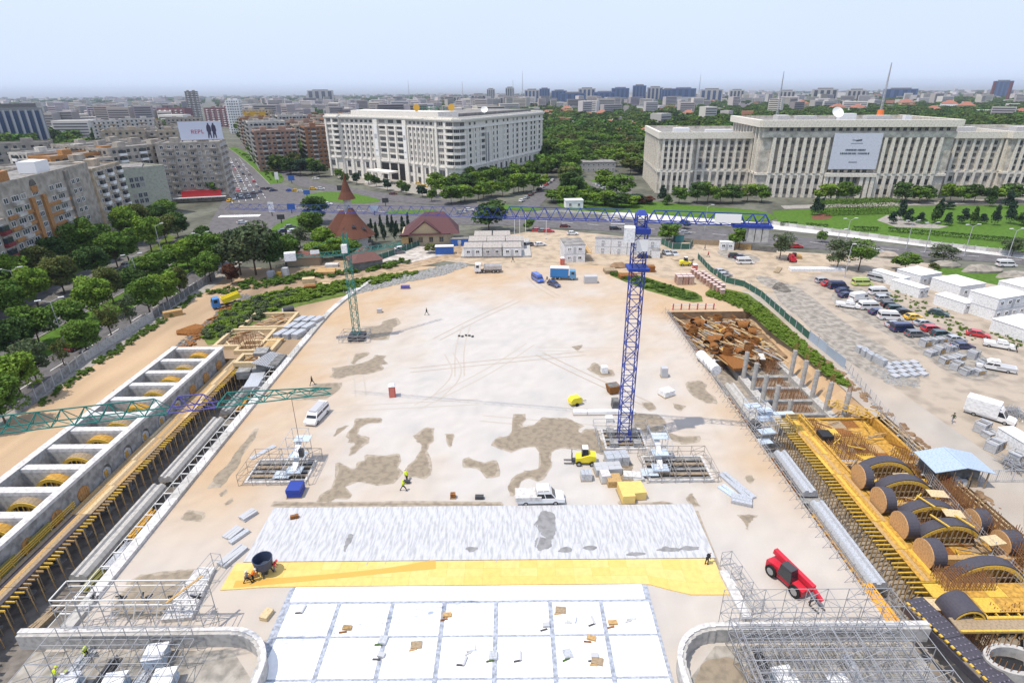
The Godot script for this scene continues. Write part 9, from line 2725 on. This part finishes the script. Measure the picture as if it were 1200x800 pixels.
func vehicles() -> void:
	var C := {"white": Color(0.70,0.71,0.72), "silver": Color(0.38,0.40,0.43), "grey": Color(0.13,0.14,0.15), "black": Color(0.015,0.016,0.018), "navy": Color(0.015,0.025,0.10), "blue": Color(0.03,0.09,0.40), "red": Color(0.50,0.02,0.03), "dark red": Color(0.16,0.02,0.02), "green": Color(0.02,0.06,0.06), "yellow": Color(0.75,0.46,0.02), "lime": Color(0.48,0.60,0.16)}
	# the car park: colour, kind, place, turn, what singles it out
	var lot := [["silver", "wagon", g(87.27,-155.23), 0.1, "first of the car park's left row"],["red", "car", g(87.38,-152.14), 0.1, "small, second of the car park's left row"],["navy", "van", g(88.54,-149.86), 0.0, "third of the car park's left row"],["navy", "car", g(88.26,-146.25), 0.1, "behind the navy van"],["navy", "car", g(87.1,-142.82), 0.2, "left of the white panel van"],["lime", "van", g(96.57,-152.64), 0.0, "lime yellow people carrier by the loose trees"],["silver", "van", g(102.97,-156.37), -0.9, "before the first white cabin"],["white", "van", g(96.59,-144.62), 0.0, "with dark windows, in the middle row"],["white", "box", g(88.93,-140.09), 0.3, "closed panel van in the left row"],["silver", "wagon", g(95.16,-139.93), 0.1, "behind the white minibuses"],["white", "ute", g(83.23,-135.15), -0.5, "with drop sides, left end of the middle row"],["white", "van", g(87.97,-133.8), 0.0, "in front of the dark navy saloon"],["navy", "car", g(87.99,-130.24), 0.1, "right of the front white minibus"],["black", "wagon", g(93.86,-134.87), -0.1, "first of three dark cars in the middle"],["green", "wagon", g(93.85,-132.45), -0.1, "second of three dark cars in the middle"],["black", "car", g(94.25,-130.09), -0.1, "third of three dark cars in the middle"],["white", "van", g(88.8,-126.82), -0.15, "with its side door open, near the yellow taxi"],["yellow", "car", g(94.33,-126.69), 0.0, "yellow taxi in the middle of the car park"],["silver", "car", g(87.09,-122.04), 0.1, "left of the navy people carrier"],["silver", "car", g(94.07,-122.92), 0.1, "in front of the yellow taxi"],["navy", "van", g(87.25,-119.49), 0.0, "in the right part of the front row"],["grey", "wagon", g(88.39,-116.52), 0.0, "next to the grey stillages"],["red", "wagon", g(93.82,-119.34), 0.0, "in the right part of the rows"],["green", "wagon", g(93.9,-116.4), 0.0, "behind the grey stillages"],["silver", "car", g(94.7,-113.56), 0.0, "beside the last navy saloon"],["navy", "car", g(93.79,-110), 0.0, "last of the front row on the right"],["green", "car", g(101.92,-129.32), -0.75, "alone in the lane before the white cabins"],["red", "car", g(101.6,-116.23), -0.6, "alone in the lane by the two storey cabin"],["white", "ute", g(101.46,-110.27), -0.6, "in the lane at the right edge"],["black", "wagon", g(72.21,-181.9), -0.3, "left of two dark ones by the car park entrance"],["navy", "car", g(73.36,-179.81), -0.4, "right of two dark ones by the car park entrance"],["white", "van", g(72.61,-174.87), 0.0, "with dark windows, by the two dark cars"],["silver", "car", g(61.92,-165.09), 0.2, "first of two behind the green mesh fence"],["silver", "car", g(61.77,-161.67), 0.2, "second of two behind the green mesh fence"],["silver", "car", g(51.18,-186.85), -1.4, "left of two by the blue hut"],["silver", "car", g(53.41,-185.69), -1.4, "right of two by the blue hut"],["black", "car", g(43.02,-182.86), 0.0, "behind the blue mast"],["blue", "van", g(7.47,-159.13), -1.2, "on the far floor left of the blue truck"],["navy", "car", g(11.77,-154.28), -1.0, "on the far floor in front of the blue truck"],["white", "car", g(10.15,-199.76), 0.3, "beside the site offices' right end"],["grey", "wagon", g(6.57,-199.89), 0.6, "dark, by the site offices' right end"],["white", "car", g(-37.82,-195.5), 0.4, "in the church car park, middle"],["grey", "car", g(-37.9,-190.96), 0.3, "in the church car park, nearest"],["black", "car", g(-35.74,-198.97), 0.5, "in the church car park, far end"],["dark red", "wagon", g(-93.19,-114), 1.3, "on the avenue beside the site fence"],["white", "wagon", g(-110.27,-122.48), 1.3, "on the far side of the avenue's grass strip"],["red", "car", g(-119.41,-164.48), 1.3, "under the trees by the service lane"],["grey", "car", g(-121.89,-172.46), 1.3, "dark, under the trees by the service lane"],["silver", "car", g(-121.09,-178.09), 1.3, "pale, farther along the service lane"],["dark red", "car", g(21.43,-229.75), 0.05, "driving on the road behind the site offices"],["black", "wagon", g(40.55,-224.36), 0.05, "driving on the road left of the blue mast"],["silver", "car", g(65.48,-216.08), -0.1, "driving on the road right of the blue mast"],["red", "car", g(97.33,-194.29), -0.1, "driving on the road behind the red machine"],["white", "car", g(120.59,-186.68), -0.1, "driving on the road behind the white cabins"],["white", "van", g(149.63,-169.59), -0.1, "driving on the road at the right edge"],["white", "car", g(137.38,-180.78), -0.1, "driving under the promenade lamps"]]
	for q in lot:
		var k: String = q[1]
		car("%s %s, %s" % [q[0], {"car": "car", "wagon": "estate car", "van": "minibus", "box": "van", "ute": "pickup"}[k], q[4]] if not "taxi" in q[4] and not "carrier by" in q[4] else q[4], k, q[2], q[3], C[q[0]], {"van": "van", "box": "van", "ute": "pickup"}.get(k, "car"), {"car": 4.3, "wagon": 4.6, "van": 5.2, "box": 5.4, "ute": 5.3}[k], {"car": 1.42, "wagon": 1.5, "van": 2.1, "box": 2.2, "ute": 1.75}[k])
	var names_ := ["white", "silver", "black", "grey", "navy", "white", "red", "silver"]
	for k in 34: # traffic on the boulevard
		var lane := k % 5
		var a := v2(g(-139.03,-295.74)).lerp(v2(g(-128.78,-307.9)), lane / 4.0 * 0.95 + 0.03)
		var z := v2(g(-229.39,-476.51)).lerp(v2(g(-217.35,-487.71)), lane / 4.0 * 0.95 + 0.03)
		var f := (k / 5 + rr(0.1,0.8)) / 7.0
		car("%s car in the boulevard traffic, %s in lane %s from the left" % [names_[k % 8], nth(k / 5), ["one", "two", "three", "four", "five"][lane]], "car" if k % 3 else "wagon", v3(a.lerp(z, f)), 2.02 if lane > 2 else -1.12, C[names_[k % 8]])
	var jn := [["white", g(-88.48,-283.83), 0.0, "crossing before the grass island"],["blue", g(-121.64,-327.06), 0.1, "waiting at the junction"],["yellow", g(-118.29,-326.88), 0.1, "taxi behind the blue car at the junction"],["white", g(-114.43,-323.74), 0.1, "behind the taxi at the junction"],["yellow", g(-110.61,-332.46), 0.1, "taxi on the grass island's far side"],["white", g(-106.24,-332.22), 0.1, "white, beside the far taxi"],["grey", g(-138.95,-334.04), 0.6, "first of the dark queue entering the boulevard"],["black", g(-136.01,-333.88), 0.6, "second of the dark queue entering the boulevard"],["navy", g(-131.25,-327.59), 0.6, "third of the dark queue entering the boulevard"],["yellow", g(-140.78,-295.83), 1.4, "taxi under the blue jib's tip"],["white", g(-111.89,-241.72), 0.5, "turning at the zebra crossing"],["black", g(-88.17,-217.72), 0.65, "parked by the bright lawn, first"],["navy", g(-88.49,-224.94), 0.65, "parked by the bright lawn, second"],["grey", g(-88.82,-232.61), 0.65, "parked by the bright lawn, third"],["white", g(-84.78,-224.8), 0.65, "parked opposite the bright lawn"],["yellow", g(-61.95,-362.9), -0.3, "hotel taxi, first of four"],["yellow", g(-57.72,-355.52), -0.3, "hotel taxi, second of four"],["yellow", g(-53.64,-348.43), -0.3, "hotel taxi, third of four"],["yellow", g(-49.28,-338.35), -0.3, "hotel taxi, last of four"],["silver", g(-62.59,-342.34), 0.2, "on the hotel forecourt, pale"],["dark red", g(-62,-312.47), 0.1, "before the hotel forecourt"],["white", g(-121.94,-374.02), -0.3, "at the kerb left of the hotel"],["white", g(-18.86,-265.47), 0.0, "on the main road behind the villa"],["silver", g(-22.28,-259.64), 0.0, "on the main road left of the round tree"],["white", g(50.43,-339.03), 0.3, "in the small car park behind the jib, left"],["silver", g(51.43,-332.59), 0.3, "in the small car park behind the jib, middle"],["white", g(51.49,-323.43), 0.3, "in the small car park behind the jib, right"],["red", g(10.26,-222.57), 0.0, "small, parked along the road, first"],["red", g(14.44,-220.93), 0.0, "small, parked along the road, third"],["grey", g(12.48,-221.01), 0.0, "parked along the road between the two red ones"],["white", g(23.15,-216.29), 0.0, "parked along the road behind the two storey cabin"]]
	for q in jn: car("%s car %s" % [q[0], q[3]], "car", q[1], q[2], C[q[0]])
	for k in 9: car("%s car parked in the side street beside the hotel, %s from the main road" % [names_[k % 8], nth(k)], "car", v3(v2(g(5.62,-288.55)).lerp(v2(g(25.41,-357.57)), k / 8.0)), 1.1, C[names_[k % 8]])
	# vehicles on the site
	var wv := car("white van with roof ladders parked on the sand left of mid floor", "van", g(-32.62,-84.02), -1.75, C.white, "van", 5.4,2.0)
	part(wv, "roof_rack", box_mesh(3.4,0.12,1.3), mats.grey_metal, T(-0.4,2.02,0))
	var pk := car("white double cab pickup with a pale flat bed above the slab", "ute", g(3.55,-62.23), 0.03, C.white, "pickup", 6.3,2.25)
	part(pk, "load_bed", box_mesh(3.4,0.62,2.1), mats.pale_concrete, T(-1.6,0.8,0))
	pk = car("white pickup with an empty metal flatbed by the stillages", "ute", g(92.83,-99.96), 2.6, C.white, "pickup", 6.0,2.0)
	part(pk, "load_bed", box_mesh(3.2,0.35,2.1), mats.grey_metal, T(-1.6,0.8,0))
	var bv := car("white box van with a tall pale body on the gravel at right", "ute", g(78.33,-82.16), -0.82, C.white, "van", 6.6,2.4)
	part(bv, "box_body", box_mesh(4.5,2.3,2.2), mats.white_metal, T(-1.3,0.75,0))
	var tr := truck("box_truck", "blue tarpaulin truck on the far side of the site floor", g(14.91,-160.55), -0.12,7.4, mat("truck_blue", Color(0.10,0.25,0.42), 0.5), [-2.2,-1.0,2.6])
	part(tr, "box_body", box_mesh(5.2,2.5,2.4), mat("tarp_blue", Color(0.03,0.17,0.42), 0.7), T(-1.1,0.95,0))
	part(tr, "tarp_roof", box_mesh(5.3,0.1,2.45), mats.white_metal, T(-1.1,3.46,0))
	for k in 2:
		tr = truck("tipper_truck", ["white tipper truck with a pale body on the far floor", "blue tipper truck with raised yellow body on the dirt road"][k],[g(-6.99,-168.06), g(-72.67,-139.75)][k],[PI + 0.05,3.75][k],[8.2,7.0][k],[mats.white_metal, mat("lorry_blue", Color(0.05,0.19,0.45), 0.5)][k],[-2.9,-1.6,1.2,2.7] if k == 0 else [-2.2,2.2])
		var b := MB.new()
		var l: float = [5.4,4.4][k]
		for s in [-1,1]: b.box(V(-0.2,0.75, s * 1.1), V(l, 1.3,0.1), Basis(Vector3.RIGHT, s * 0.15))
		b.bx(-l / 2 - 0.2,0.1,-1.05, l / 2 - 0.2,0.2,1.05); b.bx(l / 2 - 0.3,0.1,-1.1, l / 2 - 0.2,1.6,1.1)
		part(tr, "tipper_body", b.mesh(), [mats.pale_concrete, mats.machine_yellow][k], Transform3D(Basis(V(0,0,1), [0.0,-0.22][k]), V(-1.2,[0.95,1.5][k],0)))
	machine("telehandler", "red telescopic handler with a dark cab near the right ring wall", g(30.15,-47.86), -1.15, mat("machine_red", Color(0.50,0.015,0.035), 0.45), 5.3, true)
	machine("forklift", "yellow forklift with a white roof on the site floor", g(10.45,-70.78), 3.1, mats.machine_yellow, 3.2, false)
	machine("backhoe_loader", "muddy yellow loader in front of the site offices", g(-3.15,-188.68), 0.1, mats.plank, 5.4, true)
	machine("boom_lift", "red boom machine beside the site offices", g(0.83,-189.64), 1.3, mats.machine_red, 5.0, true)
	machine("mini_crane", "small red machine by the loose grey tree at the roadside", g(88.29,-177.31), 1.4, mats.machine_red, 4.0, true)
	machine("site_dumper", "yellow site dumper behind the brick pallets", g(53.68,-173.55), 0.0, mats.machine_yellow, 3.6, false)

func machine(called: String, label: String, at: Vector3, turn: float, m: Material, L: float, boom: bool) -> void:
	var t := thing(called, label, "machine", at, turn)
	var b := MB.new()
	b.prism(PackedVector2Array([W(-L / 2,0.5), W(-L / 2,1.5), W(-L * 0.2,1.7), W(L * 0.2,1.3), W(L * 0.42,1.2), W(L * 0.42,0.5)]), at_z(-0.75), 1.5)
	part(t, "body", b.mesh(), m)
	b = MB.new()
	b.frustum(V(0,1.2,0.45 if boom else 0.0), W(L * 0.34,1.1), W(L * 0.26,0.95), 1.5)
	var cab := part(t, "cab", b.mesh(), mats.car_glass)
	part(cab, "cab_roof", box_mesh(L * 0.26,0.12,1.0), mats.dark_metal if boom else mats.white_paint, T(0,2.6,0.45 if boom else 0.0))
	wheels(t, [-L * 0.32, L * 0.28],0.95,0.72 if L > 5.2 else 0.6 if L > 4 else 0.4)
	if boom:
		b = MB.new()
		b.bar(V(-L * 0.5,2.35,-0.35), V(L * 0.5,1.7,-0.35), 0.5,0.6)
		b.bar(V(L * 0.48,1.7,-0.35), V(L * 0.72,1.0,-0.35), 0.34)
		part(t, "boom", b.mesh(), m)
	b = MB.new()
	for s in [-0.45,0.45]:
		b.bx(L * 0.6,0.15, s - 0.07, L * 0.6 + 1.1,0.23, s + 0.07)
		b.bx(L * 0.6 - 0.1,0.15, s - 0.08, L * 0.6,1.3 if boom else 2.0, s + 0.08)
	b.bx(L * 0.6 - 0.1,0.6,-0.7, L * 0.6,0.8,0.7)
	if not boom: b.bx(L * 0.4,0.4,-0.4, L * 0.6,0.6,0.4)
	part(t, "fork", b.mesh(), mats.dark_metal)

# ------------------------------------------------------------------ people
# One continuous skin over a skeleton: surface nets of tapered capsules joined with a smooth minimum. Three surfaces: skin, top, trousers.
func body(pose: String) -> ArrayMesh:
	if meshes.has("body" + pose): return meshes["body" + pose]
	var s := 0.28 if pose == "walk" else 0.06
	var bend := 0.55 if pose == "bend" else 0.0
	var hip := V(0,0.93,0)
	var up := func(h: float, f: float) -> Vector3: return hip + V(f * cos(bend) + h * sin(bend), h * cos(bend) - f * sin(bend), 0)
	var ch: Vector3 = up.call(0.42,0.0)
	var B := [[hip, ch, 0.145,0.165,1],[ch, up.call(0.53,0.0), 0.15,0.07,1],[up.call(0.52,0), up.call(0.62,0.02), 0.06,0.06,0],[up.call(0.67,0.03), up.call(0.75,0.02), 0.095,0.1,0]]
	for k in [-1,1]:
		var z := V(0,0, k)
		B.append([hip + z * 0.09, V(s * k + 0.03,0.5, k * 0.1), 0.105,0.07,2])
		B.append([V(s * k + 0.03,0.5, k * 0.1), V(s * k * 1.6 - 0.05,0.09, k * 0.1), 0.068,0.05,2])
		B.append([V(s * k * 1.6 - 0.06,0.05, k * 0.1), V(s * k * 1.6 + 0.14,0.04, k * 0.11), 0.05,0.04,2])
		var e: Vector3 = up.call(0.2,-s * k * 0.6) + z * 0.25
		var h: Vector3 = up.call(0.0,0.1 - s * k) + z * 0.23
		if pose == "bend": h = up.call(0.05,0.38) + z * 0.16
		B.append([up.call(0.45,0) + z * 0.17, e, 0.065,0.05,1])
		B.append([e, h, 0.048,0.036,1])
		for f in 4: B.append([h, h + (h - e).normalized() * (0.16 - 0.012 * absf(f - 1.5)) + V(0.024 * (f - 1.5), 0,0), 0.034,0.016,0])
		B.append([h, h + (h - e).normalized() * 0.07 + V(0.06,0,0), 0.022,0.014,0])
	var cell := 0.042
	var lo := V(-0.62,-0.02,-0.36)
	var nx := 34
	var ny := 44
	var nz := 18
	var val := PackedFloat32Array()
	val.resize(nx * ny * nz)
	val.fill(1.0)
	for b in B:
		var a: Vector3 = b[0]
		var d: Vector3 = b[1] - a
		var l2 := maxf(d.length_squared(), 1e-6)
		var r: float = maxf(b[2], b[3]) + 0.1
		var p0: Vector3 = ((a.min(b[1]) - lo) / cell - Vector3.ONE * r / cell).floor().clamp(Vector3.ZERO, V(nx - 1, ny - 1, nz - 1))
		var p1: Vector3 = ((a.max(b[1]) - lo) / cell + Vector3.ONE * r / cell).ceil().clamp(Vector3.ZERO, V(nx - 1, ny - 1, nz - 1))
		for y in range(int(p0.y), int(p1.y) + 1):
			for z in range(int(p0.z), int(p1.z) + 1):
				for x in range(int(p0.x), int(p1.x) + 1):
					var p := lo + V(x, y, z) * cell
					var t := clampf((p - a).dot(d) / l2,0.0,1.0)
					var v := p.distance_to(a + d * t) - lerpf(b[2], b[3], t)
					var i := x + nx * (z + nz * y)
					var w := val[i]
					var h := maxf(0.035 - absf(v - w), 0.0) / 0.035
					val[i] = minf(v, w) - h * h * 0.00875
	var at := {}
	var st := [SurfaceTool.new(), SurfaceTool.new(), SurfaceTool.new()]
	for q in st: q.begin(Mesh.PRIMITIVE_TRIANGLES)
	var off := [0,1, nx, nx + 1, nx * nz, nx * nz + 1, nx * nz + nx, nx * nz + nx + 1]
	for y in ny - 1:
		for z in nz - 1:
			for x in nx - 1:
				var i := x + nx * (z + nz * y)
				var sum := Vector3.ZERO
				var n := 0
				for e in [[0,1],[2,3],[4,5],[6,7],[0,2],[1,3],[4,6],[5,7],[0,4],[1,5],[2,6],[3,7]]:
					var a := val[i + off[e[0]]]
					var b := val[i + off[e[1]]]
					if (a < 0) != (b < 0):
						var k := a / (a - b)
						sum += V(e[0] & 1, e[0] >> 2, (e[0] >> 1) & 1).lerp(V(e[1] & 1, e[1] >> 2, (e[1] >> 1) & 1), k)
						n += 1
				if n: at[i] = lo + (V(x, y, z) + sum / n) * cell
	for i in at:
		for ax in [[1, nx, nx * nz],[nx, nx * nz, 1],[nx * nz, 1, nx]]:
			var inside := val[i] < 0
			if inside == (val[i + ax[0]] < 0): continue
			var q := [i, i - ax[1], i - ax[1] - ax[2], i - ax[2]]
			if not q.all(func(c): return at.has(c)): continue
			var m: Vector3 = (at[q[0]] + at[q[2]]) * 0.5
			var best := 9.0
			var kind := 0
			for b in B:
				var d: Vector3 = b[1] - b[0]
				var t := clampf((m - b[0]).dot(d) / maxf(d.length_squared(), 1e-6), 0.0,1.0)
				var v := m.distance_to(b[0] + d * t) - lerpf(b[2], b[3], t)
				if v < best: best = v; kind = b[4]
			var o := [0,2,1,0,3,2] if inside else [0,1,2,0,2,3]
			for k in o: st[kind].add_vertex(at[q[k]])
	var mesh := ArrayMesh.new()
	for q in st: q.commit(mesh)
	meshes["body" + pose] = mesh
	return mesh

func people() -> void:
	var skin := mat("skin", Color(0.42,0.24,0.16), 0.7)
	var C := {"yellow": Color(0.50,0.62,0.03), "orange": Color(0.70,0.16,0.02), "grey": Color(0.2,0.2,0.22), "dark": Color(0.025,0.025,0.03), "green": Color(0.07,0.1,0.05), "white": Color(0.6,0.6,0.6), "red": Color(0.5,0.04,0.04)}
	var who := [["walk", g(-14.96,-64.63), 0.1, "yellow", "dark", "yellow", "person in a yellow jacket walking past the large wet patch"],["bend", g(-29.07,-48.89), 0.2, "orange", "dark", "white", "person in orange bending beside the concrete bucket"],["walk", g(-29.49,-48.53), 0.3, "grey", "dark", "white", "person in grey standing at the yellow strip's left end"],["bend", V(-41.4,0,-39.6), -0.6, "yellow", "dark", "yellow", "person in a yellow vest standing under the left scaffold"],["bend", V(-42.6,0,-37.0), 1.0, "yellow", "grey", "yellow", "person in a yellow vest crouching at the left scaffold's foot"],["walk", V(-41.0,0,-36.8), 2.0, "grey", "grey", "yellow", "person in grey with a yellow helmet under the left scaffold"],["bend", g(-27.19,-50.25), 0.0, "red", "grey", "red", "person with a red helmet working at the slab's near edge"],["bend", g(22.03,-50.71), 0.5, "dark", "dark", "white", "person in black working at the yellow strip's right end"],["walk", g(71.31,-80.94), 1.2, "green", "grey", "dark", "person in olive walking across the gravel below the box van"],["walk", g(-20.72,-132.34), 0.3, "dark", "dark", "dark", "lone person in black far out on the site floor"],["walk", g(-37.24,-96.05), 1.0, "dark", "dark", "dark", "person in black under the long green jib"],["walk", g(10.1,-158.25), 0.2, "dark", "dark", "white", "person standing between the blue van and the dark car"],["walk", g(10.68,-155.86), 1.6, "grey", "dark", "white", "person standing beside the dark car on the far floor"],["walk", g(0.49,-179.14), 0.4, "dark", "dark", "dark", "person standing by the tipper truck"],["walk", g(65.41,-191.93), 0.8, "grey", "dark", "dark", "person walking in the yard beside the kiosk, farther one"],["walk", g(63.83,-183.22), 2.8, "red", "dark", "dark", "person walking in the yard beside the kiosk, nearer one"],["walk", g(87.5,-177.34), 0.4, "red", "dark", "dark", "person in red beside the small red machine"],["walk", g(103.27,-108.08), 2.0, "green", "dark", "dark", "person in green by the white pickup at the right edge"],["bend", g(-14.87,-66.9), 2.2, "yellow", "dark", "white", "person in yellow crouching by the small pump"]]
	for q in who:
		var t := thing("person", q[6], "person", q[1] + V(0,0.12 if q[1].z > -52 and q[1].x < 24 and q[1].x > -32 else 0.02,0), q[2])
		part(t, "body", body(q[0]), [skin, mat("cloth_" + q[3], C[q[3]],0.9), mat("cloth_" + q[4], C[q[4]],0.9)])
		var b := MB.new()
		b.lathe([W(0.145,0), W(0.125,0.02), W(0.115,0.08), W(0.02,0.135)],12)
		part(t, "helmet", b.mesh(), mat("helmet_" + q[5], C[q[5]],0.5), T(0.02,1.68,0) if q[0] != "bend" else Transform3D(Basis(V(0,0,1), -0.55), V(0.42,1.56,0)))

func V(x: float, y: float, z: float) -> Vector3: return Vector3(x, y, z)
func W(x: float, y: float) -> Vector2: return Vector2(x, y)
func rr(a: float, b: float) -> float: return rng.randf_range(a, b)
